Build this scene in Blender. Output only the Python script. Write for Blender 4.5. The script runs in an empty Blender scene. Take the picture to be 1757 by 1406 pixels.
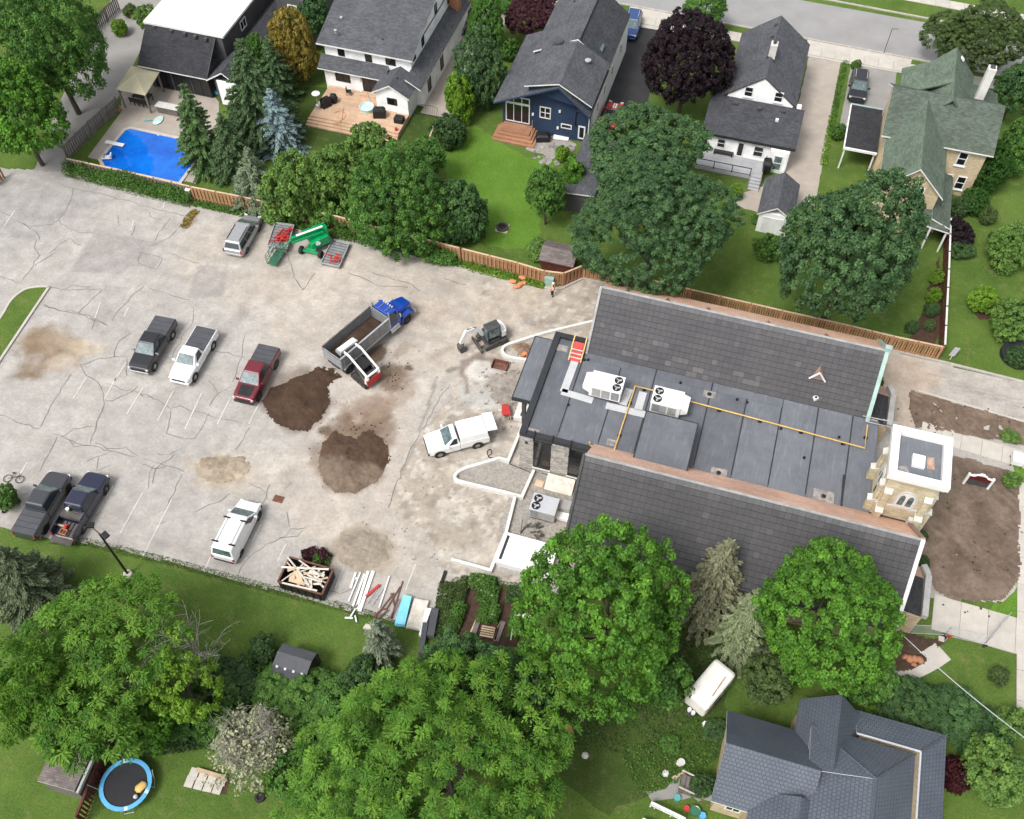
import bpy, math, random
import numpy as np
from mathutils import Vector, Matrix

# ------------------------------------------------------------------ camera, sky, sun, exposure
SC = bpy.context.scene
COL = SC.collection
CAM_H, PITCH, YAW, FPX, IW, IH = 68.0, 54.5, 17.0, 1700.0, 1757.0, 1406.0
cd = bpy.data.cameras.new('camera'); cam = bpy.data.objects.new('camera', cd); COL.objects.link(cam)
cam.location = (0, 0, CAM_H); cam.rotation_euler = (math.radians(90 - PITCH), 0, math.radians(YAW))
cd.sensor_fit = 'HORIZONTAL'; cd.sensor_width = 36.0; cd.lens = 36.0 * FPX / IW; cd.clip_start = 1.0; cd.clip_end = 6000.0
SC.camera = cam
SUN_EL, SUN_AZ = 56.0, 208.0      # overcast: a broad soft sun; azimuth in degrees, clockwise from +Y
wd = bpy.data.worlds.new('World'); SC.world = wd; wd.use_nodes = True
wn = wd.node_tree.nodes; wl = wd.node_tree.links
bg = wn['Background']; sky = wn.new('ShaderNodeTexSky'); sky.sky_type = 'NISHITA'; sky.sun_disc = False
sky.sun_elevation = math.radians(SUN_EL); sky.sun_rotation = math.radians(SUN_AZ); sky.dust_density = 4.0; sky.ozone_density = 1.0
hs = wn.new('ShaderNodeHueSaturation'); hs.inputs['Saturation'].default_value = 0.22      # a cloud-grey sky
wl.new(sky.outputs[0], hs.inputs['Color']); wl.new(hs.outputs[0], bg.inputs['Color']); bg.inputs['Strength'].default_value = 0.15
sd = bpy.data.lights.new('sun', 'SUN'); sun = bpy.data.objects.new('sun', sd); COL.objects.link(sun)
sd.energy = 1.5; sd.angle = math.radians(16); sd.color = (1.0, 0.965, 0.91)
az = math.radians(SUN_AZ); el = math.radians(SUN_EL)
sdir = Vector((math.sin(az) * math.cos(el), math.cos(az) * math.cos(el), math.sin(el)))
sun.rotation_euler = sdir.to_track_quat('Z', 'Y').to_euler(); sun.location = sdir * 200
vs = SC.view_settings; vs.view_transform = 'Standard'; vs.look = 'None'; vs.exposure = 0.72; vs.gamma = 1.0
vs.use_curve_mapping = False
SC.render.engine = 'CYCLES'
SC.cycles.use_denoising = True; SC.cycles.max_bounces = 6; SC.cycles.diffuse_bounces = 3; SC.cycles.transparent_max_bounces = 6
SC.cycles.caustics_reflective = False; SC.cycles.caustics_refractive = False

# ------------------------------------------------------------------ survey helpers
_p, _y = math.radians(PITCH), math.radians(YAW)
_F = np.array([-math.sin(_y) * math.cos(_p), math.cos(_y) * math.cos(_p), -math.sin(_p)])
_R = np.array([math.cos(_y), math.sin(_y), 0.0]); _U = np.cross(_R, _F)
def G(px, py, z=0.0):
    "world point at height z that was surveyed at photo position px, py"
    d = (px - IW / 2) / FPX * _R - (py - IH / 2) / FPX * _U + _F
    t = (z - CAM_H) / d[2]
    return Vector((d[0] * t, d[1] * t, z))
def G2(px, py, z=0.0):
    g = G(px, py, z); return (g.x, g.y)
def PX(u, v, z=0.0):
    w = np.stack([np.asarray(u, float) * np.ones_like(v), np.asarray(v, float), np.full_like(np.asarray(v, float), z) - CAM_H], -1)
    dep = w @ _F
    return IW / 2 + FPX * (w @ _R) / dep, IH / 2 - FPX * (w @ _U) / dep
def smooth(a, b, x):
    t = np.clip((x - a) / (b - a), 0, 1); return t * t * (3 - 2 * t)
def vnoise(x, y, seed=0):
    xi = np.floor(x).astype(np.int64); yi = np.floor(y).astype(np.int64); xf = x - xi; yf = y - yi
    def h(a, b):
        n = (a * 374761393 + b * 668265263 + seed * 974711) & 0x7fffffff
        n = ((n ^ (n >> 13)) * 1274126177) & 0x7fffffff
        return ((n ^ (n >> 16)) & 0xffff) / 65535.0
    sx = xf * xf * (3 - 2 * xf); sy = yf * yf * (3 - 2 * yf)
    return (h(xi, yi) * (1 - sx) + h(xi + 1, yi) * sx) * (1 - sy) + (h(xi, yi + 1) * (1 - sx) + h(xi + 1, yi + 1) * sx) * sy
def fbm(x, y, s, seed=0, o=4):
    a, t, n = 1.0, 0.0, 0.0
    for k in range(o):
        n += a * vnoise(np.asarray(x) / s, np.asarray(y) / s, seed + k * 17); t += a; a *= 0.55; s *= 0.5
    return n / t
def inpoly(x, y, poly):
    ins = np.zeros(np.shape(x), bool); n = len(poly)
    for i in range(n):
        x0, y0 = poly[i]; x1, y1 = poly[(i + 1) % n]
        if y0 == y1: continue
        c = ((y0 > y) != (y1 > y)) & (x < (x1 - x0) * (y - y0) / (y1 - y0) + x0)
        ins ^= c
    return ins

# ------------------------------------------------------------------ materials
MATS = {}
def _mat(name):
    m = bpy.data.materials.new(name); m.use_nodes = True; MATS[name] = m
    return m, m.node_tree.nodes, m.node_tree.links, m.node_tree.nodes['Principled BSDF']
def _noise(n, l, co, scale, det=4, rough=0.6):
    t = n.new('ShaderNodeTexNoise'); t.inputs['Scale'].default_value = scale; t.inputs['Detail'].default_value = det; t.inputs['Roughness'].default_value = rough
    l.new(co, t.inputs['Vector']); return t
def _ramp(n, l, src, a, b, c0, c1):
    r = n.new('ShaderNodeValToRGB'); r.color_ramp.elements[0].position = a; r.color_ramp.elements[1].position = b
    r.color_ramp.elements[0].color = (*c0, 1); r.color_ramp.elements[1].color = (*c1, 1); l.new(src, r.inputs[0]); return r.outputs[0]
def _mix(n, l, fac, a, b, mode='MIX'):
    m = n.new('ShaderNodeMix'); m.data_type = 'RGBA'; m.blend_type = mode
    for v, s in ((fac, 0), (a, 6), (b, 7)):
        if isinstance(v, (int, float)): m.inputs[s].default_value = v
        elif isinstance(v, tuple): m.inputs[s].default_value = (*v[:3], 1)
        else: l.new(v, m.inputs[s])
    return m.outputs[2]
def _bump(n, l, h, strength, dist, bsdf):
    b = n.new('ShaderNodeBump'); b.inputs['Strength'].default_value = strength; b.inputs['Distance'].default_value = dist
    l.new(h, b.inputs['Height']); l.new(b.outputs[0], bsdf.inputs['Normal'])
def pm(name, c, c2=None, s=1.2, r=0.75, var=0.15, fs=14.0, bump=0.0, bd=0.02, metal=0.0, rnd=0.0, uv=False, spec=0.3, coat=0.0, lo=0.35, hi=0.65):
    "plain surface: two colours by slow noise, a fine noise on top, optional per-object shade"
    m, n, l, b = _mat(name)
    tc = n.new('ShaderNodeTexCoord'); co = tc.outputs['UV' if uv else 'Object']
    c2 = c2 or tuple(x * 0.8 for x in c)
    a = _noise(n, l, co, s, 5); col = _ramp(n, l, a.outputs[0], lo, hi, c2, c)
    f = _noise(n, l, co, fs, 3, 0.7)
    g = _ramp(n, l, f.outputs[0], 0.25, 0.75, (1 - var,) * 3, (1 + var,) * 3)
    col = _mix(n, l, 1.0, col, g, 'MULTIPLY')
    if rnd:
        oi = n.new('ShaderNodeObjectInfo'); g2 = _ramp(n, l, oi.outputs['Random'], 0, 1, (1 - rnd,) * 3, (1 + rnd,) * 3); col = _mix(n, l, 1.0, col, g2, 'MULTIPLY')
    l.new(col, b.inputs['Base Color']); b.inputs['Roughness'].default_value = r; b.inputs['Metallic'].default_value = metal
    b.inputs['Specular IOR Level'].default_value = spec; b.inputs['Coat Weight'].default_value = coat; b.inputs['Coat Roughness'].default_value = 0.08
    if bump: _bump(n, l, f.outputs[0], bump, bd, b)
    return m
def bm_(name, c, mort, w, h, var=0.25, r=0.85, off=0.5, ms=0.02, bump=0.5, bd=0.02, s=0.6, c2=None, spec=0.2, metal=0.0):
    "coursed surface (shingles, bricks, siding): courses follow the metre UVs of each face"
    m, n, l, b = _mat(name)
    tc = n.new('ShaderNodeTexCoord'); uv = tc.outputs['UV']
    t = n.new('ShaderNodeTexBrick'); t.inputs['Scale'].default_value = 1.0; t.inputs['Brick Width'].default_value = w; t.inputs['Row Height'].default_value = h
    t.inputs['Mortar Size'].default_value = ms; t.inputs['Mortar Smooth'].default_value = 0.3; t.offset = off; t.inputs['Bias'].default_value = 0.0
    t.inputs['Color1'].default_value = (*[x * (1 - var) for x in c], 1); t.inputs['Color2'].default_value = (*[min(1, x * (1 + var)) for x in c], 1); t.inputs['Mortar'].default_value = (*mort, 1)
    l.new(uv, t.inputs['Vector'])
    a = _noise(n, l, tc.outputs['Object'], s, 5); g = _ramp(n, l, a.outputs[0], 0.3, 0.7, c2 or (0.8, 0.8, 0.8), (1.15, 1.15, 1.15))
    f = _noise(n, l, tc.outputs['Object'], 9.0, 3, 0.7); g3 = _ramp(n, l, f.outputs[0], 0.25, 0.75, (0.85,) * 3, (1.15,) * 3)
    col = _mix(n, l, 1.0, _mix(n, l, 1.0, t.outputs['Color'], g, 'MULTIPLY'), g3, 'MULTIPLY')
    l.new(col, b.inputs['Base Color']); b.inputs['Roughness'].default_value = r; b.inputs['Specular IOR Level'].default_value = spec; b.inputs['Metallic'].default_value = metal
    inv = n.new('ShaderNodeMath'); inv.operation = 'SUBTRACT'; inv.inputs[0].default_value = 1.0; l.new(t.outputs['Fac'], inv.inputs[1])
    _bump(n, l, inv.outputs[0], bump, bd, b)
    return m
def gloss(name, c, r=0.25, metal=0.0, coat=0.6, flake=0.05):
    m, n, l, b = _mat(name)
    tc = n.new('ShaderNodeTexCoord'); a = _noise(n, l, tc.outputs['Object'], 2.5, 4); g = _ramp(n, l, a.outputs[0], 0.3, 0.7, tuple(x * (1 - flake) for x in c), tuple(min(1, x * (1 + flake)) for x in c))
    l.new(g, b.inputs['Base Color']); b.inputs['Roughness'].default_value = r; b.inputs['Metallic'].default_value = metal; b.inputs['Coat Weight'].default_value = coat; b.inputs['Coat Roughness'].default_value = 0.06
    return m
def attr_mat(name, r=0.9, fs=6.0, var=0.12, bump=0.3, bd=0.03, spec=0.2):
    "colour kept in the surface's own colour attribute (stains, soil, gravel), fine grain on top"
    m, n, l, b = _mat(name)
    at = n.new('ShaderNodeAttribute'); at.attribute_name = 'Col'
    tc = n.new('ShaderNodeTexCoord')
    f = _noise(n, l, tc.outputs['Object'], fs, 8, 0.75); g = _ramp(n, l, f.outputs[0], 0.3, 0.7, (1 - var,) * 3, (1 + var,) * 3)
    f2 = _noise(n, l, tc.outputs['Object'], 0.7, 6, 0.65); g2 = _ramp(n, l, f2.outputs[0], 0.3, 0.7, (1 - var,) * 3, (1 + var,) * 3)
    col = _mix(n, l, 1.0, _mix(n, l, 1.0, at.outputs['Color'], g, 'MULTIPLY'), g2, 'MULTIPLY')
    l.new(col, b.inputs['Base Color']); b.inputs['Roughness'].default_value = r; b.inputs['Specular IOR Level'].default_value = spec
    _bump(n, l, f.outputs[0], bump, bd, b); return m
def leaf_mat(name, trans=0.35, sat=1.0):
    m, n, l, b = _mat(name)
    at = n.new('ShaderNodeAttribute'); at.attribute_name = 'Col'
    l.new(at.outputs['Color'], b.inputs['Base Color']); b.inputs['Roughness'].default_value = 0.55; b.inputs['Specular IOR Level'].default_value = 0.25
    tr = n.new('ShaderNodeBsdfTranslucent'); l.new(at.outputs['Color'], tr.inputs['Color'])
    mx = n.new('ShaderNodeMixShader'); mx.inputs[0].default_value = trans; l.new(b.outputs[0], mx.inputs[1]); l.new(tr.outputs[0], mx.inputs[2])
    l.new(mx.outputs[0], n['Material Output'].inputs['Surface']); return m
def grass_mat(name, ca, cb, cc):
    m, n, l, b = _mat(name)
    tc = n.new('ShaderNodeTexCoord'); co = tc.outputs['Object']
    a = _noise(n, l, co, 0.22, 7, 0.65); col = _ramp(n, l, a.outputs[0], 0.35, 0.66, ca, cb)
    d = _noise(n, l, co, 1.1, 6, 0.7); fac = _ramp(n, l, d.outputs[0], 0.52, 0.75, (0, 0, 0), (0.75,) * 3); col = _mix(n, l, fac, col, cc)
    e = _noise(n, l, co, 7.0, 8, 0.8); g = _ramp(n, l, e.outputs[0], 0.3, 0.7, (0.55,) * 3, (1.45,) * 3); col = _mix(n, l, 1.0, col, g, 'MULTIPLY')
    l.new(col, b.inputs['Base Color']); b.inputs['Roughness'].default_value = 0.9; b.inputs['Specular IOR Level'].default_value = 0.1
    _bump(n, l, e.outputs[0], 0.9, 0.08, b); return m

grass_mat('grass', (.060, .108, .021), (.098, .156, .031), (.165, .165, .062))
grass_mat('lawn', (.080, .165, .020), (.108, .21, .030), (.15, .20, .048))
grass_mat('grass_shady', (.038, .068, .015), (.064, .10, .022), (.12, .11, .05))  # darker copy of the grass, the yards' shade put into its colour
attr_mat('lot', fs=4.0, var=0.17)
attr_mat('soil_att', fs=3.0, var=0.25, bump=0.8, bd=0.08)
pm('street', (.27, .265, .262), (.23, .225, .222), s=.3, var=.08, bump=.2)
pm('lane', (.27, .258, .245), (.22, .21, .20), s=.35, var=.10, bump=.2)
pm('concrete', (.46, .43, .385), (.40, .37, .33), s=1.0, var=.08, bump=.15, rnd=.05)
pm('concrete_white', (.66, .65, .62), (.56, .55, .52), s=1.5, var=.06, bump=.1)
pm('kerb', (.42, .395, .35), (.32, .30, .27), s=1.4, var=.12)
pm('asphalt_dark', (.038, .037, .038), (.026, .025, .026), s=.5, var=.12, bump=.2)
pm('pavers', (.37, .325, .28), (.31, .27, .235), s=.8, var=.14, bump=.2)
pm('tar', (.18, .172, .162), (.13, .125, .12), s=3, var=.2)
pm('line_paint', (.54, .52, .485), (.42, .395, .37), s=1.6, var=.12)
pm('gravel_grey', (.34, .315, .28), (.22, .20, .18), s=5, var=.3, bump=.6, bd=.04)
pm('mulch', (.075, .04, .026), (.045, .025, .017), s=3, var=.35, bump=.7, bd=.05)
pm('flagstone', (.30, .285, .265), (.19, .185, .18), s=2.5, var=.15, bump=.3, rnd=.35)
pm('white_wall', (.85, .85, .85), (.81, .81, .81), s=.8, var=.03, r=.6)
bm_('white_siding', (.88, .88, .88), (.72, .72, .72), 30, .2, var=.02, ms=.012, bump=.25)
bm_('grey_siding', (.085, .085, .088), (.05, .05, .052), 30, .18, var=.04, ms=.012, bump=.3)
bm_('pale_siding', (.62, .62, .58), (.42, .42, .40), 30, .18, var=.03, ms=.012, bump=.3)
bm_('navy_siding', (.028, .047, .090), (.018, .030, .058), .35, 30, var=.06, ms=.015, bump=.3, s=.5, c2=(.75, .75, .78))
pm('navy_trim', (.03, .05, .10), r=.6)
pm('white_trim', (.78, .78, .77), r=.5, var=.03)
pm('black_trim', (.018, .018, .02), r=.4, var=.1)
for nm, c in (('shingle_grey', (.085, .088, .098)), ('shingle_dark', (.058, .060, .068)), ('shingle_black', (.036, .037, .042)), ('shingle_brown', (.16, .135, .13)), ('shingle_green', (.112, .148, .112)), ('shingle_green_dark', (.086, .108, .086))):
    bm_(nm, c, tuple(x * .5 for x in c), .33, .15, var=.22, ms=.008, bump=.5, bd=.015)
bm_('metal_tile', (.083, .097, .120), (.050, .059, .073), .26, .26, var=.045, r=.42, ms=.02, bump=.7, bd=.035, spec=.4, s=.35, c2=(.85, .85, .88))
bm_('tower_brick', (.52, .465, .33), (.40, .355, .25), .42, .14, var=.13, ms=.014, bump=.5, s=1.2, c2=(.82, .80, .77))
bm_('cream_brick', (.55, .44, .29), (.42, .35, .25), .25, .08, var=.15, ms=.012, bump=.4)
m, n, l, b = _mat('membrane')           # roofing felt: slow mottling, scuff streaks along the sheets, a shade per sheet
tc = n.new('ShaderNodeTexCoord'); co = tc.outputs['Object']; a = _noise(n, l, co, .6, 6, .65); col = _ramp(n, l, a.outputs[0], .3, .7, (.088, .096, .110), (.132, .141, .158))
mp = n.new('ShaderNodeMapping'); mp.inputs['Scale'].default_value = (3.2, .35, 1); l.new(co, mp.inputs['Vector']); a = _noise(n, l, mp.outputs[0], 1.6, 6, .7); k = _ramp(n, l, a.outputs[0], .52, .78, (0, 0, 0), (.55,) * 3); col = _mix(n, l, k, col, (.24, .25, .265))
a = _noise(n, l, co, 5.5, 6, .75); k = _ramp(n, l, a.outputs[0], .60, .74, (0, 0, 0), (.5,) * 3); col = _mix(n, l, k, col, (.27, .27, .265))
oi = n.new('ShaderNodeObjectInfo'); g2 = _ramp(n, l, oi.outputs['Random'], 0, 1, (.84,) * 3, (1.14,) * 3); col = _mix(n, l, 1.0, col, g2, 'MULTIPLY'); l.new(col, b.inputs['Base Color']); b.inputs['Roughness'].default_value = .6
pm('membrane_pale', (.46, .465, .475), (.40, .405, .415), s=1, var=.06)
pm('flashing', (.035, .037, .042), r=.45, var=.1)
pm('scuff', (.36, .33, .30), (.15, .145, .14), s=2.2, var=.2)
bm_('copper_tile', (.80, .53, .40), (.52, .32, .24), .34, .30, var=.10, ms=.02, bump=.7, bd=.03, r=.55, s=.25, c2=(.80, .72, .70))
pm('copper_cap', (.36, .22, .17), (.20, .15, .13), s=1.0, var=.15, r=.5)
pm('verdigris', (.33, .46, .42), (.26, .37, .34), s=1.5, var=.12)
pm('stone_coping', (.34, .34, .33), (.25, .25, .245), s=1.5, var=.14, bump=.2)
pm('limestone', (.56, .55, .52), (.46, .45, .42), s=2, var=.1, bump=.2)
pm('veneer_back', (.20, .19, .18), s=3)
pm('veneer', (.42, .395, .365), (.28, .265, .25), s=4, var=.18, rnd=.28, bump=.4)
m, n, l, b = _mat('roof_tile')          # grey slates: shade by object, by tile of the joined rest, and by weather
tc = n.new('ShaderNodeTexCoord'); oi = n.new('ShaderNodeObjectInfo'); at = n.new('ShaderNodeAttribute'); at.attribute_name = 'Col'
g1 = _ramp(n, l, oi.outputs['Random'], 0, 1, (.92,) * 3, (1.08,) * 3)
gp = n.new('ShaderNodeNewGeometry'); a = _noise(n, l, gp.outputs['Position'], .5, 5); g2 = _ramp(n, l, a.outputs[0], .3, .7, (.042, .041, .045), (.058, .056, .059))
a2 = _noise(n, l, gp.outputs['Position'], 9, 4); g3 = _ramp(n, l, a2.outputs[0], .3, .7, (.82,) * 3, (1.18,) * 3)
cc = _mix(n, l, 1.0, _mix(n, l, 1.0, _mix(n, l, 1.0, g2, g1, 'MULTIPLY'), g3, 'MULTIPLY'), at.outputs['Color'], 'MULTIPLY')
l.new(cc, b.inputs['Base Color']); b.inputs['Roughness'].default_value = .7
pm('glass_dark', (.012, .014, .016), r=.08, var=.05, spec=.6)
pm('glass_car', (.030, .042, .046), (.02, .028, .032), r=.07, var=.05, spec=.7, s=1.5)
pm('glass_pale', (.12, .18, .185), (.035, .058, .062), s=2.6, r=.08, var=.05, spec=.7)
pm('wood_deck', (.50, .335, .225), (.43, .28, .185), s=1, var=.08)
bm_('deck_boards', (.50, .345, .235), (.30, .19, .12), 3.6, .14, var=.09, ms=.012, bump=.4)
bm_('deck_brown', (.34, .175, .105), (.20, .10, .06), 3.6, .14, var=.08, ms=.012, bump=.4)
bm_('deck_grey', (.34, .345, .36), (.27, .275, .29), 3.6, .14, var=.04, ms=.012, bump=.3)
pm('fence_wood', (.40, .215, .115), (.30, .155, .085), s=1.3, var=.14, rnd=.16)
pm('fence_grey', (.19, .165, .15), (.13, .115, .105), s=2, var=.2, rnd=.22)
pm('fence_cap', (.56, .42, .28), (.44, .32, .21), s=1.5, var=.12)
pm('lumber', (.52, .40, .27), (.42, .31, .20), s=2, var=.14, rnd=.2)
pm('lumber_white', (.62, .58, .52), (.45, .40, .34), s=2, var=.14, rnd=.12)
pm('red_wood', (.12, .035, .025), (.075, .024, .018), s=2, var=.2)
pm('bark', (.085, .068, .055), (.045, .037, .03), s=4, var=.3, bump=.6)
pm('bark_grey', (.30, .29, .245), (.20, .19, .16), s=3, var=.25)
pm('rust', (.17, .075, .05), (.10, .045, .035), s=3, var=.25)
pm('rebar_brown', (.16, .08, .06), (.10, .05, .04), s=4, var=.2)
pm('steel_grey', (.30, .31, .32), (.22, .23, .24), s=2, var=.12, r=.45, metal=.3)
pm('steel_dark', (.07, .07, .072), (.045, .045, .047), s=2, var=.15, r=.5)
pm('galvanised', (.46, .47, .48), (.36, .37, .38), s=2, var=.1, r=.4, metal=.3)
pm('rubber', (.018, .018, .018), (.03, .029, .028), s=3, r=.85, var=.2)
pm('rim_alloy', (.42, .43, .44), (.30, .31, .32), s=4, r=.3, metal=.5)
pm('plastic_black', (.012, .012, .013), (.02, .02, .021), s=3, r=.5)
pm('dusty_black', (.05, .046, .042), (.10, .09, .08), s=2, r=.8, var=.2)
pm('tonneau', (.070, .073, .082), (.058, .060, .068), s=2, r=.55, var=.06)
for nm, c in (('paint_black', (.012, .012, .015)), ('paint_charcoal', (.035, .036, .042)), ('paint_navy', (.010, .012, .035)), ('paint_white', (.78, .78, .78)), ('paint_maroon', (.12, .008, .016)), ('paint_blue', (.004, .045, .30)), ('paint_suvblue', (.010, .05, .17)), ('paint_red', (.50, .008, .012)), ('paint_green', (.0, .24, .075)), ('paint_darkgreen', (.03, .13, .075))):
    gloss(nm, c)
gloss('paint_silver', (.40, .40, .41), r=.3, metal=.5)
gloss('chrome', (.60, .61, .62), r=.15, metal=.9, coat=0)
gloss('lamp_red', (.35, .01, .01)); gloss('lamp_clear', (.55, .57, .58), r=.12)
pm('white_enamel', (.76, .76, .75), (.70, .70, .69), s=1.5, var=.04, r=.4)
pm('unit_grey', (.46, .475, .51), (.40, .415, .45), s=1, var=.05, r=.45)
pm('unit_side', (.36, .36, .35), (.28, .28, .27), s=2, var=.1, r=.5)
pm('gas_yellow', (.62, .42, .14), (.52, .33, .10), s=2, var=.1, r=.5)
pm('orange', (.58, .25, .12), (.45, .18, .08), s=3, var=.15)
pm('hivis', (.80, .22, .10), (.75, .45, .35), s=6, var=.1)
pm('skin', (.45, .27, .19), r=.6)
pm('trouser', (.02, .02, .025), r=.9)
pm('red_steel', (.48, .045, .04), (.36, .035, .03), s=3, var=.15, r=.5)
pm('tarp_blue', (.22, .58, .74), (.15, .46, .62), s=1.5, var=.08, r=.5)
pm('tent_fabric', (.46, .42, .29), (.40, .365, .25), s=.8, var=.04)
pm('furniture_dark', (.03, .028, .028), r=.7)
pm('plastic_teal', (.10, .34, .34), r=.5)
pm('pale_aqua', (.50, .64, .62), r=.5)
pm('green_box', (.28, .40, .34), (.22, .33, .28), s=3)
pm('fibreglass', (.76, .74, .69), (.68, .65, .59), s=1, var=.05, r=.4)
pm('rust_stain', (.30, .14, .10), (.45, .33, .26), s=3)
pm('tramp_blue', (.10, .36, .62), (.08, .30, .54), s=3, r=.6)
pm('tramp_mat', (.022, .023, .026), r=.8)
pm('sign_red', (.10, .012, .012), r=.5)
pm('terracotta', (.42, .20, .11), r=.8)
pm('soil', (.062, .040, .027), (.040, .026, .018), s=1.2, var=.3, bump=.9, bd=.06)
pm('pool_blue', (.006, .15, .62), (.004, .075, .42), s=.25, var=.04, r=.04, spec=.6, fs=2.0)
leaf_mat('leaf'); leaf_mat('needle', trans=.12)
# ------------------------------------------------------------------ mesh and object helpers
WL = {}      # world location of each object that parents world-built pieces
class MB:
    "collects shapes; build() links them as ONE mesh object"
    def __init__(s): s.v = []; s.f = []; s.m = []
    def add(s, vs, fs, mi=0):
        o = len(s.v); s.v += [tuple(p) for p in vs]; s.f += [tuple(i + o for i in f) for f in fs]; s.m += [mi] * len(fs); return s
    def box(s, x0, y0, z0, x1, y1, z1, mi=0):
        return s.add([(x0, y0, z0), (x1, y0, z0), (x1, y1, z0), (x0, y1, z0), (x0, y0, z1), (x1, y0, z1), (x1, y1, z1), (x0, y1, z1)],
                     [(3, 2, 1, 0), (4, 5, 6, 7), (0, 1, 5, 4), (1, 2, 6, 5), (2, 3, 7, 6), (3, 0, 4, 7)], mi)
    def obox(s, c, sx, sy, sz, rz=0, ry=0, rx=0, mi=0):
        R = Matrix.Rotation(rz, 3, 'Z') @ Matrix.Rotation(ry, 3, 'Y') @ Matrix.Rotation(rx, 3, 'X'); c = Vector(c)
        P = [c + R @ Vector((a * sx / 2, b * sy / 2, d * sz / 2)) for d in (-1, 1) for a, b in ((-1, -1), (1, -1), (1, 1), (-1, 1))]
        return s.add(P, [(3, 2, 1, 0), (4, 5, 6, 7), (0, 1, 5, 4), (1, 2, 6, 5), (2, 3, 7, 6), (3, 0, 4, 7)], mi)
    def beam(s, a, b, w, h, mi=0):
        a = Vector(a); b = Vector(b); d = (b - a).normalized(); up = Vector((0, 0, 1)) if abs(d.z) < .95 else Vector((0, 1, 0))
        x = d.cross(up).normalized() * w / 2; y = x.cross(d).normalized() * h / 2
        P = [a - x - y, a + x - y, a + x + y, a - x + y, b - x - y, b + x - y, b + x + y, b - x + y]
        return s.add(P, [(0, 1, 2, 3), (7, 6, 5, 4), (4, 5, 1, 0), (5, 6, 2, 1), (6, 7, 3, 2), (7, 4, 0, 3)], mi)
    def prism(s, pts, z0, z1, mi=0, mt=None):
        n = len(pts); ar = sum(pts[i][0] * pts[(i + 1) % n][1] - pts[(i + 1) % n][0] * pts[i][1] for i in range(n))
        if ar < 0: pts = pts[::-1]
        P = [(p[0], p[1], z0) for p in pts] + [(p[0], p[1], z1) for p in pts]
        s.add(P, [tuple(range(n - 1, -1, -1))] + [(i, (i + 1) % n, n + (i + 1) % n, n + i) for i in range(n)], mi)
        return s.add([(p[0], p[1], z1) for p in pts], [tuple(range(n))], mi if mt is None else mt)
    def slab(s, q, t, mi=0, ms=1):
        n = len(q); q = [Vector(p) for p in q]
        if (q[1] - q[0]).cross(q[2] - q[0]).z < 0: q = q[::-1]
        s.add(q, [tuple(range(n))], mi); b = [p - Vector((0, 0, t)) for p in q]
        return s.add(q + b, [tuple(range(2 * n - 1, n - 1, -1))] + [(n + i, n + (i + 1) % n, (i + 1) % n, i) for i in range(n)], ms)
    def poly(s, q, mi=0): return s.add(q, [tuple(range(len(q)))], mi)
    def tube(s, pts, r, n=8, mi=0, cap=True):
        pts = [Vector(p) for p in pts]; k = len(pts); rs = r if isinstance(r, (list, tuple)) else [r] * k; rings = []
        for i, p in enumerate(pts):
            d = (pts[min(i + 1, k - 1)] - pts[max(i - 1, 0)]).normalized(); up = Vector((0, 0, 1)) if abs(d.z) < .9 else Vector((1, 0, 0))
            x = d.cross(up).normalized(); y = x.cross(d)
            rings.append([p + (x * math.cos(2 * math.pi * j / n) + y * math.sin(2 * math.pi * j / n)) * rs[i] for j in range(n)])
        V = [q for R in rings for q in R]; Fs = [(i * n + j, (i + 1) * n + j, (i + 1) * n + (j + 1) % n, i * n + (j + 1) % n) for i in range(k - 1) for j in range(n)]
        if cap: Fs += [tuple(range(n)), tuple(range(k * n - 1, (k - 1) * n - 1, -1))]
        return s.add(V, Fs, mi)
    def lathe(s, c, prof, n=16, mi=0, axis='z', cap=True):
        c = Vector(c); V = []
        for r, h in prof:
            for j in range(n):
                a = 2 * math.pi * j / n; p = (r * math.cos(a), r * math.sin(a), h)
                if axis == 'y': p = (p[0], h, p[1])
                if axis == 'x': p = (h, p[0], p[1])
                V.append(c + Vector(p))
        k = len(prof); Fs = [(i * n + j, i * n + (j + 1) % n, (i + 1) * n + (j + 1) % n, (i + 1) * n + j) for i in range(k - 1) for j in range(n)]
        if cap: Fs += [tuple(range(n - 1, -1, -1)), tuple(range((k - 1) * n, k * n))]
        return s.add(V, Fs, mi)
    def loft(s, secs, mi=0, cap=True):
        n = len(secs[0]); V = [p for q in secs for p in q]; k = len(secs)
        Fs = [(i * n + j, i * n + (j + 1) % n, (i + 1) * n + (j + 1) % n, (i + 1) * n + j) for i in range(k - 1) for j in range(n)]
        if cap: Fs += [tuple(range(n - 1, -1, -1)), tuple(range((k - 1) * n, k * n))]
        return s.add(V, Fs, mi)
    def build(s, name, mats, parent=None, world=True, smooth=False, bevel=0.0):
        mats = [mats] if isinstance(mats, str) else mats
        V = np.array(s.v, float); par = parent
        off = Vector((0, 0, 0))
        if parent is not None and world and parent.name in WL: off = WL[parent.name]
        V = V - np.array(off)
        me = bpy.data.meshes.new(name); me.from_pydata(V.tolist(), [], s.f)
        for m in mats: me.materials.append(MATS[m])
        if len(mats) > 1: me.polygons.foreach_set('material_index', np.minimum(s.m, len(mats) - 1).astype(np.int32))
        muv(me)
        if smooth: me.polygons.foreach_set('use_smooth', np.ones(len(me.polygons), bool))
        o = link(name, me, parent)
        if bevel:
            b = o.modifiers.new('bevel', 'BEVEL'); b.width = bevel; b.segments = 3 if bevel > .04 else 2; b.limit_method = 'ANGLE'; b.angle_limit = math.radians(35); b.harden_normals = False
        WL[o.name] = off.copy()
        return o
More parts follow.
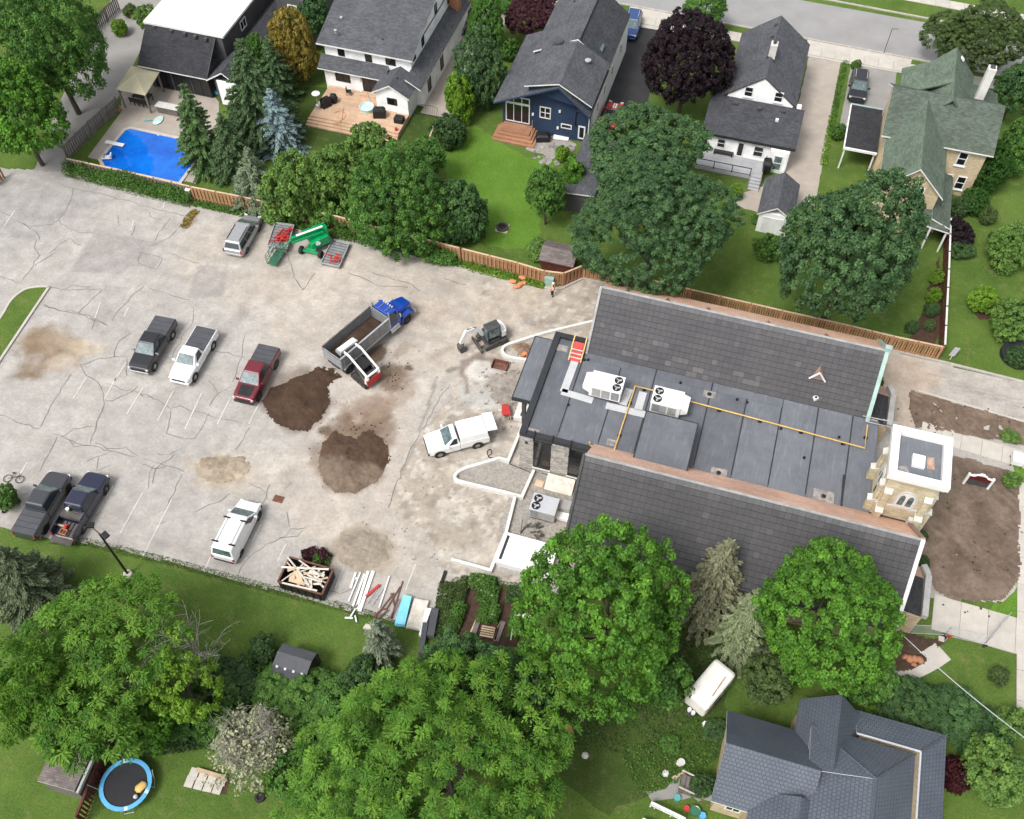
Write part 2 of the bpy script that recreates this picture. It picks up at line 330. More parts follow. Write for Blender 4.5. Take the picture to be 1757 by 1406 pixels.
def muv(me):
    "UVs in metres: along the course direction and up the slope of every face"
    nl = len(me.loops); npoly = len(me.polygons)
    if not nl: return
    co = np.empty(len(me.vertices) * 3); me.vertices.foreach_get('co', co); co = co.reshape(-1, 3)
    nr = np.empty(npoly * 3); me.polygons.foreach_get('normal', nr); nr = nr.reshape(-1, 3)
    lt = np.empty(npoly, np.int32); me.polygons.foreach_get('loop_total', lt); li = np.empty(nl, np.int32); me.loops.foreach_get('vertex_index', li)
    N = np.repeat(nr, lt, 0); P = co[li]
    t = np.stack([-N[:, 1], N[:, 0], np.zeros(nl)], 1); L = np.linalg.norm(t, axis=1); flat = L < .05
    t[flat] = (1, 0, 0); L[flat] = 1; t /= L[:, None]; b = np.cross(N, t)
    uv = me.uv_layers.new(name='UVMap'); uv.data.foreach_set('uv', np.stack([(P * t).sum(1), (P * b).sum(1)], 1).astype(np.float32).ravel())
def link(name, me, parent=None, loc=None, rz=0.0):
    o = bpy.data.objects.new(name, me); COL.objects.link(o)
    if parent is not None: o.parent = parent
    if loc is not None: o.location = loc
    if rz: o.rotation_euler.z = rz
    return o
def tag(o, label=None, cat=None, group=None, kind=None):
    if label: o['label'] = label
    if cat: o['category'] = cat
    if group: o['group'] = group
    if kind: o['kind'] = kind
    return o
def thing(name, label, cat, loc=(0, 0, 0), rz=0.0, group=None):
    o = bpy.data.objects.new(name, None); COL.objects.link(o); o.location = loc; o.rotation_euler.z = rz; o.empty_display_size = .2
    WL[o.name] = Vector(loc) if not rz else Vector((0, 0, 0)); return tag(o, label, cat, group)
def struct(name, mb, mats, smooth=False): return tag(mb.build(name, mats, None, smooth=smooth), kind='structure')
def copy_tree(o, parent=None):
    c = o.copy(); COL.objects.link(c); c.parent = parent
    for ch in o.children: copy_tree(ch, c)
    return c
def colmesh(name, V, F, C, mat, parent=None, smooth=False, loc=None):
    "mesh from arrays with a colour per vertex"
    V = np.asarray(V, np.float32); F = np.asarray(F, np.int32); me = bpy.data.meshes.new(name)
    k = F.shape[1]; me.vertices.add(len(V)); me.vertices.foreach_set('co', V.ravel())
    me.loops.add(F.size); me.loops.foreach_set('vertex_index', F.ravel())
    me.polygons.add(len(F)); me.polygons.foreach_set('loop_start', np.arange(0, F.size, k, dtype=np.int32))
    me.polygons.foreach_set('use_smooth', np.full(len(F), bool(smooth)))
    a = me.color_attributes.new('Col', 'FLOAT_COLOR', 'POINT')
    C = np.asarray(C, np.float32); a.data.foreach_set('color', np.concatenate([C, np.ones((len(C), 1), np.float32)], 1).ravel())
    me.update(calc_edges=True); me.materials.append(MATS[mat])
    return link(name, me, parent, loc)
def sheet(name, pts, z, mat, thick=0.0, parent=None):
    mb = MB()
    if thick: mb.prism(pts, z, z + thick)
    else: mb.poly([(p[0], p[1], z) for p in (pts if sum(pts[i][0] * pts[(i + 1) % len(pts)][1] - pts[(i + 1) % len(pts)][0] * pts[i][1] for i in range(len(pts))) > 0 else pts[::-1])])
    o = mb.build(name, mat, parent)
    if parent is None: o['kind'] = 'structure'
    return o
def rag(pts, amp=.15, step=.6, seed=1):
    "a polygon outline broken up at a natural, uneven edge"
    rd = random.Random(seed); out = []
    for i, p in enumerate(pts):
        q = pts[(i + 1) % len(pts)]; L = math.hypot(q[0] - p[0], q[1] - p[1]); k = max(1, int(L / step))
        for j in range(k):
            t = j / k; out.append((p[0] + (q[0] - p[0]) * t + rd.uniform(-amp, amp), p[1] + (q[1] - p[1]) * t + rd.uniform(-amp, amp)))
    return out
def kerb_line(name, pts, w, h, mat, parent=None, z0=0.0, closed=False):
    "a low wall of constant width that follows a polyline"
    pts = [Vector((p[0], p[1])) for p in pts]; n = len(pts); L, Rr = [], []
    for i, p in enumerate(pts):
        a = pts[i - 1] if (i or closed) else p; b = pts[(i + 1) % n] if (i < n - 1 or closed) else p
        d1 = (p - a).normalized() if (p - a).length > 1e-6 else (b - p).normalized(); d2 = (b - p).normalized() if (b - p).length > 1e-6 else d1
        m = Vector((-(d1.y + d2.y), d1.x + d2.x)); m = m.normalized() if m.length > 1e-6 else Vector((-d1.y, d1.x))
        k = w / 2 / max(.4, m.dot(Vector((-d1.y, d1.x)))); L.append(p + m * k); Rr.append(p - m * k)
    secs = [[(L[i].x, L[i].y, z0), (Rr[i].x, Rr[i].y, z0), (Rr[i].x, Rr[i].y, z0 + h), (L[i].x, L[i].y, z0 + h)] for i in range(n)]
    mb = MB(); mb.loft(secs + ([secs[0]] if closed else []), cap=not closed)
    o = mb.build(name, mat, parent)
    if parent is None: o['kind'] = 'structure'
    return o
def bez(pts, k=8):
    "smooth polyline through points (Catmull-Rom)"
    P = [Vector(p) for p in pts]; out = []
    for i in range(len(P) - 1):
        a = P[max(i - 1, 0)]; b = P[i]; c = P[i + 1]; d = P[min(i + 2, len(P) - 1)]
        for j in range(k):
            t = j / k; out.append(.5 * ((2 * b) + (c - a) * t + (2 * a - 5 * b + 4 * c - d) * t * t + (3 * b - a - 3 * c + d) * t ** 3))
    return out + [P[-1]]
# ---- building helpers
def window(parent, c, tdir, w, h, nrm, frame='white_trim', nx=1, ny=2, glass='glass_dark', fw=.09, name='window', sill=False):
    "framed window on a wall: centre c, along tdir, facing nrm; the pane is a sub-part"
    c = Vector(c); t = Vector(tdir).normalized(); nm = Vector(nrm).normalized(); z = Vector((0, 0, 1))
    def bx(mb, a0, a1, b0, b1, d0, d1):
        P = [c + t * a + z * b + nm * d for d in (d0, d1) for a, b in ((a0, b0), (a1, b0), (a1, b1), (a0, b1))]
        mb.add(P, [(0, 1, 2, 3), (7, 6, 5, 4), (4, 5, 1, 0), (5, 6, 2, 1), (6, 7, 3, 2), (7, 4, 0, 3)])
    f = MB(); W, Hh = w / 2, h / 2
    bx(f, -W, W, Hh - fw, Hh, -.02, .06); bx(f, -W, W, -Hh, -Hh + fw, -.02, .06)
    bx(f, -W, -W + fw, -Hh + fw, Hh - fw, -.02, .06); bx(f, W - fw, W, -Hh + fw, Hh - fw, -.02, .06)
    for i in range(1, nx): x = -W + w * i / nx; bx(f, x - fw * .35, x + fw * .35, -Hh + fw, Hh - fw, -.02, .05)
    for i in range(1, ny): y = -Hh + h * i / ny; bx(f, -W + fw, W - fw, y - fw * .35, y + fw * .35, -.02, .045)
    if sill: bx(f, -W - .08, W + .08, -Hh - .10, -Hh - .001, -.02, .14)
    o = f.build(name, frame, parent)
    g = MB(); bx(g, -W + fw * .9, W - fw * .9, -Hh + fw * .9, Hh - fw * .9, -.02, .02); g.build('pane', glass, o)
    return o
def gable_roof(parent, x0, x1, y0, y1, ze, zr, axis='y', ov=.4, og=.3, mats=('shingle_grey', 'white_trim'), rm=None, t=.16, mats2=None, name='roof'):
    "two roof slopes over a box; ridge along axis"
    out = []
    if axis == 'y':
        xm = (x0 + x1) / 2 if rm is None else rm
        for xe, s in ((x0, -1), (x1, 1)):
            sl = (zr - ze) / abs(xm - xe); q = [(xm, y0 - og, zr), (xm, y1 + og, zr), (xe + s * ov, y1 + og, ze - sl * ov), (xe + s * ov, y0 - og, ze - sl * ov)]
            out.append(MB().slab(q, t).build(name, list(mats2 if (mats2 and s == 1) else mats), parent))
    else:
        ym = (y0 + y1) / 2 if rm is None else rm
        for ye, s in ((y0, -1), (y1, 1)):
            sl = (zr - ze) / abs(ym - ye); q = [(x0 - og, ym, zr), (x1 + og, ym, zr), (x1 + og, ye + s * ov, ze - sl * ov), (x0 - og, ye + s * ov, ze - sl * ov)]
            out.append(MB().slab(q, t).build(name, list(mats2 if (mats2 and s == 1) else mats), parent))
    return out
def gable_walls(parent, x0, x1, y0, y1, ze, zr, axis, mat, rm=None, z0=0.0, name='wall', d=.12):
    mb = MB(); ze -= d; zr -= d
    if axis == 'y':
        xm = (x0 + x1) / 2 if rm is None else rm; secs = [[(x0, y, z0), (x1, y, z0), (x1, y, ze), (xm, y, zr), (x0, y, ze)] for y in (y0, y1)]
    else:
        ym = (y0 + y1) / 2 if rm is None else rm; secs = [[(x, y0, z0), (x, y1, z0), (x, y1, ze), (x, ym, zr), (x, y0, ze)] for x in (x1, x0)]
    mb.loft(secs); return mb.build(name, mat, parent)
def vent(parent, p, r=.15, h=.25, mat='steel_dark', name='roof_vent'):
    p = Vector(p); return MB().lathe(p - Vector((0, 0, .15)), [(r, 0), (r, h), (r * 1.5, h + .02), (r * 1.5, h + .1), (r * .5, h + .16)], 10).build(name, mat, parent)
def boxvent(parent, p, s=.35, mat='steel_dark'):
    p = Vector(p); return MB().box(p.x - s / 2, p.y - s / 2, p.z - .1, p.x + s / 2, p.y + s / 2, p.z + .16).build('roof_vent', mat, parent)
# ------------------------------------------------------------------ setting: ground, lot, roads, paths
gr = MB(); gr.poly([(-900, -600, 0), (900, -600, 0), (900, 1500, 0), (-900, 1500, 0)])
struct('ground', gr, 'grass')
LOT = [(-260, 520), (-220, 330), (0, 290), (110, 297), (150, 308), (240, 332), (330, 352), (430, 377), (570, 405), (700, 440), (830, 472), (945, 497), (1000, 478), (1040, 486),
       (1250, 530), (1515, 600), (1620, 628), (1757, 660), (1900, 690), (1900, 1030), (1740, 1033), (1600, 1025), (1400, 990), (1000, 1020), (930, 1012), (790, 992), (765, 1010), (745, 1085), (700, 1073), (600, 1045), (480, 1014), (300, 966), (150, 930), (90, 926), (0, 905), (-200, 860)]
st = .195
uu, vv = np.meshgrid(np.arange(-82, 32, st), np.arange(18, 67, st))
pu, pv = PX(uu, vv)
wx = (fbm(uu, vv, 2.2, 5) - .5) * 2; wy = (fbm(uu, vv, 2.2, 9) - .5) * 2
base = fbm(uu, vv, 9, 1, 5); fine = fbm(uu, vv, .9, 3, 3)
C = np.empty(uu.shape + (3,)); C[:] = (.325, .308, .286)
C *= (.88 + .24 * base)[..., None] * (.94 + .12 * fine)[..., None]
def paint(mask, col, k=1.0):
    m = np.clip(mask * k, 0, 1)[..., None]; C[:] = C * (1 - m) + np.array(col) * (.86 + .28 * fine)[..., None] * m
def area(poly, amp=6, soft=0):
    if not soft: return inpoly(pu + wx * amp, pv + wy * amp, poly).astype(float)
    return sum(inpoly(pu + wx * amp + dx * soft, pv + wy * amp + dy * soft, poly).astype(float) for dx, dy in ((0, 0), (1, 0), (-1, 0), (0, 1), (0, -1), (.6, .6), (-.6, .6), (.6, -.6), (-.6, -.6))) / 9
def blob(cx, cy, rx, ry, rot=0, rg=.5, sf=.3):
    a = math.radians(rot); dx, dy = pu - cx, pv - cy; x = (dx * math.cos(a) + dy * math.sin(a)) / rx; y = (-dx * math.sin(a) + dy * math.cos(a)) / ry
    d = np.sqrt(x * x + y * y) + (wx + wy * .5) * rg + (fine - .5) * rg * .8; return 1 - smooth(1 - sf, 1 + sf, d)
paint(area([(-260, 300), (112, 290), (200, 330), (90, 400), (0, 440), (-260, 560)], 10, 14), (.27, .258, .245), .8)
# pale dust over the worked part of the lot
paint(area([(330, 385), (560, 405), (830, 470), (1040, 490), (900, 585), (780, 640), (740, 720), (700, 800), (760, 880), (755, 1000), (640, 1000), (560, 960), (470, 860), (330, 830), (420, 780), (540, 750), (450, 560), (300, 480)], 26, 24), (.385, .335, .283), .62)
paint(smooth(.5, .75, fbm(uu, vv, 5, 31)) * area([(300, 385), (830, 470), (1040, 490), (780, 650), (690, 800), (640, 960), (430, 850), (450, 600)], 20, 20), (.43, .385, .335), .6)
paint(smooth(.52, .7, fbm(uu * .5, vv * 2.2, 4, 47)) * area([(420, 440), (830, 475), (760, 560), (700, 640), (460, 560)], 20, 20), (.33, .265, .21), .45)
for poly in ([(163, 395), (253, 413), (213, 470), (120, 468)], [(343, 455), (391, 458), (383, 510), (318, 513)], [(180, 490), (225, 493), (193, 555), (160, 550)], [(253, 413), (290, 425), (262, 462), (225, 455)]):
    paint(area(poly, 2.5), (.255, .236, .226), .62)
paint(blob(88, 607, 66, 42, -12, .8), (.25, .185, .125), .8); paint(blob(60, 618, 44, 30, -35, .7), (.17, .12, .08), .85); paint(blob(85, 575, 16, 24, 35, .6), (.24, .18, .13), .7)
paint(blob(150, 598, 38, 14, 6, .6), (.40, .33, .24), .5); paint(blob(105, 620, 30, 12, -10, .6), (.40, .34, .25), .4)
paint(blob(385, 806, 56, 30, 4, .6), (.34, .275, .20), .8)
paint(blob(325, 380, 16, 7, -50, .7), (.20, .12, .07), .8)
paint(smooth(.56, .72, fbm(uu, vv, 3.2, 131, 5)), (.40, .375, .345), .45); paint(smooth(.58, .74, fbm(uu, vv, 2.4, 151, 5)), (.245, .228, .212), .35); paint(smooth(.6, .72, fbm(uu * .35 + vv * .1, vv * 2.5, 3, 171, 4)), (.27, .245, .22), .28)
# stripped gravel ground in front of the church
GRAV = [(832, 472), (1000, 478), (1045, 488), (1030, 560), (930, 640), (910, 700), (905, 760), (890, 850), (860, 980), (935, 1012), (1050, 1030), (780, 990), (752, 1000), (752, 945), (722, 908), (668, 872), (690, 800), (735, 730), (765, 690), (790, 640), (806, 560)]
paint(area(GRAV, 4), (.315, .272, .226), .9)
paint(area(GRAV, 5) * smooth(.45, .62, fbm(uu, vv, 1.6, 71)), (.42, .385, .335), .55)
paint(area(GRAV, 5) * smooth(.55, .7, fbm(uu, vv, .7, 77)), (.20, .175, .15), .55); paint(area(GRAV, 5) * smooth(.6, .7, fbm(uu, vv, .5, 87, 2)), (.50, .47, .43), .55)
paint(area([(740, 640), (800, 590), (860, 560), (1010, 500), (840, 490), (810, 540)], 10, 10), (.37, .315, .255), .6)
M7 = lambda pts: [(540 + x / 3.993, 480 + y / 3.993) for x, y in pts]
paint(area(M7([(820, 690), (860, 640), (800, 830), (770, 940), (700, 1080), (640, 1270), (610, 1290), (690, 1080), (750, 940), (790, 800)]), 3), (.20, .185, .17), .7)
paint(area(M7([(1040, 560), (1180, 560), (1230, 640), (1180, 700), (1050, 700), (1020, 640)]), 6, 3), (.46, .44, .41), .8)
paint(area(M7([(980, 740), (1180, 740), (1280, 840), (1150, 900), (1000, 860)]), 8, 8), (.38, .38, .36), .7)
paint(area(M7([(885, 630), (935, 600), (1000, 600), (990, 560), (1060, 545), (1130, 500), (1175, 505), (1150, 540), (1225, 545), (1218, 590), (1190, 560), (1100, 560), (1050, 600), (1020, 640), (1045, 700), (1062, 790), (1025, 800), (1030, 700), (985, 660), (985, 622), (900, 650)]), 4, 2), (.165, .135, .11), .85)
paint(area(M7([(730, 560), (860, 490), (940, 450), (950, 480), (800, 560)]), 6, 5), (.24, .20, .16), .6)
paint(area(M7([(1180, 640), (1330, 620), (1420, 680), (1380, 860), (1270, 830), (1180, 760)]), 8, 4) * smooth(.38, .6, fbm(uu, vv, .8, 13)), (.20, .175, .15), .7)
# tracked soil
paint(blob(672, 648, 34, 20, -15, .8), (.13, .085, .055), .85); paint(blob(648, 607, 26, 11, -38, .8), (.11, .07, .045), .9); paint(blob(702, 632, 10, 6, 10, .6), (.10, .06, .04), .9)
paint(blob(690, 600, 18, 10, -30, .9), (.2, .15, .11), .5)
paint(blob(625, 715, 46, 36, -40, .7), (.20, .14, .10), .75); paint(blob(590, 740, 34, 26, -30, .8), (.12, .075, .05), .8); paint(blob(560, 740, 16, 10, 0, .8), (.08, .05, .03), .8)
paint(blob(600, 790, 66, 60, 0, .25, .12), (.17, .12, .085), .6); paint(blob(640, 750, 36, 44, 20, .6), (.14, .09, .06), .7)
paint(blob(510, 690, 60, 54, 0, .25, .12), (.11, .07, .045), .55)
paint(blob(620, 945, 58, 38, 0, .35, .2), (.27, .225, .17), .85); paint(blob(560, 965, 20, 10, 0, .6), (.3, .26, .2), .6)
paint(blob(680, 690, 60, 10, -35, .7), (.26, .20, .15), .55)
# east side: drive and bare ground
paint(area([(1515, 600), (1757, 658), (1900, 690), (1900, 765), (1757, 726), (1570, 672), (1500, 670)], 4, 4), (.345, .315, .285), .9)
paint(area([(1500, 605), (1580, 620), (1620, 650), (1575, 690), (1560, 740), (1500, 730)], 8, 8), (.37, .30, .235), .8)
for k in range(3): paint(area([(1590 + 30 * k, 640 + 14 * k), (1757, 690 + 6 * k), (1757, 693 + 6 * k), (1590 + 30 * k, 643 + 14 * k)], 3), (.22, .20, .185), .5)
keep = inpoly(pu + wx * 3, pv + wy * 3, LOT)
idx = np.arange(uu.size).reshape(uu.shape); kc = keep[:-1, :-1] | keep[1:, 1:]
Q = np.stack([idx[:-1, :-1], idx[:-1, 1:], idx[1:, 1:], idx[1:, :-1]], -1)[kc]
ids, inv = np.unique(Q, return_inverse=True); Q = inv.reshape(-1, 4)
gravmask = area(GRAV, 5)
zz = .015 + (base - .5) * .03 + gravmask * (fbm(uu, vv, .6, 91, 3) - .5) * .06
lot = colmesh('parking_lot', np.stack([uu.ravel()[ids], vv.ravel()[ids], zz.ravel()[ids] + .02], 1), Q, C.reshape(-1, 3)[ids], 'lot', smooth=True); lot['kind'] = 'structure'
WL[lot.name] = Vector((0, 0, 0))
# sealed cracks: dark ribbons on the asphalt
def ribbon(pts, w, mat, name, parent, z=.052, seed=0, wig=.12):
    rd = random.Random(seed); P = [G(*p) for p in pts]; F = []
    for i in range(len(P) - 1):
        k = max(2, int((P[i + 1] - P[i]).length / .5))
        for j in range(k):
            q = P[i].lerp(P[i + 1], j / k); F.append(q + Vector((rd.uniform(-wig, wig), rd.uniform(-wig, wig), 0)))
    F.append(P[-1]); mb = MB(); V = []
    for i, p in enumerate(F):
        d = (F[min(i + 1, len(F) - 1)] - F[max(i - 1, 0)]); d.z = 0; d.normalize(); s = Vector((-d.y, d.x, 0)) * w * rd.uniform(.3, .75); V += [(p.x + s.x, p.y + s.y, z), (p.x - s.x, p.y - s.y, z)]
    mb.add(V, [(2 * i, 2 * i + 1, 2 * i + 3, 2 * i + 2) for i in range(len(F) - 1)]); return mb.build(name, mat, parent)
A5 = lambda *p: [(x / 3.993, 250 + y / 3.993) for x, y in p]
B5 = lambda *p: [(x / 3.514, 500 + y / 3.514) for x, y in p]
D5 = lambda *p: [(340 + x / 3.993, 820 + y / 3.993) for x, y in p]
CR = [A5((415, 270), (580, 315), (650, 325), (900, 390), (1130, 455), (1280, 490)), A5((505, 300), (480, 400), (430, 470), (400, 520), (310, 550), (200, 555), (90, 500), (0, 445)), A5((400, 520), (470, 570), (560, 600), (640, 605)), A5((160, 540), (260, 600), (270, 650)),
      A5((290, 740), (240, 800), (190, 880), (160, 920)), A5((370, 740), (290, 790), (240, 830)), A5((550, 690), (480, 640), (400, 690), (340, 740)), A5((0, 890), (60, 915), (150, 950)), A5((350, 980), (500, 990), (640, 990), (690, 985)), A5((450, 985), (520, 960), (620, 970)),
      A5((300, 1095), (400, 1130), (540, 1145), (640, 1200), (740, 1235)), A5((700, 985), (600, 1090), (540, 1150)), A5((990, 960), (900, 1040), (820, 1130), (770, 1200)), A5((1000, 440), (1040, 490), (1110, 515)), A5((1170, 500), (1090, 600), (1060, 660)), A5((1240, 540), (1150, 640), (1030, 690)), A5((810, 480), (815, 555)), A5((925, 550), (900, 620)), A5((970, 735), (1120, 770), (1070, 850), (940, 810), (970, 735)), A5((1140, 735), (1360, 810)), A5((640, 1200), (630, 1260)), A5((1030, 985), (1150, 1020), (1300, 1060)), A5((250, 640), (245, 700), (270, 760)),
      B5((260, 85), (400, 125), (540, 150), (640, 205)), B5((480, 450), (520, 510), (590, 550), (620, 620), (625, 690), (600, 760), (575, 830), (545, 920)), B5((480, 450), (560, 420), (680, 400), (760, 395), (765, 510)), B5((640, 555), (760, 600), (850, 620), (960, 655), (1020, 715), (1090, 700), (1260, 750), (1440, 790)), B5((630, 665), (720, 650), (790, 605), (830, 575)), B5((850, 615), (870, 640), (915, 635)), B5((1030, 720), (1010, 860), (1110, 890), (1180, 890), (1215, 830), (1260, 740)), B5((1265, 690), (1320, 620), (1260, 540)), B5((1320, 620), (1390, 580)), B5((0, 745), (110, 795), (240, 830)), B5((240, 825), (300, 700), (390, 560), (430, 500)), B5((330, 865), (470, 915), (600, 945), (700, 975), (820, 1000)), B5((360, 890), (440, 840), (560, 815)), B5((410, 900), (440, 945), (550, 930)), B5((575, 910), (640, 950), (760, 945), (830, 995)), B5((345, 880), (290, 990), (240, 1090)), B5((870, 1010), (960, 1040), (1110, 1090)), B5((950, 990), (1020, 985), (1100, 950)), B5((860, 1040), (920, 1075), (1000, 1060)), B5((930, 1045), (895, 1120), (895, 1190)), B5((1180, 1340), (1260, 1290), (1340, 1270), (1385, 1220)), B5((1000, 1390), (940, 1400)), B5((600, 1000), (595, 1080), (665, 1050)), B5((1095, 1100), (1050, 1220), (1000, 1330)), B5((790, 255), (720, 300), (690, 400)), B5((1170, 95), (1160, 190), (1100, 280), (1040, 400)), B5((1050, 280), (1140, 300)), B5((1300, 360), (1480, 400)), B5((1480, 270), (1450, 400), (1400, 550)), B5((520, 1020), (680, 960)), B5((1500, 830), (1420, 960)),
      D5((270, 665), (310, 580), (430, 490), (560, 420), (640, 360), (740, 345)), D5((560, 425), (680, 405), (720, 360)), D5((340, 35), (460, 105)), D5((500, 50), (440, 180)), D5((640, 30), (600, 75)), D5((610, 250), (625, 340)), D5((880, 780), (980, 795), (1060, 760), (1090, 700)), D5((940, 840), (1010, 865)),
      [(665, 870), (690, 808), (716, 750), (735, 720), (752, 690), (772, 660)], [(300, 780), (270, 805), (262, 830)], [(493, 436), (505, 478), (520, 498)], [(520, 498), (540, 470)], [(600, 470), (650, 490), (700, 495)], [(640, 470), (700, 485), (720, 500)], [(760, 480), (800, 490)]]
for i, c in enumerate(CR): ribbon(c, .05 if i < 62 else .06, 'tar', 'crack_seal', lot, seed=i)
# faded stall lines
SL = [B5((860, 585), (765, 740)), B5((1045, 600), (950, 780)), B5((1215, 615), (1115, 830)), B5((700, 520), (630, 650)), B5((520, 520), (440, 650)), B5((1390, 640), (1310, 800)), B5((1560, 680), (1500, 800)), B5((760, 430), (690, 540)), B5((1070, 205), (1040, 300)),
      B5((165, 1030), (115, 1110)), B5((330, 1085), (315, 1110)), B5((685, 1170), (585, 1340)), B5((860, 1215), (725, 1460)), B5((1035, 1255), (865, 1590)), D5((430, 320), (375, 430)), D5((600, 455), (545, 570)), D5((1000, 610), (940, 755)), D5((1490, 590), (1420, 770)), D5((85, 540), (50, 620)), A5((100, 445), (30, 550)), A5((915, 510), (900, 580)), A5((880, 1110), (850, 1170)), A5((690, 1070), (650, 1180)), A5((1130, 380), (1115, 430)), A5((955, 330), (940, 360))]
for i, s in enumerate(SL):
    a, b = G(*s[0], .053), G(*s[-1], .053); MB().beam(a, b, .10, .004).build('stall_line', 'line_paint', lot)
# catch-basin grate
g = G(478, 857); dr = MB()
dr.box(g.x - .42, g.y - .3, .03, g.x + .42, g.y + .3, .06)
for k in range(5): dr.box(g.x - .38 + k * .16, g.y - .25, .055, g.x - .30 + k * .16, g.y + .25, .075)
dr.build('drain_grate', 'rust', lot)
# lane on the left, street, driveways
sheet('lane', [G2(*p) for p in ((-60, 330), (112, 296), (118, 268), (170, 210), (205, 165), (262, 40), (300, -10), (330, -60), (205, -60), (190, 0), (160, 60), (100, 180), (60, 290))], .012, 'lane')
SLAB_Z = .05
sheet('street', [(-90, 106.3), (-17.4, 107.0), (60, 104.9), (60, 112.6), (-90, 116)], .03, 'street')
kerb_line('kerb', [(-90, 106.1), (-17.4, 106.85), (60, 104.75)], .22, .14, 'kerb'); kerb_line('kerb', [(-90, 116.1), (4, 114.9), (60, 112.7)], .22, .14, 'kerb')
sheet('far_verge', [(-60, 117), (4, 115.2), (60, 113), (60, 140), (-60, 140)], .02, 'grass')
def slabs(name, p0, p1, w, n, z=.03, mat='concrete', t=.06, gap=.03):
    "a path of separate concrete slabs from p0 to p1"
    p0 = Vector((p0[0], p0[1])); p1 = Vector((p1[0], p1[1])); d = (p1 - p0); L = d.length / n; d.normalize(); ang = math.atan2(d.y, d.x)
    bed = MB().obox(((p0.x + p1.x) / 2, (p0.y + p1.y) / 2, z / 2), (p1 - p0).length, w, z, ang).build(name, 'gravel_grey'); bed['kind'] = 'structure'
    me = None
    for i in range(n):
        c = p0 + d * (L * (i + .5))
        if me is None: o = MB().obox((0, 0, 0), L - gap, w - gap, t).build('slab', mat, bed); me = o.data
        else: o = link('slab', me, bed)
        o.location = (c.x, c.y, z + t / 2 + random.uniform(-.006, .006)); o.rotation_euler.z = ang
    return bed
random.seed(4)
slabs('sidewalk', (-24, 104.6), (24, 103.9), 1.7, 30); slabs('sidewalk', (-62, 104.4), (-26, 104.55), 1.7, 22)
slabs('far_sidewalk', (-10, 119.2), (40, 117.3), 1.6, 30)
DRV = [('driveway', [G2(*p) for p in ((1020, 205), (1050, 205), (1100, 205), (1155, 45), (1100, 35), (1070, 60))], 'asphalt_dark'),
       ('driveway', [(3.4, 78.0), (7.2, 78.2), (7.1, 103.0), (3.6, 103.0)], 'pavers'), ('driveway', [(8.2, 90.5), (13.2, 90.5), (13.3, 103.0), (8.3, 103.0)], 'lane'),
       ('driveway', [(-35.0, 80.8), (-31.0, 80.8), (-31.2, 103.5), (-35.2, 103.5)], 'pavers')]
for nmn, pts, mt in DRV: sheet(nmn, rag(pts, .06, .7, 3), .024, mt)
sheet('driveway_apron', [(-17.5, 103), (-10, 103), (-9.6, 106.8), (-18, 106.9)], .028, 'concrete'); sheet('driveway_apron', [(3.4, 103), (14.5, 103), (14.8, 106.2), (3.0, 106.4)], .028, 'concrete')
# bright lawn behind the blue house, shaded yards
sheet('lawn', rag([G2(*p) for p in ((760, 262), (815, 215), (870, 250), (905, 270), (960, 270), (915, 330), (930, 400), (900, 430), (840, 425), (800, 400), (770, 330))], .25, .8, 5), .012, 'lawn')
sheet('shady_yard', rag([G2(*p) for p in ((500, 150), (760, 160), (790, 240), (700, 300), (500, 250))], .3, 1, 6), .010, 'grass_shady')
sheet('shady_yard', rag([G2(*p) for p in ((1240, 360), (1340, 380), (1380, 540), (1200, 510))], .3, 1, 6), .010, 'grass')
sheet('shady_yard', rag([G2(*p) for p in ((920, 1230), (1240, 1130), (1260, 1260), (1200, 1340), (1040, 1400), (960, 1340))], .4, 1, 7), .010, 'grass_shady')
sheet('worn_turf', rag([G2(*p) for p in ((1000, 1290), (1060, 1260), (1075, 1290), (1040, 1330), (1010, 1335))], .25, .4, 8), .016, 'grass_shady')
# grass island at the left with its kerb
isl = [(-60, 640), (-40, 590), (0, 548), (20, 516), (43, 498), (65, 493), (84, 494), (40, 560), (4, 616), (-30, 670)]
MB().prism(rag([G2(*p) for p in isl], .05, .5, 2), .0, .13).build('grass_island', 'grass')['kind'] = 'structure'
kerb_line('kerb', bez([G2(*p) for p in [(-40, 594), (0, 549), (20, 517), (43, 499), (65, 494), (85, 494)]], 5), .22, .18, 'concrete'); kerb_line('kerb', [G2(*p) for p in [(85, 494), (42, 558), (6, 612), (-28, 665)]], .22, .18, 'concrete')
# kerbs at the north edge of the lot and along the east drive
kerb_line('kerb', [G2(*p) for p in [(570, 404), (700, 438), (830, 470), (945, 497), (962, 497), (1000, 479), (1045, 488), (1250, 535), (1515, 598), (1620, 623), (1757, 657), (1900, 692)]], .22, .15, 'kerb')
kerb_line('kerb', [G2(*p) for p in [(112, 298), (165, 311), (180, 318)]], .22, .14, 'kerb')
kerb_line('kerb', [G2(*p) for p in [(1575, 672), (1660, 697), (1757, 725), (1880, 760)]], .20, .14, 'concrete')
# walks east of the church
slabs('church_walk', G2(1580, 738), G2(1790, 800), 1.75, 6); slabs('church_walk', G2(1600, 1050), G2(1790, 1105), 2.9, 4)
slabs('street_sidewalk', G2(1757, 830), G2(1756, 1260), 1.0, 9)
cw = bez([G2(1530, 1160), G2(1560, 1150), G2(1592, 1135), G2(1618, 1118)], 3)
kerb_line('curved_walk', cw, 1.5, .06, 'concrete', z0=.02)
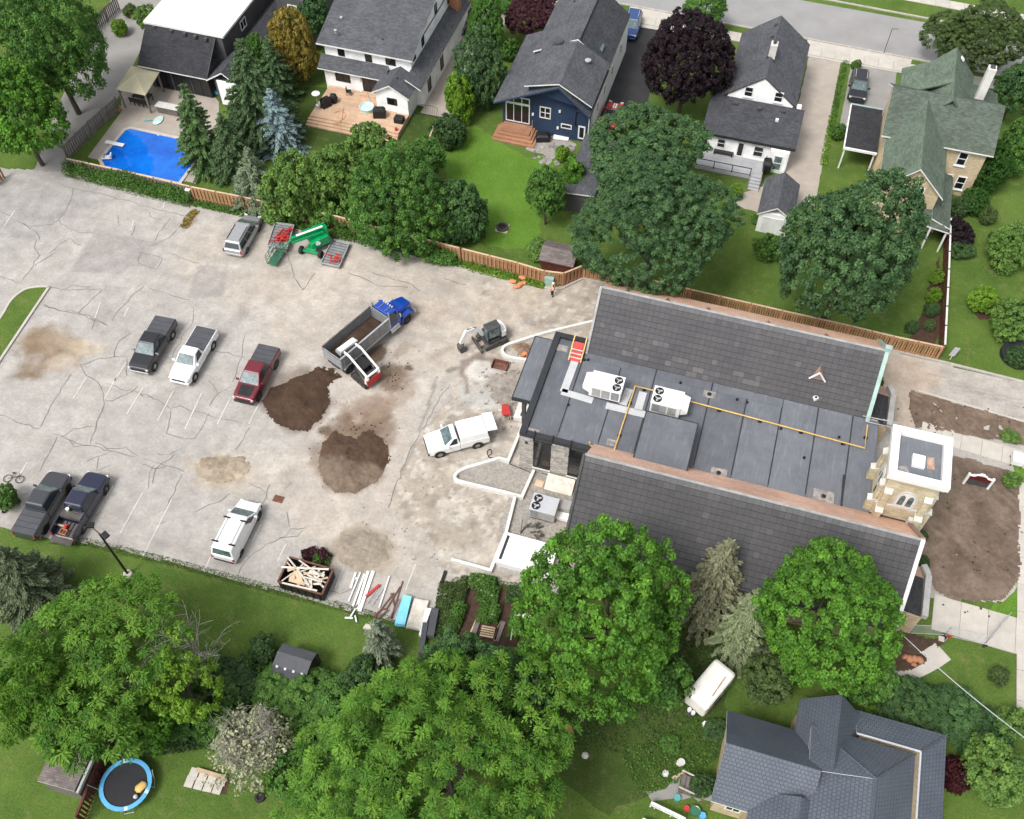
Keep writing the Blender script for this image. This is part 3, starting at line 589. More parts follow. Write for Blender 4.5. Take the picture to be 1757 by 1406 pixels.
# soil beds: uneven ground with wheel tracks
def soil_bed(name, poly, seed, c0, c1, label=None):
    P = [G2(*p) for p in poly]; xs = [p[0] for p in P]; ys = [p[1] for p in P]; s = .12
    x, y = np.meshgrid(np.arange(min(xs) - .5, max(xs) + .5, s), np.arange(min(ys) - .5, max(ys) + .5, s))
    w = (fbm(x, y, 1.2, seed) - .5) * .5; k = inpoly(x + w, y - w, P)
    nz = fbm(x, y, 1.6, seed + 3, 5); tr = np.sin((x * .8 + y * .35 + fbm(x, y, 4, seed + 5) * 5) * 7.5) * smooth(.42, .6, fbm(x, y, 3, seed + 8))
    z = .03 + nz * .16 + tr * .035 + (fbm(x, y, .3, seed + 11, 2) - .5) * .07
    m = np.clip(nz * 1.3 - .15 + tr * .12, 0, 1)[..., None]; c = np.array(c0) * (1 - m) + np.array(c1) * m
    i = np.arange(x.size).reshape(x.shape); kk = k[:-1, :-1]; q = np.stack([i[:-1, :-1], i[:-1, 1:], i[1:, 1:], i[1:, :-1]], -1)[kk]
    o = colmesh(name, np.stack([x.ravel(), y.ravel(), z.ravel()], 1), q, c.reshape(-1, 3), 'soil_att', smooth=True); o['kind'] = 'structure'; return o
soil_bed('bare_soil', [(1562, 672), (1660, 700), (1757, 727), (1900, 770), (1880, 800), (1745, 765), (1640, 745), (1570, 736), (1555, 700)], 3, (.115, .082, .06), (.19, .14, .105))
soil_bed('bare_soil', [(1575, 780), (1660, 790), (1745, 815), (1748, 900), (1748, 990), (1720, 1032), (1640, 1034), (1600, 1012), (1570, 930)], 23, (.095, .068, .05), (.185, .14, .108))
soil_bed('planting_soil', [(1480, 1090), (1530, 1085), (1620, 1100), (1600, 1125), (1560, 1150), (1500, 1150)], 33, (.05, .032, .022), (.085, .055, .038))
# lawns east of the bare ground
sheet('lawn_strip', rag([G2(*p) for p in ((1735, 780), (1790, 800), (1790, 1070), (1690, 1050), (1748, 1010), (1752, 900), (1742, 830))], .2, .5, 9), .06, 'lawn')
# ------------------------------------------------------------------ the church
ch = thing('church_building', 'large brick church with two dark tiled gables, flat roof between and square tower', 'church', (2, 46, 0))
TILE_ANG = math.atan2(4.8, 4.4)
# walls
wb = MB()
wb.box(-8.6, 50.4, 0, 13.2, 57.2, 4.9); wb.box(-5.9, 34.0, 0, 16.7, 41.6, 4.1); wb.box(-8.7, 41.62, 0, 14.3, 50.38, 4.85)
wb.build('wall', 'cream_brick', ch)
for x, y0, ym, y1, za, zb in ((13.2, 50.4, 53.85, 57.3, 4.9, 8.8), (-8.6, 50.4, 53.85, 57.3, 4.9, 8.8), (16.7, 34.0, 38.0, 41.6, 4.1, 8.8), (-5.9, 34.0, 38.0, 41.6, 4.1, 8.8)):
    s = .15; MB().loft([[(x - s, y0, za), (x - s, y1, za), (x - s, ym, zb)], [(x + s - .15, y0, za), (x + s - .15, y1, za), (x + s - .15, ym, zb)]]).build('gable_wall', 'cream_brick', ch)
# tiled slopes: each visible tile a piece, the rest of the courses joined
def tile_shape(w, h, shade):
    lo, hi = .034, .022
    V = [(-w / 2, -h / 2, 0), (w / 2, -h / 2, 0), (w / 2, h / 2, 0), (-w / 2, h / 2, 0), (-w / 2, -h / 2, lo), (w / 2, -h / 2, lo), (w / 2, h / 2, hi), (-w / 2, h / 2, hi)]
    return np.array(V), [(3, 2, 1, 0), (4, 5, 6, 7), (0, 1, 5, 4), (1, 2, 6, 5), (2, 3, 7, 6), (3, 0, 4, 7)]
def tiled_slope(u0, u1, v_lo, z_lo, v_hi, z_hi, cols, rows, keep_rows, pale, seed):
    rd = random.Random(seed); L = math.hypot(v_hi - v_lo, z_hi - z_lo); ang = math.atan2(z_hi - z_lo, v_hi - v_lo); up = Vector((0, math.cos(ang), math.sin(ang))); nrm = Vector((0, -math.sin(ang), math.cos(ang)))
    o0 = Vector((u0, v_lo, z_lo)); cw, chh = (u1 - u0) / cols, L / rows
    base = MB().slab([(u0, v_lo, z_lo), (u1, v_lo, z_lo), (u1, v_hi, z_hi), (u0, v_hi, z_hi)], .18).build('roof_slope', ['shingle_black', 'steel_dark'], ch); bw = WL[base.name]
    V0, F0 = tile_shape(cw - .014, chh - .035, 1); mesh = {}
    SV, SF, SCc = [], [], []; n = 0; R = np.array(Matrix.Rotation(ang, 3, 'X'))
    for r in range(rows):
        for c in range(cols):
            p = o0 + Vector((cw * (c + .5), 0, 0)) + up * (chh * (r + .5)) + nrm * .003 * rd.random()
            sh = 0
            if r == rows - 1: sh = 3
            elif r == rows - 2: sh = 2 if rd.random() < .5 else 0
            elif (c, r) in pale: sh = 1
            elif rd.random() < .03: sh = 2
            col = ((1, 1, 1), (1.6, 1.52, 1.48), (1.25, 1.23, 1.2), (1.7, 1.75, 1.75))[sh]
            if r in keep_rows and n < 300:
                n += 1
                if sh not in mesh:
                    o = colmesh('roof_tile', V0, F0, [col] * 8, 'roof_tile', base); mesh[sh] = o.data
                else: o = link('roof_tile', mesh[sh], base)
                o.location = p - bw; o.rotation_euler = (ang, 0, rd.uniform(-.012, .012))
            else:
                k = len(SV) * 8; SV.append(V0 @ R.T + np.array(p - bw)); SF += [tuple(i + k for i in f) for f in F0]; j = rd.uniform(.92, 1.08); SCc += [tuple(x * j for x in col)] * 8
    o = colmesh('tile_courses', np.concatenate(SV), SF, SCc, 'roof_tile', base); o['kind'] = 'stuff'
    return base
pn = {(4, 4), (5, 4), (11, 4), (12, 4), (13, 4), (15, 2), (16, 2), (17, 2), (6, 1), (7, 1), (9, 1), (10, 1), (14, 1), (19, 1), (20, 1), (22, 3), (26, 2), (27, 2), (28, 1), (29, 1), (18, 0), (19, 0), (21, 0), (8, 2), (30, 1), (30, 2), (36, 6)}
tiled_slope(-8.9, 13.4, 50.2, 5.0, 53.85, 9.0, 50, 12, range(0, 12, 2), pn, 3)
tiled_slope(-6.2, 17.0, 33.6, 4.2, 38.0, 9.0, 52, 14, range(8, 14), {(20, 9), (41, 10)}, 5)
# far slopes in copper-coloured tile, ridge caps and verges
for u0, u1, v0, z0, v1, z1 in ((-8.9, 13.4, 53.87, 9.0, 57.7, 5.75), (-6.2, 17.0, 38.02, 9.0, 41.75, 4.98)):
    MB().slab([(u0, v0, z0), (u1, v0, z0), (u1, v1, z1), (u0, v1, z1)], .15).build('copper_slope', ['copper_tile', 'steel_dark'], ch)
    MB().tube([(u0 - .02, v0, z0 + .03), (u1 + .02, v0, z0 + .03)], .10, 6).build('ridge_cap', 'stone_coping', ch)
MB().beam((13.5, 50.0, 4.95), (13.5, 53.9, 9.12), .30, .2).build('verge', 'verdigris', ch); MB().beam((13.5, 53.92, 9.1), (13.5, 57.7, 5.85), .30, .2).build('verge', 'verdigris', ch)
MB().beam((-8.98, 50.1, 4.98), (-8.98, 53.9, 9.1), .18, .2).build('verge', 'stone_coping', ch); MB().beam((-6.28, 33.5, 4.2), (-6.28, 38.0, 9.08), .18, .2).build('verge', 'steel_dark', ch)
MB().beam((17.1, 33.4, 4.1), (17.1, 38.0, 9.1), .26, .22).build('verge', 'white_trim', ch); MB().beam((17.1, 38.03, 9.08), (17.1, 41.6, 5.25), .30, .22).build('verge', 'copper_cap', ch)
MB().obox((17.15, 41.45, 5.5), .5, .35, 1.0).build('verge_stone', 'limestone', ch); MB().obox((13.5, 53.9, 9.25), .5, .4, .4).build('verge_stone', 'verdigris', ch)
MB().box(-6.2, 33.35, 4.05, 17.0, 33.55, 4.2).build('gutter', 'steel_dark', ch)
for px, py in ((1078, 492), (1145, 514), (1215, 531), (1320, 552), (1420, 573)):
    g = G(px, py, 8.9); u, v = g.x, 54.25; MB().add([(u - .45, v - .1, 8.55), (u + .45, v - .1, 8.55), (u, v - .25, 9.22), (u, v + 1.0, 8.0)], [(0, 1, 2), (1, 3, 2), (3, 0, 2), (0, 3, 1)]).build('ridge_gablet', 'copper_cap', ch)
# white gablet and small vent on the north gable's near slope
gu, gv, gz = 9.05, 51.9, 6.85
MB().add([(gu - .55, gv - .5, gz - .05), (gu + .55, gv - .5, gz - .05), (gu, gv - .5, gz + .75), (gu, gv + .5, gz + .62)], [(0, 1, 2), (1, 3, 2), (3, 0, 2)]).build('gablet_vent', 'copper_cap', ch)
gm = MB(); gm.beam((gu - .62, gv - .52, gz - .1), (gu, gv - .52, gz + .80), .08, .12); gm.beam((gu + .62, gv - .52, gz - .1), (gu, gv - .52, gz + .80), .08, .12); gm.build('gablet_trim', 'white_trim', ch)
MB().obox((9.33, 50.6, 5.5), .32, .32, .3, .7).build('roof_vent', 'white_trim', ch); MB().obox((9.33, 50.58, 5.66), .18, .18, .05, .7).build('vent_cap', 'plastic_black', ch)
# flat roof: separate membrane sheets over a deck
seams = [-11.45, -9.1, -5.95, -3.15, 1.4, 4.25, 7.0, 9.75, 12.4, 14.4]
fr = MB().box(-11.6, 41.72, 4.86, 14.4, 50.2, 4.95).build('flat_roof', 'flashing', ch)
random.seed(7)
for a, b in zip(seams[:-1], seams[1:]):
    o = MB().box(a + .02, 41.74 if a > -6 else 41.45, 4.952, b - .02, 50.18 if a > -9 else 51.2, 4.985 + random.uniform(0, .01)).build('membrane_sheet', 'membrane', fr)
MB().box(-11.45, 50.22, 4.8, -8.95, 51.25, 4.951).build('roof_edge_sheet', 'membrane', fr)
for x in seams[1:-1]: MB().box(x - .05, 42, 4.99, x + .05, 50.1, 5.003).build('seam_strip', 'flashing', fr)
for u0, u1, v0, v1 in ((-8.4, -3.2, 49.5, 50.15), (-3.1, .8, 49.3, 50.15), (1.5, 7, 49.35, 50.15)): MB().box(u0, v0, 5.0, u1, v1, 5.012 + .004 * (u0 > 0)).build('edge_flashing', 'membrane', fr)
for px, py, s in ((1217, 677, .95), (1233, 812, 1.2), (1413, 852, 1.5), (913, 742, 1.0), (965, 598, .9), (1050, 760, .8)):
    g = G(px, py, 5); MB().obox((g.x, g.y, 5.006), s, s * .72, .006, .03).build('scuffed_patch', 'scuff', fr)
    if px > 1100: MB().lathe((g.x, g.y, 5.0), [(.18, 0), (.18, .05), (.10, .12)], 10).build('roof_drain', 'plastic_black', fr)
for px, py in ((1352 / 4.3925 + 860, 480 + 775 / 4.3925), (1003, 617), (1009, 617), (1167, 776), (975, 694), (1440, 750), (1380, 785), (1340, 735), (1282, 690), (1265, 685)):
    g = G(px, py, 5.1); MB().lathe((g.x, g.y, 4.99), [(.11, 0), (.11, .12), (.06, .2)], 8).build('roof_vent', 'plastic_black', fr)
MB().beam(G(1448, 815, 5.03), G(1443, 873, 5.03), .14, .05).build('seam_strip', 'flashing', fr)
pb = MB().box(-2.95, 40.55, 4.99, .95, 44.95, 6.25).build('roof_box', 'membrane', ch); MB().box(-3.05, 40.5, 6.14, 1.05, 45.05, 6.242).build('box_rim', 'flashing', pb)
wp = MB()
zc = lambda x, y, z=5.0: G(860 + x / 4.3925, 480 + y / 4.3925, z)
for pts in (((565, 590), (470, 850)), ((455, 845), (690, 915)), ((790, 950), (1085, 1020)), ((965, 825), (915, 945)), ((1070, 850), (1030, 985))):
    a, b = zc(*pts[0]), zc(*pts[1]); MB().beam((a.x, a.y, 5.03), (b.x, b.y, 5.03), .62, .03).build('walkway_pad', 'membrane_pale', ch)
# west addition: parapets, canopy, veneered south wall
MB().box(-11.75, 41.1, 0, -8.72, 51.2, 4.86).build('addition_wall', 'veneer_back', ch); MB().box(-8.71, 41.1, 0, -6.2, 41.61, 4.86).build('addition_wall', 'veneer_back', ch)
for x0, y0, x1, y1, z in ((-11.95, 41.0, -11.45, 51.45, 5.25), (-11.44, 51.0, -8.95, 51.45, 5.25), (-11.44, 41.0, -6.2, 41.42, 5.10)):
    MB().box(x0, y0, 4.7, x1, y1, z).build('parapet', 'flashing', ch)
MB().box(-13.7, 44.7, 3.75, -11.96, 51.4, 4.12).build('canopy', 'flashing', ch); MB().box(-13.6, 44.8, 4.121, -11.98, 51.3, 4.14).build('canopy_sheet', 'membrane', ch)
MB().box(-12.9, 44.9, .5, -12.6, 45.2, 3.75).build('canopy_post', 'steel_dark', ch); MB().box(-12.9, 50.7, 0, -12.6, 51.0, 3.75).build('canopy_post', 'steel_dark', ch)
vw = MB().box(-11.9, 41.02, .15, -6.2, 41.095, 4.69).build('veneer_wall', 'veneer_back', ch); vo = WL[vw.name]
wins = ((-10.78, -9.38, .85, 4.62), (-7.95, -6.45, .85, 4.62)); rd = random.Random(5); z = .2; cnt = 0; vm = {}
while z < 4.6:
    h = rd.choice((.11, .14, .18)); u = -11.92 - rd.random() * .2
    while u < -6.25:
        w = rd.choice((.3, .42, .55, .7)); a, b = max(u, -11.92), min(u + w, -6.22); u += w
        for w0, w1, z0, z1 in wins:
            if z + h > z0 and z < z1 and b > w0 and a < w1: a, b = (a, w0) if a < w0 else (w1, b)
        if b - a < .08 or cnt >= 300: continue
        cnt += 1; key = (round(b - a, 1), h)
        if key not in vm: vm[key] = MB().box(-key[0] / 2, -.05, 0, key[0] / 2, .0, h).build('veneer_stone', 'veneer', None)
        o = vm[key] if vm[key].parent is None else link('veneer_stone', vm[key].data)
        o.parent = vw; o.location = Vector(((a + b) / 2, 41.02 + rd.uniform(-.025, .01), z)) - vo; o.scale = ((b - a - .015) / key[0], 1, .92)
    z += h
for w0, w1, z0, z1 in wins:
    w = window(ch, ((w0 + w1) / 2, 41.0, (z0 + z1) / 2), (1, 0, 0), w1 - w0, z1 - z0, (0, -1, 0), 'black_trim', 1, 3, fw=.06); MB().box(w0 - .05, 40.86, z0 - .08, w1 + .05, 41.0, z0).build('sill', 'concrete_white', ch)
for x in (-10.8, -9.36, -7.9): MB().box(x - .04, 40.9, 4.5, x + .04, 41.42, 5.28).build('parapet_joint', 'flashing', ch)
MB().lathe((-11.35, 40.98, 4.1), [(.1, -.12), (.1, .05)], 8, axis='y').build('wall_lamp', 'plastic_black', ch)
MB().box(-10.05, 40.99, .0, -9.25, 41.0, .8).build('basement_hatch', 'steel_dark', ch)
for v0 in (42.6, 45.6, 48.4):
    window(ch, (-11.96, v0 + .6, 2.6), (0, 1, 0), 1.1, 2.6, (-1, 0, 0), 'black_trim', 1, 2, fw=.06)
for u0 in (-4.5, -1.5, 1.5, 4.5, 7.5, 10.5, 13.5): window(ch, (u0, 33.99, 2.3), (1, 0, 0), 1.0, 2.2, (0, -1, 0), 'limestone', 2, 2, fw=.1)
# east porches with tiled lean-to roofs and stone coping
for u0, u1, v0, v1, zh in ((13.42, 15.35, 51.45, 54.4, 3.2), (16.92, 19.0, 35.6, 38.6, 3.3)):
    p = MB().box(u0, v0 + .1, 0, u1 + .2, v1 + .7, zh - .5).build('porch_wall', 'cream_brick', ch)
    MB().slab([(u0, v0, zh + .3), (u1, v0, zh - .1), (u1, v1, zh - .1), (u0, v1, zh + .3)], .12).build('porch_roof', ['shingle_black', 'flashing'], ch)
    MB().slab([(u0, v1 + .01, zh + .3), (u1, v1 + .01, zh - .1), (u1 - .3, v1 + .9, zh - .1), (u0, v1 + .9, zh + .3)], .12).build('porch_roof', ['copper_cap', 'flashing'], ch)
    q = MB(); q.beam((u1 + .2, v0 - .1, zh + .02), (u1 + .28, v1 + .2, zh + .02), .42, .5); q.beam((u1 + .28, v1 + .2, zh + .02), (u1 - .1, v1 + .95, zh + .02), .40, .48); q.build('porch_coping', 'stone_coping', ch)
# tower
tw = MB().box(14.4, 41.78, 0, 17.8, 45.3, 10.28).build('tower', 'tower_brick', ch)
cp = MB()
cp.box(14.05, 41.35, 10.3, 18.12, 41.85, 10.78); cp.box(14.05, 45.18, 10.3, 18.12, 45.68, 10.78); cp.box(14.05, 41.851, 10.3, 14.6, 45.179, 10.78); cp.box(17.57, 41.851, 10.3, 18.12, 45.179, 10.78)
cp.box(14.22, 41.55, 9.95, 17.98, 45.5, 10.299)
cp.build('tower_cap', 'white_enamel', tw); MB().box(14.6, 41.86, 10.3, 17.56, 45.17, 10.36).build('tower_roof', 'membrane', tw)
MB().box(15.58, 42.72, 10.36, 16.42, 43.70, 10.62).build('roof_hatch', 'white_enamel', tw); MB().obox((16.85, 43.4, 10.365), .5, 1.0, .012, .1).build('rust_patch', 'rust_stain', tw)
MB().obox((15.1, 42.3, 10.365), .7, .6, .012, .2).build('scuffed_patch', 'scuff', tw)
def arch(parent, c, t, nrm, w, h):
    c = Vector(c); t = Vector(t); nm = Vector(nrm); zv = Vector((0, 0, 1)); k = 10
    def out(W, hb): return [(-W, -h / 2), (W, -h / 2)] + [(W * math.cos(math.pi * j / k), hb + W * 1.15 * math.sin(math.pi * j / k)) for j in range(k + 1)]
    def pr(pts, d0, d1, nmz, mat, par):
        P = [c + t * a + zv * b + nm * d for d in (d0, d1) for a, b in pts]; n = len(pts)
        return MB().add(P, [tuple(range(n)), tuple(range(2 * n - 1, n - 1, -1))] + [(i, (i + 1) % n, n + (i + 1) % n, n + i) for i in range(n)]).build(nmz, mat, par)
    o = pr(out(w / 2, .1), -.02, .06, 'window', 'limestone', parent); pr(out(w / 2 - .16, .08), .0, .075, 'tracery', 'concrete_white', o)
    for s in (-1, 1):
        pts = [(a * .42 + s * w * .19, b * .82 + .04) for a, b in out(w / 2 - .3, .05)]; pr(pts, .0, .085, 'pane', 'glass_pale', o)
    return o
arch(tw, (16.15, 41.77, 7.75), (1, 0, 0), (0, -1, 0), 1.5, 1.9); arch(tw, (14.39, 43.5, 7.75), (0, 1, 0), (-1, 0, 0), 1.4, 1.9)
MB().box(14.37, 43.2, 5.6, 14.40, 43.42, 6.3).build('slit_window', 'glass_dark', tw)
MB().box(14.3, 41.70, 6.55, 17.9, 41.775, 6.72).build('string_course', 'limestone', tw)
def buttress(x, y, dx, dy, zs):
    for k, (zt, d) in enumerate(zs):
        w = .44; ex, ey = dx * d, dy * d
        x0, x1 = sorted((x, x + ex)) if dx else (x - w / 2, x + w / 2); y0, y1 = sorted((y, y + ey)) if dy else (y - w / 2, y + w / 2)
        MB().box(x0 - .004 * k, y0 - .004 * k, 0, x1 + .004 * k, y1 + .004 * k, zt).build('buttress', 'tower_brick', tw)
        q = MB(); A = [(x0 - .06, y0 - .06), (x1 + .06, y0 - .06), (x1 + .06, y1 + .06), (x0 - .06, y1 + .06)]
        hz = [.34 if ((p[0] - x) * -dx + (p[1] - y) * -dy) > -d / 2 else .05 for p in A]
        q.loft([[(p[0], p[1], zt) for p in A], [(p[0], p[1], zt + hh) for p, hh in zip(A, hz)]]); q.build('buttress_cap', 'limestone', tw)
for x in (14.75, 17.45): buttress(x, 41.77, 0, -1, ((8.3, .26), (6.2, .55)))
for y in (42.2, 44.9): buttress(14.39, y, -1, 0, ((8.4, .24), (6.3, .5)))
for y in (42.2, 44.9): buttress(17.81, y, 1, 0, ((8.4, .24), (6.3, .5)))
MB().box(14.35, 41.1, 4.9, 17.7, 41.77, 5.1).build('tower_flashing', 'flashing', ch)
# ---- things standing on the flat roof
def rooftop_unit(label, u0, u1, v0, v1, z, fans_east, name='rooftop_unit', top='white_enamel', side='white_enamel', grp='air handling units of the church', ext=True):
    t = thing(name, label, 'hvac unit', ((u0 + u1) / 2, (v0 + v1) / 2, z), group=grp); h = 1.15
    MB().box(u0 + .1, v0 + .1, z, u1 - .1, v1 - .1, z + .3).build('base_curb', 'steel_dark', t)
    MB().box(u0, v0, z + .3, u1, v1, z + .3 + h).build('cabinet', side, t, bevel=.03); MB().box(u0 - .03, v0 - .03, z + .3 + h, u1 + .03, v1 + .03, z + .36 + h).build('top_panel', top, t, bevel=.015)
    fx = u1 - .42 if fans_east else u0 + .42
    for fy in (v0 + (v1 - v0) * .27, v0 + (v1 - v0) * .73):
        f = MB().lathe((fx, fy, z + .36 + h), [(.34, 0), (.34, .05), (.30, .05), (.30, .012)], 16).build('fan', 'plastic_black', t)
        b = MB()
        for k in range(3): b.obox((fx + .13 * math.cos(k * 2.1 + .4), fy + .13 * math.sin(k * 2.1 + .4), z + .36 + h + .03), .24, .13, .012, k * 2.1 + .4, .0, .25)
        b.build('fan_blade', 'galvanised', f)
    gx = fx - .3; MB().box(gx, v0 - .02, z + .45, gx + .6, v0 - .002, z + .2 + h).build('grille', 'steel_grey', t)
    for k in range(2):
        xx = (u0 + .25 + k * .75) if fans_east else (u1 - .95 - k * .75); MB().box(xx, v0 - .018, z + .42, xx + .66, v0 - .003, z + .2 + h).build('access_panel', 'unit_side', t)
    if ext:
        x0, x1 = (u0 - .55, u0) if fans_east else (u1, u1 + .55)
        MB().add([(x0, v0 + .1, z + .9), (x1, v0 + .1, z + .55), (x1, v1 - .1, z + .55), (x0, v1 - .1, z + .9), (x0, v0 + .1, z + 1.2), (x1, v0 + .1, z + 1.42), (x1, v1 - .1, z + 1.42), (x0, v1 - .1, z + 1.2)] if fans_east else [(x0, v0 + .1, z + .55), (x1, v0 + .1, z + .9), (x1, v1 - .1, z + .9), (x0, v1 - .1, z + .55), (x0, v0 + .1, z + 1.42), (x1, v0 + .1, z + 1.2), (x1, v1 - .1, z + 1.2), (x0, v1 - .1, z + 1.42)],
                 [(3, 2, 1, 0), (4, 5, 6, 7), (0, 1, 5, 4), (1, 2, 6, 5), (2, 3, 7, 6), (3, 0, 4, 7)]).build('intake_hood', top, t)
    return t
rooftop_unit('white rooftop air handler nearest the church canopy, fans at its east end', -7.75, -5.25, 45.85, 47.45, 4.99, True)
rooftop_unit('white rooftop air handler with gas pipe running into it, fans at its west end', -2.85, -.55, 45.75, 47.4, 4.99, False)
rooftop_unit('pale grey air handler on the gravel below the stone wall', -9.85, -7.85, 36.75, 38.25, .05, False, 'ground_unit', 'unit_grey', 'unit_side', ext=False)
gp = thing('gas_pipe', 'yellow gas pipe running along the flat church roof on black blocks', 'pipe', (4, 46, 5))
z5 = lambda x, y, z=5.25: G(1200 + x / 3.154, 560 + y / 3.154, z)
runs = [[zc(665, 1225, 5.7), zc(672, 1252, 5.25), zc(850, 1292, 5.25), zc(1010, 803, 5.25), zc(1150, 836, 5.25)], [zc(1375, 905, 5.25), z5(0, 420), z5(440, 537), z5(895, 660), z5(910, 535)]]
for rr in runs: MB().tube(rr, .058, 8).build('pipe_run', 'gas_yellow', gp)
for rr in runs:
    for a, b in zip(rr[1:-1], rr[2:]):
        for k in range(max(1, int((b - a).length / 2.6))):
            q = a.lerp(b, (k + .5) / max(1, int((b - a).length / 2.6))); MB().box(q.x - .14, q.y - .09, 4.995, q.x + .14, q.y + .09, 5.17).build('support_block', 'plastic_black', gp)
ld = thing('roof_hoist', 'yellow framed red hoist ladder in the corner of the flat roof', 'ladder', (-9.7, 50.1, 5))
for x in (-10.2, -9.2): MB().beam((x, 49.0, 5.05), (x, 50.9, 6.0), .09, .09).build('rail', 'gas_yellow', ld)
for k in range(3): MB().beam((-10.2, 49.2 + k * .3, 5.25 + k * .15), (-9.2, 49.2 + k * .3, 5.25 + k * .15), .07, .07).build('rung', 'lumber_white', ld)
MB().slab([(-10.1, 49.0, 5.06), (-9.3, 49.0, 5.06), (-9.3, 50.5, 5.72), (-10.1, 50.5, 5.72)], .05).build('deck', ['red_steel', 'red_steel'], ld)
# ---- low concrete walls, well cover and fittings west of the church
W7 = lambda x, y, z=.4: G2(540 + x / 3.993, 480 + y / 3.993, z)
S6 = lambda x, y, z=.4: G2(760 + x / 4.3925, 780 + y / 4.3925, z)
zq = lambda x, y, z=.4: G2(860 + x / 4.3925, 480 + y / 4.3925, z)
def lowwall(pts, label, h=.45):
    o = kerb_line('retaining_wall', pts, .24, h, 'concrete_white'); del o['kind']; return tag(o, label, 'retaining wall', 'new concrete walls by the church')
lowwall(bez([zq(*p) for p in ((720, 305), (480, 362), (300, 408), (120, 465), (30, 498), (8, 540), (45, 575), (110, 592), (190, 602))], 4), 'low concrete wall looping out from under the dark canopy')
lowwall([W7(*p) for p in ((1445, 950), (1325, 1240), (1265, 1222))] + [Vector(q) for q in bez([W7(1265, 1222), W7(1130, 1262), W7(1030, 1292), W7(968, 1330), S6(100, 190), S6(200, 220), S6(400, 268), S6(595, 318)], 4)][1:] + [S6(685, 118)], 'low concrete wall looping around a gravel bed before the stone wall')
lowwall([S6(*p) for p in ((545, 312), (475, 590), (358, 872), (62, 790))], 'low concrete wall running from gravel bed to the garden corner')
cv = thing('well_cover', 'white slab covering the light well beside the big tree', 'slab', (-9, 33.4, 0))
MB().box(-11.15, 32.15, 0, -6.95, 34.8, .62).build('cover', 'white_enamel', cv); MB().obox((-10.85, 33.5, .626), .22, 2.1, .012, -.02).build('slot', 'flashing', cv)
ft = thing('concrete_footing', 'white concrete footing with dark slot under the canopy end', 'footing', (-13.1, 46.2, 0))
MB().box(-13.75, 45.35, 0, -12.55, 47.1, .5).build('block', 'concrete_white', ft); q = MB(); q.box(-13.25, 45.65, .5, -13.02, 46.95, .512); q.box(-13.01, 45.65, .5, -12.7, 45.82, .512); q.build('slot', 'flashing', ft)
sheet('gravel_court', rag([(-11.9, 34.9), (-6.2, 34.9), (-6.2, 41.0), (-11.9, 41.0)], .1, .8, 2), .07, 'gravel_grey'); sheet('gravel_court', [W7(*p, 0) for p in ((1325, 1245), (1265, 1230), (1030, 1305), (985, 1340), (1000, 1385))] + [S6(*p, 0) for p in ((300, 260), (590, 330), (680, 130))], .078, 'gravel_grey')
ply = MB().add([(-9.45, 39.6, .1), (-7.2, 39.6, .1), (-7.2, 40.75, .75), (-9.45, 40.75, .75), (-9.45, 39.6, .16), (-7.2, 39.6, .16), (-7.2, 40.75, .81), (-9.45, 40.75, .81)], [(3, 2, 1, 0), (4, 5, 6, 7), (0, 1, 5, 4), (1, 2, 6, 5), (2, 3, 7, 6), (3, 0, 4, 7)]).build('plywood_board', 'lumber_white')
tag(ply, 'grey plywood board leaning below the stone wall windows', 'board')
ob = MB(); ob.box(-10.3, 39.7, .05, -9.6, 40.3, .14); tag(ob.build('plywood_offcut', 'lumber'), 'small orange plywood offcut lying beside the plywood board', 'board')
# ------------------------------------------------------------------ houses
S_ = (0, -1, 0); E_ = (1, 0, 0); W_ = (-1, 0, 0); X_ = (1, 0, 0); Y_ = (0, 1, 0)
def wall_box(parent, x0, y0, x1, y1, z0, z1, mat, name='wall'): return MB().box(x0, y0, z0, x1, y1, z1).build(name, mat, parent)
def lean(parent, x0, x1, y_lo, z_lo, y_hi, z_hi, mats, t=.14, name='roof'): return MB().slab([(x0, y_lo, z_lo), (x1, y_lo, z_lo), (x1, y_hi, z_hi), (x0, y_hi, z_hi)], t).build(name, list(mats), parent)
GW = ('shingle_grey', 'white_trim')
# --- white house with the timber deck
h = thing('white_house', 'white two-storey house with grey roof and large timber deck behind', 'house', (-41, 88, 0))
wall_box(h, -46.1, 82.6, -36.3, 99.5, 0, 5.6, 'white_siding')
lean(h, -46.7, -35.9, 82.0, 5.45, 91.2, 8.15, GW, .18); MB().slab([(-46.7, 91.22, 8.15), (-35.9, 91.22, 8.15), (-35.9, 100.2, 5.45), (-46.7, 100.2, 5.45)], .18).build('roof', list(GW), h)
MB().loft([[(-36.5, 82.6, 5.4), (-36.5, 99.5, 5.4), (-36.5, 91.2, 7.95)], [(-36.3, 82.6, 5.4), (-36.3, 99.5, 5.4), (-36.3, 91.2, 7.95)]]).build('gable_wall', 'white_siding', h)
wall_box(h, -46.1, 81.7, -39.3, 82.59, 0, 3.1, 'white_siding'); lean(h, -46.6, -38.9, 81.15, 3.0, 82.62, 3.85, GW)
wall_box(h, -36.29, 82.0, -35.0, 97.0, 0, 3.2, 'white_siding'); MB().slab([(-36.3, 80.6, 4.1), (-34.6, 80.6, 3.1), (-34.6, 97.2, 3.1), (-36.3, 97.2, 4.1)], .14).build('roof', list(GW), h)
gable_walls(h, -39.3, -35.75, 79.5, 82.0, 3.05, 4.1, 'y', 'white_siding'); gable_roof(h, -39.3, -35.75, 79.5, 82.6, 3.05, 4.1, 'y', .35, .35, GW)
for u, z, w, hh in ((-44.2, 4.55, .75, 1.1), (-41.1, 4.5, .75, 1.15), (-38.6, 4.5, 1.1, .95)): window(h, (u, 82.59, z), X_, w, hh, S_, 'black_trim', 1, 2, fw=.05)
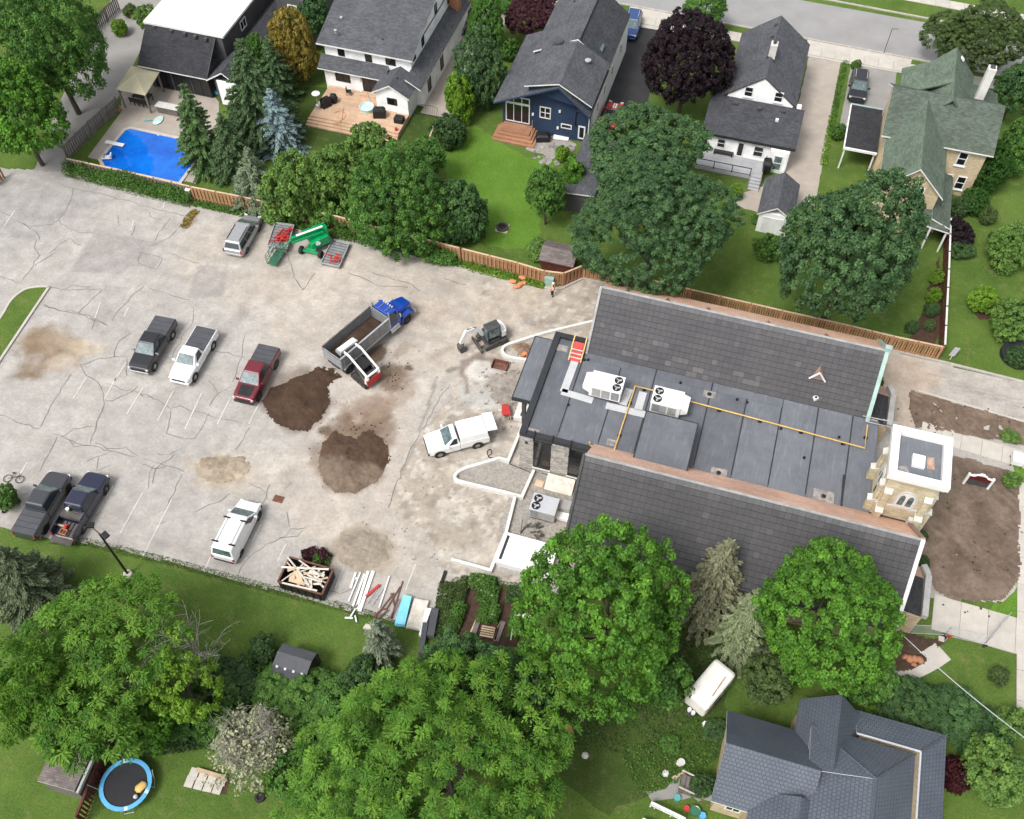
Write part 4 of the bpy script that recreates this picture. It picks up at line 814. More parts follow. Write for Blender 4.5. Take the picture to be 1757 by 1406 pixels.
window(h, (-44.0, 81.69, 1.95), X_, 1.7, 1.0, S_, 'black_trim', 2, 1, fw=.05); window(h, (-40.9, 81.69, 1.7), X_, 1.7, 2.1, S_, 'black_trim', 2, 1, fw=.06, name='patio_door')
window(h, (-37.5, 79.49, 1.9), X_, 1.1, .8, S_, 'black_trim', 2, 1, fw=.05)
for v, z in ((83.6, 5.0), (86.2, 5.0), (90.5, 6.2), (94.5, 5.0)): window(h, (-36.29, v, z), Y_, .7, 1.1, E_, 'black_trim', 1, 2, fw=.05)
for v in (84.0, 88.0): window(h, (-34.99, v, 1.6), Y_, .9, 1.9, E_, 'black_trim', 1, 1, fw=.05)
MB().box(-36.3, 94.6, 0, -35.2, 95.7, 9.2).build('chimney', 'terracotta', h)
for px, py in ((586, 33), (576, 55)): g = G(px, py, 6.4); vent(h, g, .12, .3, 'galvanised')
vent(h, G(656, 70, 5.9), .06, .3)
boxvent(h, G(680, 135, 3.9), .25)
MB().box(-41.9, 81.55, 2.0, -41.7, 81.68, 2.4).build('wall_lamp', 'galvanised', h)
dk = thing('timber_deck', 'pale timber deck with three wide steps behind the white house', 'deck', (-41, 79, 0))
MB().box(-45.75, 76.3, .0, -39.32, 81.68, .62).build('platform', 'deck_boards', dk); MB().box(-39.3, 76.3, .0, -35.7, 79.48, .62).build('platform', 'deck_boards', dk)
for k in range(3): MB().box(-45.85 - .02 * k, 76.3 - .34 * (k + 1), 0, -35.7, 76.29 - .34 * k, .46 - .155 * k).build('step', 'deck_boards', dk)
MB().box(-41.9, 80.9, .63, -39.4, 81.6, .82).build('step', 'deck_boards', dk)
# --- navy house
h = thing('navy_house', 'navy blue house with white framed windows and grey shingle roof', 'house', (-21, 88, 0))
MB().loft([[(-25.9, y, .0), (-16.7, y, 0), (-16.7, y, 4.55), (-19.65, y, 7.05), (-25.9, y, 4.0)] for y in (81.4, 92.0)]).build('wall', 'navy_siding', h)
NV = ('shingle_grey', 'navy_trim')
MB().slab([(-19.65, 79.9, 7.2), (-19.65, 92, 7.2), (-26.45, 92, 3.95), (-26.45, 79.9, 3.95)], .2).build('roof', list(NV), h); MB().slab([(-19.65, 79.9, 7.2), (-19.65, 88, 7.2), (-16.3, 88, 4.35), (-16.3, 79.9, 4.35)], .2).build('roof', list(NV), h)
MB().slab([(-19.65, 80.0, 7.55), (-19.65, 87.4, 7.55), (-23.2, 87.4, 6.6), (-23.2, 80.0, 6.6)], .14).build('dormer_roof', list(GW), h); MB().slab([(-19.65, 80.0, 7.55), (-19.65, 87.4, 7.55), (-16.2, 87.4, 5.6), (-16.2, 80.0, 5.6)], .14).build('dormer_roof', list(GW), h)
MB().loft([[(-22.9, y, 5.7), (-16.5, y, 4.6), (-16.5, y, 5.55), (-19.65, y, 7.38), (-22.9, y, 6.48)] for y in (80.6, 87.3)]).build('dormer_wall', 'navy_siding', h)
wall_box(h, -24.0, 92.0, -16.9, 97.0, 0, 4.6, 'white_wall'); wall_box(h, -16.69, 82.2, -16.45, 98.0, 0, 4.0, 'white_wall')
MB().slab([(-19.7, 87.4, 7.75), (-19.7, 97.3, 7.75), (-24.4, 97.3, 5.4), (-24.4, 87.4, 5.4)], .18).build('roof', list(GW), h); MB().slab([(-19.7, 87.4, 7.75), (-19.7, 97.3, 7.75), (-16.2, 97.3, 5.0), (-16.2, 87.4, 5.0)], .18).build('roof', ['shingle_dark', 'white_trim'], h)  # east slope's shade is put into its darker shingle
MB().beam((-19.72, 87.4, 7.8), (-19.72, 97.3, 7.8), .5, .1).build('ridge_cap', 'shingle_grey', h)
B3 = lambda x, y: (840 + x / 5.02, y / 5.02)
window(h, (-24.25, 81.39, 2.05), X_, 2.6, 2.3, S_, 'white_trim', 3, 1, fw=.1, name='patio_door')
dw = MB(); u0, u1 = -25.55, -22.95
wi = window(h, (-24.25, 81.39, 3.65), X_, 2.6, .8, S_, 'white_trim', 3, 1, fw=.1)
for u, z, w, hh in ((-21.25, 5.4, .95, .9), (-19.1, 5.35, .85, .95)): window(h, (u, 81.39, z), X_, w, hh, S_, 'white_trim', 2, 1, fw=.1)
window(h, (-21.3, 81.39, 2.75), X_, 1.2, 1.4, S_, 'white_trim', 2, 2, fw=.1); window(h, (-19.0, 81.39, 1.55), X_, 1.15, .55, S_, 'white_trim', 1, 1, fw=.09); window(h, (-17.35, 81.39, 1.15), X_, .75, 1.6, S_, 'white_trim', 1, 1, fw=.14, name='back_door')
q = MB(); q.tube([(-16.9, 81.3, 3.9), (-18.0, 81.3, 3.8), (-18.1, 81.3, 2.0), (-17.9, 81.3, 1.9)], .06, 6); q.build('downpipe', 'black_trim', h); MB().tube([(-16.62, 81.3, 4.2), (-16.62, 81.3, .1)], .06, 6).build('downpipe', 'white_trim', h)
for u, z in ((-22.6, 2.3), (-19.75, 3.3), (-19.9, 1.2)): MB().box(u - .1, 81.25, z - .14, u + .1, 81.38, z + .14).build('wall_lamp', 'white_trim', h)
for v in (84, 87, 90.5, 94.5): window(h, (-16.44, v, 2.6), Y_, .8, 1.2, E_, 'white_trim', 1, 2, fw=.07)
vent(h, G(1009, 104, 6.9), .22, .12, 'galvanised'); vent(h, G(984, 139, 6.7), .05, .35); vent(h, G(985, 5, 6.5), .06, .35)
sk = G(1033, 81, 6.2); MB().obox((sk.x, sk.y, sk.z - .05), .35, 1.2, .16, .0, math.radians(38)).build('skylight', 'glass_pale', h)
sk = G(957, 74, 7.1); MB().obox((sk.x, sk.y, sk.z), 1.2, .5, .12, .0, -.45).build('roof_vent', 'shingle_dark', h)
st_ = thing('back_steps', 'brown composite steps in four tiers below the navy house patio doors', 'steps', (-24.3, 80, 0))
for k in range(4): MB().box(-26.0 - .22 * k + .3, 79.9 - .36 * k, 0, -22.6 + .28 * k, 81.38 - .01 * k, .72 - .18 * k).build('step', 'deck_brown', st_)
MB().beam((-22.2, 79.4, .9), (-22.6, 81.2, 1.6), .06, .06).build('handrail', 'deck_brown', st_)
# flagstone patio: every stone a piece
fp = sheet('flagstone_patio', rag([G2(*p) for p in ((905, 256), (945, 272), (975, 270), (985, 245), (960, 235), (925, 232), (915, 240))], .2, .5, 4), .02, 'gravel_grey'); WL[fp.name] = Vector((0, 0, 0))
rd = random.Random(8); fpoly = [(892, 246), (922, 280), (955, 287), (985, 260), (985, 240), (958, 232), (918, 230)]
for i in range(120):
    g = G(rd.uniform(890, 990), rd.uniform(226, 290))
    a = PX(g.x, np.array([g.y]))
    if not inpoly(a[0], a[1], fpoly)[0]: continue
    n = rd.randint(5, 7); r0 = rd.uniform(.2, .38); MB().prism([(g.x + r0 * rd.uniform(.7, 1.1) * math.cos(2 * math.pi * k / n), g.y + r0 * rd.uniform(.7, 1.1) * math.sin(2 * math.pi * k / n)) for k in range(n)], .02, .05 + rd.uniform(0, .03)).build('flagstone', 'flagstone', fp)
# --- gabled white house with the grey deck
h = thing('gabled_white_house', 'white house with steep grey gable and lean-to extension above a grey deck', 'house', (-.4, 90, 0))
gable_walls(h, -3.75, 2.85, 87.4, 98.3, 4.7, 7.2, 'y', 'white_siding'); gable_roof(h, -3.75, 2.85, 87.4, 98.3, 4.75, 7.25, 'y', .35, .12, ('shingle_grey', 'black_trim'), t=.1)
wall_box(h, -4.9, 83.1, 3.7, 87.39, 0, 3.0, 'white_siding'); MB().slab([(-5.35, 82.85, 2.95), (-3.9, 82.85, 2.95), (-3.9, 88.4, 4.65), (-5.35, 88.4, 4.65)], .14).build('roof', ['shingle_dark', 'black_trim'], h)
MB().slab([(-3.88, 82.85, 2.98), (4.1, 82.85, 2.98), (4.1, 87.38, 4.36), (-3.88, 87.38, 4.36)], .14).build('roof', ['shingle_dark', 'black_trim'], h); MB().box(3.0, 87.39, 0, 3.7, 88.4, 4.2).build('wall', 'white_siding', h)
MB().box(-5.3, 82.7, 2.8, 4.05, 82.84, 2.93).build('gutter', 'black_trim', h)
for u in (-1.75, 1.25): window(h, (u, 87.39, 5.3), X_, .85, 1.15, S_, 'white_trim', 1, 2, fw=.07, sill=True)
window(h, (-3.2, 83.09, 1.85), X_, .85, 1.1, S_, 'white_trim', 1, 2, fw=.08); window(h, (-1.2, 83.09, 1.55), X_, .75, 1.8, S_, 'white_trim', 1, 1, fw=.12, name='back_door'); window(h, (.6, 83.09, 1.7), X_, 1.0, 1.3, S_, 'white_trim', 1, 2, fw=.08)
wall_box(h, 1.75, 82.45, 3.6, 83.09, 0, 2.7, 'white_siding'); window(h, (2.7, 82.44, 1.25), X_, .95, 1.9, S_, 'white_trim', 1, 2, glass='glass_pale', fw=.12, name='side_door')
MB().box(-.75, 90.9, 6.4, -.05, 91.8, 8.5).build('chimney', 'limestone', h); MB().box(-.82, 90.5, 6.5, .02, 90.9, 7.0).build('chimney_saddle', 'black_trim', h); MB().lathe((-.4, 91.35, 8.5), [(.16, 0), (.16, .35), (.2, .4)], 8).build('chimney_pot', 'steel_dark', h)
MB().box(-5.2, 87.9, 4.3, -4.85, 88.25, 5.6).build('stove_pipe', 'galvanised', h)
for px, py in ((1331, 43), (1325, 63), (1318, 98)): boxvent(h, G(px, py, 7.1), .3)
for px, py in ((1263, 178), (1304, 187), (1344, 192)): boxvent(h, G(px, py, 4.2), .42)
boxvent(h, G(1333, 207, 3.95), .3, 'white_trim'); vent(h, G(1365, 211, 3.8), .05, .35)
dk = thing('grey_deck', 'raised grey deck with black railing and stairs behind gabled white house', 'deck', (-1.8, 81.9, 0))
MB().box(-5.2, 80.55, .6, 1.6, 83.08, 1.0).build('platform', 'deck_grey', dk); MB().box(-5.15, 80.6, 0, 1.55, 80.7, .59).build('skirt', 'fence_grey', dk)
for a, b in ((-5.2, .35),):
    for x in np.arange(a, b + .01, (b - a) / 3): MB().box(x - .04, 80.5, 1.0, x + .04, 80.58, 1.95).build('railing_post', 'black_trim', dk)
    MB().box(a, 80.51, 1.88, b, 80.57, 1.94).build('top_rail', 'black_trim', dk); MB().box(a, 80.52, 1.10, b, 80.56, 1.14).build('bottom_rail', 'black_trim', dk)
    bm0 = None
    for x in np.arange(a + .12, b, .13):
        if bm0 is None: bm0 = MB().box(-.012, -.012, 0, .012, .012, .76).build('baluster', 'black_trim', dk); o = bm0
        else: o = link('baluster', bm0.data, dk)
        o.location = Vector((x, 80.54, 1.13)) - WL[dk.name]
for k in range(6): MB().box(.45, 80.55 - .33 * (k + 1), .0, 1.5, 80.54 - .33 * k, .84 - .14 * k).build('step', 'deck_grey', dk)
for x in (.40, 1.55): MB().beam((x, 80.5, .95), (x, 78.5, .12), .06, .12).build('stringer', 'fence_grey', dk)
MB().box(1.52, 80.5, 1.0, 1.58, 82.9, 1.95).build('side_rail', 'black_trim', dk)
dk.location.z = -.4
# small garage in front of it, side path
g_ = thing('small_garage', 'small white garage with grey shingle roof half under the round maple', 'garage', (3.6, 76.5, 0))
wall_box(g_, 2.1, 73.6, 5.0, 78.4, 0, 2.45, 'white_wall'); gable_roof(g_, 2.1, 5.0, 73.6, 78.4, 2.5, 3.5, 'y', .25, .2, ('shingle_grey', 'white_trim'))
MB().box(2.5, 73.56, 0, 4.6, 73.6, 2.0).build('garage_door', 'white_trim', g_)
sheet('rear_path', rag([(-1.0, 76.6), (2.0, 76.2), (2.0, 80.4), (.2, 78.6), (-.9, 78.2)], .15, .4, 3), .018, 'pavers')
# --- green-roofed brick house
h = thing('green_roof_house', 'cream brick house with green shingled cross gables and tall white chimney', 'house', (16, 88, 0))
GG = ('shingle_green', 'white_trim'); GD = ('shingle_green_dark', 'white_trim')
wall_box(h, 12.0, 84.4, 21.5, 91.9, 0, 5.9, 'cream_brick'); gable_roof(h, 12.0, 21.5, 84.4, 91.9, 6.0, 8.3, 'x', .5, .45, GD)
MB().loft([[(x, 84.4, 5.8), (x, 91.9, 5.8), (x, 88.15, 8.1)] for x in (12.1, 21.4)]).build('gable_wall', 'cream_brick', h)
gable_walls(h, 12.4, 17.4, 77.4, 85, 5.6, 8.0, 'y', 'cream_brick', rm=14.9); gable_roof(h, 12.4, 17.4, 77.4, 87.0, 5.6, 8.05, 'y', .4, .4, GG, rm=14.9)
wall_box(h, 15.0, 91.91, 19.3, 95.7, 0, 6.0, 'cream_brick'); gable_roof(h, 14.9, 19.4, 87.6, 95.7, 6.05, 8.55, 'y', .35, .35, ('shingle_green', 'shingle_green_dark'), rm=17.1)
wall_box(h, 13.0, 91.91, 14.99, 94.2, 0, 5.9, 'cream_brick'); MB().slab([(12.6, 90.3, 6.05), (17.05, 90.3, 8.45), (17.05, 94.7, 8.45), (12.6, 94.7, 6.05)], .16).build('roof', ['shingle_green', 'shingle_green_dark'], h)
wall_box(h, 19.31, 91.91, 22.0, 94.2, 0, 5.0, 'cream_brick'); MB().slab([(19.3, 90.6, 6.0), (22.3, 90.6, 5.2), (22.3, 94.5, 5.2), (19.3, 94.5, 6.0)], .14).build('roof', list(GD), h)
wall_box(h, 17.41, 78.3, 18.5, 84.2, 0, 2.7, 'cream_brick'); MB().slab([(17.42, 76.2, 3.5), (19.3, 76.2, 2.7), (19.3, 83.6, 2.7), (17.42, 83.6, 3.5)], .14).build('porch_roof', list(GD), h); MB().slab([(15.9, 76.0, 2.9), (19.3, 75.6, 2.7), (17.42, 77.38, 3.5), (15.9, 77.38, 3.5)], .14).build('porch_roof', list(GD), h)
for x in (16.1, 17.6, 19.1): MB().box(x - .08, 75.8, 0, x + .08, 75.96, 2.65).build('porch_post', 'white_trim', h)
MB().box(19.75, 91.2, 4, 20.5, 92.0, 9.8).build('chimney', 'concrete_white', h); MB().box(19.9, 91.4, 9.8, 20.35, 91.85, 9.95).build('chimney_pot', 'steel_dark', h)
window(h, (15.6, 77.39, 5.0), X_, .95, 1.5, S_, 'white_trim', 1, 2, fw=.1, sill=True); window(h, (14.1, 77.39, 5.0), X_, .95, 1.5, S_, 'white_trim', 1, 2, fw=.1)
for u, z in ((19.5, 4.4), (19.0, 1.6), (20.3, 1.6)): window(h, (u, 84.39, z), X_, .9, 1.6, S_, 'white_trim', 1, 2, fw=.1, sill=True)
for z in (1.6, 4.5):
    for v in (79.5, 82.5): window(h, (12.39, v, z), Y_, .9, 1.5, W_, 'white_trim', 1, 2, fw=.1)
for px, py, z in ((1652, 101, 8.6), (1640, 126, 8.6), (1638, 150, 8.4)): MB().obox(G(px, py, z - .6), .4, .4, .14, 0, .75).build('skylight', 'white_trim', h)
for px, py in ((1578, 240), (1574, 269)): MB().obox(G(px, py, 7.1), .45, .5, .14, 0, -.7).build('skylight', 'white_trim', h)
vent(h, G(1569, 226, 6.9), .1, .3)
c_ = thing('carport', 'dark flat-roofed carport beside the green-roofed house', 'carport', (10.2, 88.4, 0))
MB().box(8.7, 84.9, 2.62, 11.85, 91.9, 2.80).build('roof', 'shingle_black', c_); MB().box(8.62, 91.85, 2.6, 11.88, 92.0, 2.88).build('fascia', 'verdigris', c_); MB().box(8.6, 84.9, 2.6, 8.72, 91.84, 2.86).build('fascia', 'white_trim', c_); MB().box(8.6, 84.75, 2.6, 11.88, 84.89, 2.86).build('fascia', 'white_trim', c_)
for x, y in ((8.8, 85.1), (8.8, 91.6), (11.7, 85.1), (11.7, 91.6)): MB().box(x - .07, y - .07, 0, x + .07, y + .07, 2.61).build('post', 'white_trim', c_)
# --- grey house by the pool
h = thing('pool_house', 'dark grey house with white flat roof and charcoal shingles beside the pool', 'house', (-60, 82, 0))
wall_box(h, -65.0, 79.5, -56.3, 96, 0, 5.8, 'grey_siding'); MB().box(-65.4, 79.35, 5.81, -56.0, 96.2, 6.05).build('flat_roof', 'white_enamel', h)
wall_box(h, -64.6, 76.6, -57.4, 79.49, 0, 3.0, 'grey_siding'); lean(h, -65.2, -57.0, 75.9, 3.0, 79.36, 5.75, ('shingle_black', 'white_trim'))
for k in range(3): window(h, (-63.0 + k * 2.3, 76.59, 1.3), X_, 2.1, 2.2, S_, 'black_trim', 2, 1, fw=.07, name='patio_door')
window(h, (-56.29, 84.0, 4.6), Y_, 1.3, 1.1, E_, 'white_trim', 2, 1, fw=.1)
for px in (265, 294, 317, 335, 353): boxvent(h, G(px, 47 + (px - 265) * .24, 5.65), .35)
wall_box(h, -56.28, 76.2, -53.6, 90, 0, 3.0, 'grey_siding'); gable_roof(h, -56.9, -53.4, 76.2, 90, 3.0, 4.2, 'y', .2, .3, ('shingle_dark', 'white_trim'), rm=-55.0); MB().box(-55.9, 76.0, .0, -53.8, 76.19, 3.0).build('porch_front', 'white_wall', h)
wall_box(h, -53.5, 87, -50.2, 100, 0, 6.6, 'grey_siding'); MB().box(-53.6, 88.5, 0, -52.9, 89.4, 10.5).build('chimney', 'terracotta', h)
window(h, (-51.6, 86.99, 5.2), X_, 1.1, 1.4, S_, 'white_trim', 2, 1, fw=.1)
# --- pale garage at the top edge
h = thing('pale_garage', 'pale siding garage at the end of the grey picket fence', 'garage', (-75, 96, 0))
wall_box(h, -76.0, 93.6, -70.6, 100, 0, 3.0, 'pale_siding'); gable_roof(h, -76.0, -70.6, 93.6, 100, 3.0, 4.4, 'x', .3, .3, ('shingle_dark', 'white_trim')); window(h, (-73.2, 93.59, 2.0), X_, 1.1, .9, S_, 'black_trim', 3, 2, fw=.06)
# --- blue metal-roofed house
h = thing('metal_roof_house', 'cream house with many-hipped blue-grey metal tile roof', 'house', (14, 23, 0))
MT = ('metal_tile', 'white_trim')
wall_box(h, 7.6, 19.4, 20.5, 24.6, 0, 3.35, 'cream_brick'); wall_box(h, 11.9, 24.6, 15.4, 26.7, 0, 3.35, 'cream_brick'); wall_box(h, 15.41, 24.6, 20.6, 27.0, 0, 3.2, 'cream_brick'); wall_box(h, 9.5, 10.0, 20.6, 19.39, 0, 3.3, 'cream_brick')
gable_roof(h, 7.4, 12.9, 19.3, 24.7, 3.55, 5.75, 'x', .3, .2, MT); MB().loft([[(x, 19.4, 3.3), (x, 24.6, 3.3), (x, 22.0, 5.45)] for x in (7.6, 7.8)]).build('gable_wall', 'cream_brick', h)
gable_roof(h, 11.9, 15.4, 22.6, 26.9, 3.7, 6.0, 'y', .25, .2, ('metal_tile', 'metal_tile'), rm=13.75)
sk = [(15.3, 27.5, 3.35), (21.1, 27.5, 3.35), (21.1, 16.0, 3.35), (15.3, 16.0, 3.35)]; sk2 = [(15.3, 25.6, 4.15), (19.3, 25.6, 4.15), (19.3, 17.9, 4.15), (15.3, 17.9, 4.15)]
MB().slab([sk[0], sk[1], sk2[1], sk2[0]], .12).build('skirt_roof', list(MT), h); MB().slab([sk[1], sk[2], sk2[2], sk2[1]], .12).build('skirt_roof', list(MT), h)
wall_box(h, 13.0, 16, 18.8, 25.1, 3.3, 4.45, 'metal_tile', 'upper_wall')
a, b, c, d = (12.4, 25.2, 4.5), (18.9, 25.2, 4.5), (18.9, 15.5, 4.5), (12.4, 15.5, 4.5); r1, r2 = (16.1, 22.2, 6.6), (16.1, 18.8, 6.6)
MB().slab([a, b, r1], .1).build('hip_roof', list(MT), h); MB().slab([b, c, r2, r1], .1).build('hip_roof', list(MT), h); MB().slab([d, a, r1, r2], .1).build('hip_roof', list(MT), h); MB().slab([c, d, r2], .1).build('hip_roof', list(MT), h)
gable_roof(h, 9.8, 14.6, 10, 20.0, 3.6, 5.2, 'y', .3, .3, MT); gable_roof(h, 15.0, 19.2, 12, 19.5, 3.7, 6.3, 'y', .3, .3, MT)
MB().slab([(12.4, 22.0, 5.4), (12.4, 25.2, 4.5), (16.1, 22.2, 6.6)], .1).build('hip_roof', list(MT), h)
for p, q in ((sk[1], sk2[1]), (sk2[0], sk2[1]), (sk2[1], sk2[2]), (r1, a), (r1, b), (r1, r2)): MB().tube([Vector(p) + Vector((0, 0, .05)), Vector(q) + Vector((0, 0, .05))], .07, 6).build('ridge_cap', 'unit_grey' if p in sk2 else 'metal_tile', h)
window(h, (8.8, 19.39, 1.9), X_, 1.0, 1.2, S_, 'white_trim', 2, 1)
# --- sheds
h = thing('gambrel_shed', 'small charcoal plastic shed with barn roof at the lawn edge', 'shed', (-22, 19.8, 0))
prof = [(18.8, 0), (18.8, 1.35), (19.4, 2.15), (20.35, 2.35), (21.1, 2.0), (21.3, 1.35), (21.3, 0)]
MB().loft([[(x, y, z) for y, z in prof] for x in (-23.1, -20.75)]).build('body', 'unit_side', h).data.materials[0] = MATS['steel_dark']
for a, b in zip(prof[1:-2], prof[2:-1]): MB().slab([(-23.2, a[0], a[1] + .04), (-20.65, a[0], a[1] + .04), (-20.65, b[0], b[1] + .04), (-23.2, b[0], b[1] + .04)], .05).build('roof_panel', ['tonneau', 'tonneau'], h)
for k in range(4): MB().obox((-22.85 + k * .62, 19.38, 2.2), .16, .16, .05, 0, 0, .5).build('roof_light', 'unit_grey', h)
MB().box(-20.74, 19.1, .0, -20.7, 20.9, 1.7).build('door', 'plastic_black', h); MB().slab([(-20.69, 19.0, .12), (-19.9, 19.0, .03), (-19.9, 20.8, .03), (-20.69, 20.8, .12)], .03).build('ramp', ['lumber_white', 'lumber_white'], h)
h = thing('brown_shed', 'small shed with brown shingle roof behind the board fence', 'shed', (-14.8, 63.4, 0))
wall_box(h, -16.2, 62.2, -13.3, 64.4, 0, 1.95, 'red_wood'); gable_roof(h, -16.2, -13.3, 62.2, 64.4, 2.0, 2.45, 'x', .25, .2, ('shingle_brown', 'red_wood'))
bpy.data.objects[h.name]['label'] = 'small shed with brown shingle roof behind the board fence'
h = thing('grey_roof_shed', 'narrow shed with slate grey roof beside the navy house yard', 'shed', (-15, 74, 0))
wall_box(h, -16.4, 71.0, -13.6, 79.6, 0, 2.3, 'grey_siding'); MB().slab([(-16.6, 70.8, 2.4), (-13.4, 70.8, 2.7), (-13.4, 79.8, 2.7), (-16.6, 79.8, 2.4)], .14).build('roof', ['shingle_grey', 'white_trim'], h)
h = thing('brown_roof_garage', 'low garage with brown shingle roof behind the trampoline', 'garage', (-34, 10.5, 0))
t3 = lambda x, y, z=0: G(x / 3.1375, 1050 + y / 3.1375, z)
A, B, Cc, D = t3(200, 910, 2.6), t3(395, 965, 2.6), t3(520, 690, 2.9), t3(330, 640, 2.9)
MB().slab([A, B, Cc, D], .14).build('roof', ['shingle_brown', 'white_trim'], h)
MB().prism([(p.x * .97 + (A.x + Cc.x) / 2 * .03, p.y * .97 + (A.y + Cc.y) / 2 * .03) for p in (A, B, Cc, D)], 0, 2.4).build('wall', 'fence_grey', h); MB().beam(B + Vector((.2, 0, -.3)), Cc + Vector((.2, 0, -.3)), .16, .3).build('gutter', 'unit_side', h)
# ------------------------------------------------------------------ vehicles (local frame: x forward, y left, origin under the middle of the wheelbase)
def by_wheels(front, rear, half, z=.38):
    f, r = G(*front, z), G(*rear, z); d = (f - r); ang = math.atan2(d.y, d.x); mid = (f + r) / 2; n = Vector((-math.sin(ang), math.cos(ang), 0))
    if n.dot(Vector((mid.x, mid.y, 0))) < 0: n = -n
    mid += n * half; return (mid.x, mid.y, .04), ang
def LB(mb, name, mat, par, **k): return mb.build(name, mat, par, world=False, **k)
def wheel(par, x, y, r=.38, w=.26, rim='rim_alloy', rr=.62):
    o = LB(MB().lathe((0, 0, 0), [(r * .55, -w / 2), (r * .9, -w / 2), (r, -w / 2 + .05), (r, w / 2 - .05), (r * .9, w / 2), (r * .55, w / 2)], 20, axis='y'), 'wheel', 'rubber', par, smooth=False)
    o.location = (x, y, r); s = 1 if y > 0 else -1
    q = MB().lathe((0, s * (w / 2 - .02), 0), [(r * rr, -.02), (r * rr, .02), (r * .25, .03)], 14, axis='y')
    LB(q, 'rim', rim, o); return o
def sect(x, w, zb, zt, rd=.09): return [(x, -w, zb), (x, w, zb), (x, w, zt - rd), (x, w - rd, zt), (x, -w + rd, zt), (x, -w, zt - rd)]
def frustum(xb0, xb1, xt0, xt1, wb, wt, z0, z1, rd=.08):
    "tapered cabin with a rounded roof edge"
    b = [(xb0, -wb, z0), (xb1, -wb, z0), (xb1, wb, z0), (xb0, wb, z0)]; t = [(xt0, -wt, z1 - rd), (xt1, -wt, z1 - rd), (xt1, wt, z1 - rd), (xt0, wt, z1 - rd)]; t2 = [(xt0 + rd, -wt + rd, z1), (xt1 - rd, -wt + rd, z1), (xt1 - rd, wt - rd, z1), (xt0 + rd, wt - rd, z1)]
    return MB().loft([b, t, t2])
def glass(par, fr, mat='glass_car', sides=((.06, .94),), wind=True, rear=True):
    "panes set just proud of a tapered cabin: windscreen, side windows, rear window"
    xb0, xb1, xt0, xt1, wb, wt, z0, z1 = fr; rd = .08; z1 = z1 - rd
    def face(a, b, c, d, u0, u1, v0, v1, off, nm, m):
        a, b, c, d = map(Vector, (a, b, c, d)); P = []
        for u, v in ((u0, v0), (u1, v0), (u1, v1), (u0, v1)): P.append((a.lerp(b, u)).lerp(d.lerp(c, u), v))
        n = (P[1] - P[0]).cross(P[3] - P[0]).normalized() * .016
        LB(MB().add([p - n for p in P] + [p + n for p in P], [(3, 2, 1, 0), (4, 5, 6, 7), (0, 1, 5, 4), (1, 2, 6, 5), (2, 3, 7, 6), (3, 0, 4, 7)]), nm, m, par)
    B = [(xb0, -wb, z0), (xb1, -wb, z0), (xb1, wb, z0), (xb0, wb, z0)]; T = [(xt0, -wt, z1), (xt1, -wt, z1), (xt1, wt, z1), (xt0, wt, z1)]
    if wind: face(B[1], B[2], T[2], T[1], .05, .95, .06, .95, 0, 'windscreen', 'glass_pale' if mat == 'glass_car' else mat)  # pale glass carries the windscreen's reflections in its colour
    if rear: face(B[3], B[0], T[0], T[3], .08, .92, .2, .9, 0, 'rear_window', mat)
    for a, b in sides:
        face(B[0], B[1], T[1], T[0], a, b, .06, .93, 0, 'side_window', mat); face(B[2], B[3], T[3], T[2], 1 - b, 1 - a, .06, .93, 0, 'side_window', mat)
def common(t, xf, xr, w, paint, wb, r=.38, zl=.72, mirror_x=1.0, mz=1.28, mir=None, bumper=None, rim='rim_alloy', hl=True):
    for x in (wb / 2, -wb / 2):
        for s in (-1, 1):
            wheel(t, x, s * (w - .12), r, rim=rim); a = MB().lathe((x, s * (w - .10), r + .02), [(r + .09, -.09), (r + .09, .112)], 18, axis='y'); LB(a, 'wheel_arch', 'plastic_black', t)
    for s in (-1, 1):
        LB(MB().obox((mirror_x, s * (w + .12), mz), .12, .24, .18), 'mirror', mir or paint, t)
        if hl: LB(MB().obox((xf - .10, s * (w - .26), zl + .16), .16, .34, .16, -s * .35), 'headlight', 'lamp_clear', t)
        LB(MB().obox((xr + .02, s * (w - .10), zl + .2), .10, .14, .34), 'tail_light', 'lamp_red', t)
    LB(MB().obox((xf - .04, 0, zl - .22), .16, w * 1.75, .22), 'bumper', bumper or paint, t, bevel=.04); LB(MB().obox((xr + .02, 0, zl - .18), .14, w * 1.7, .2), 'bumper', bumper or 'chrome', t, bevel=.03)
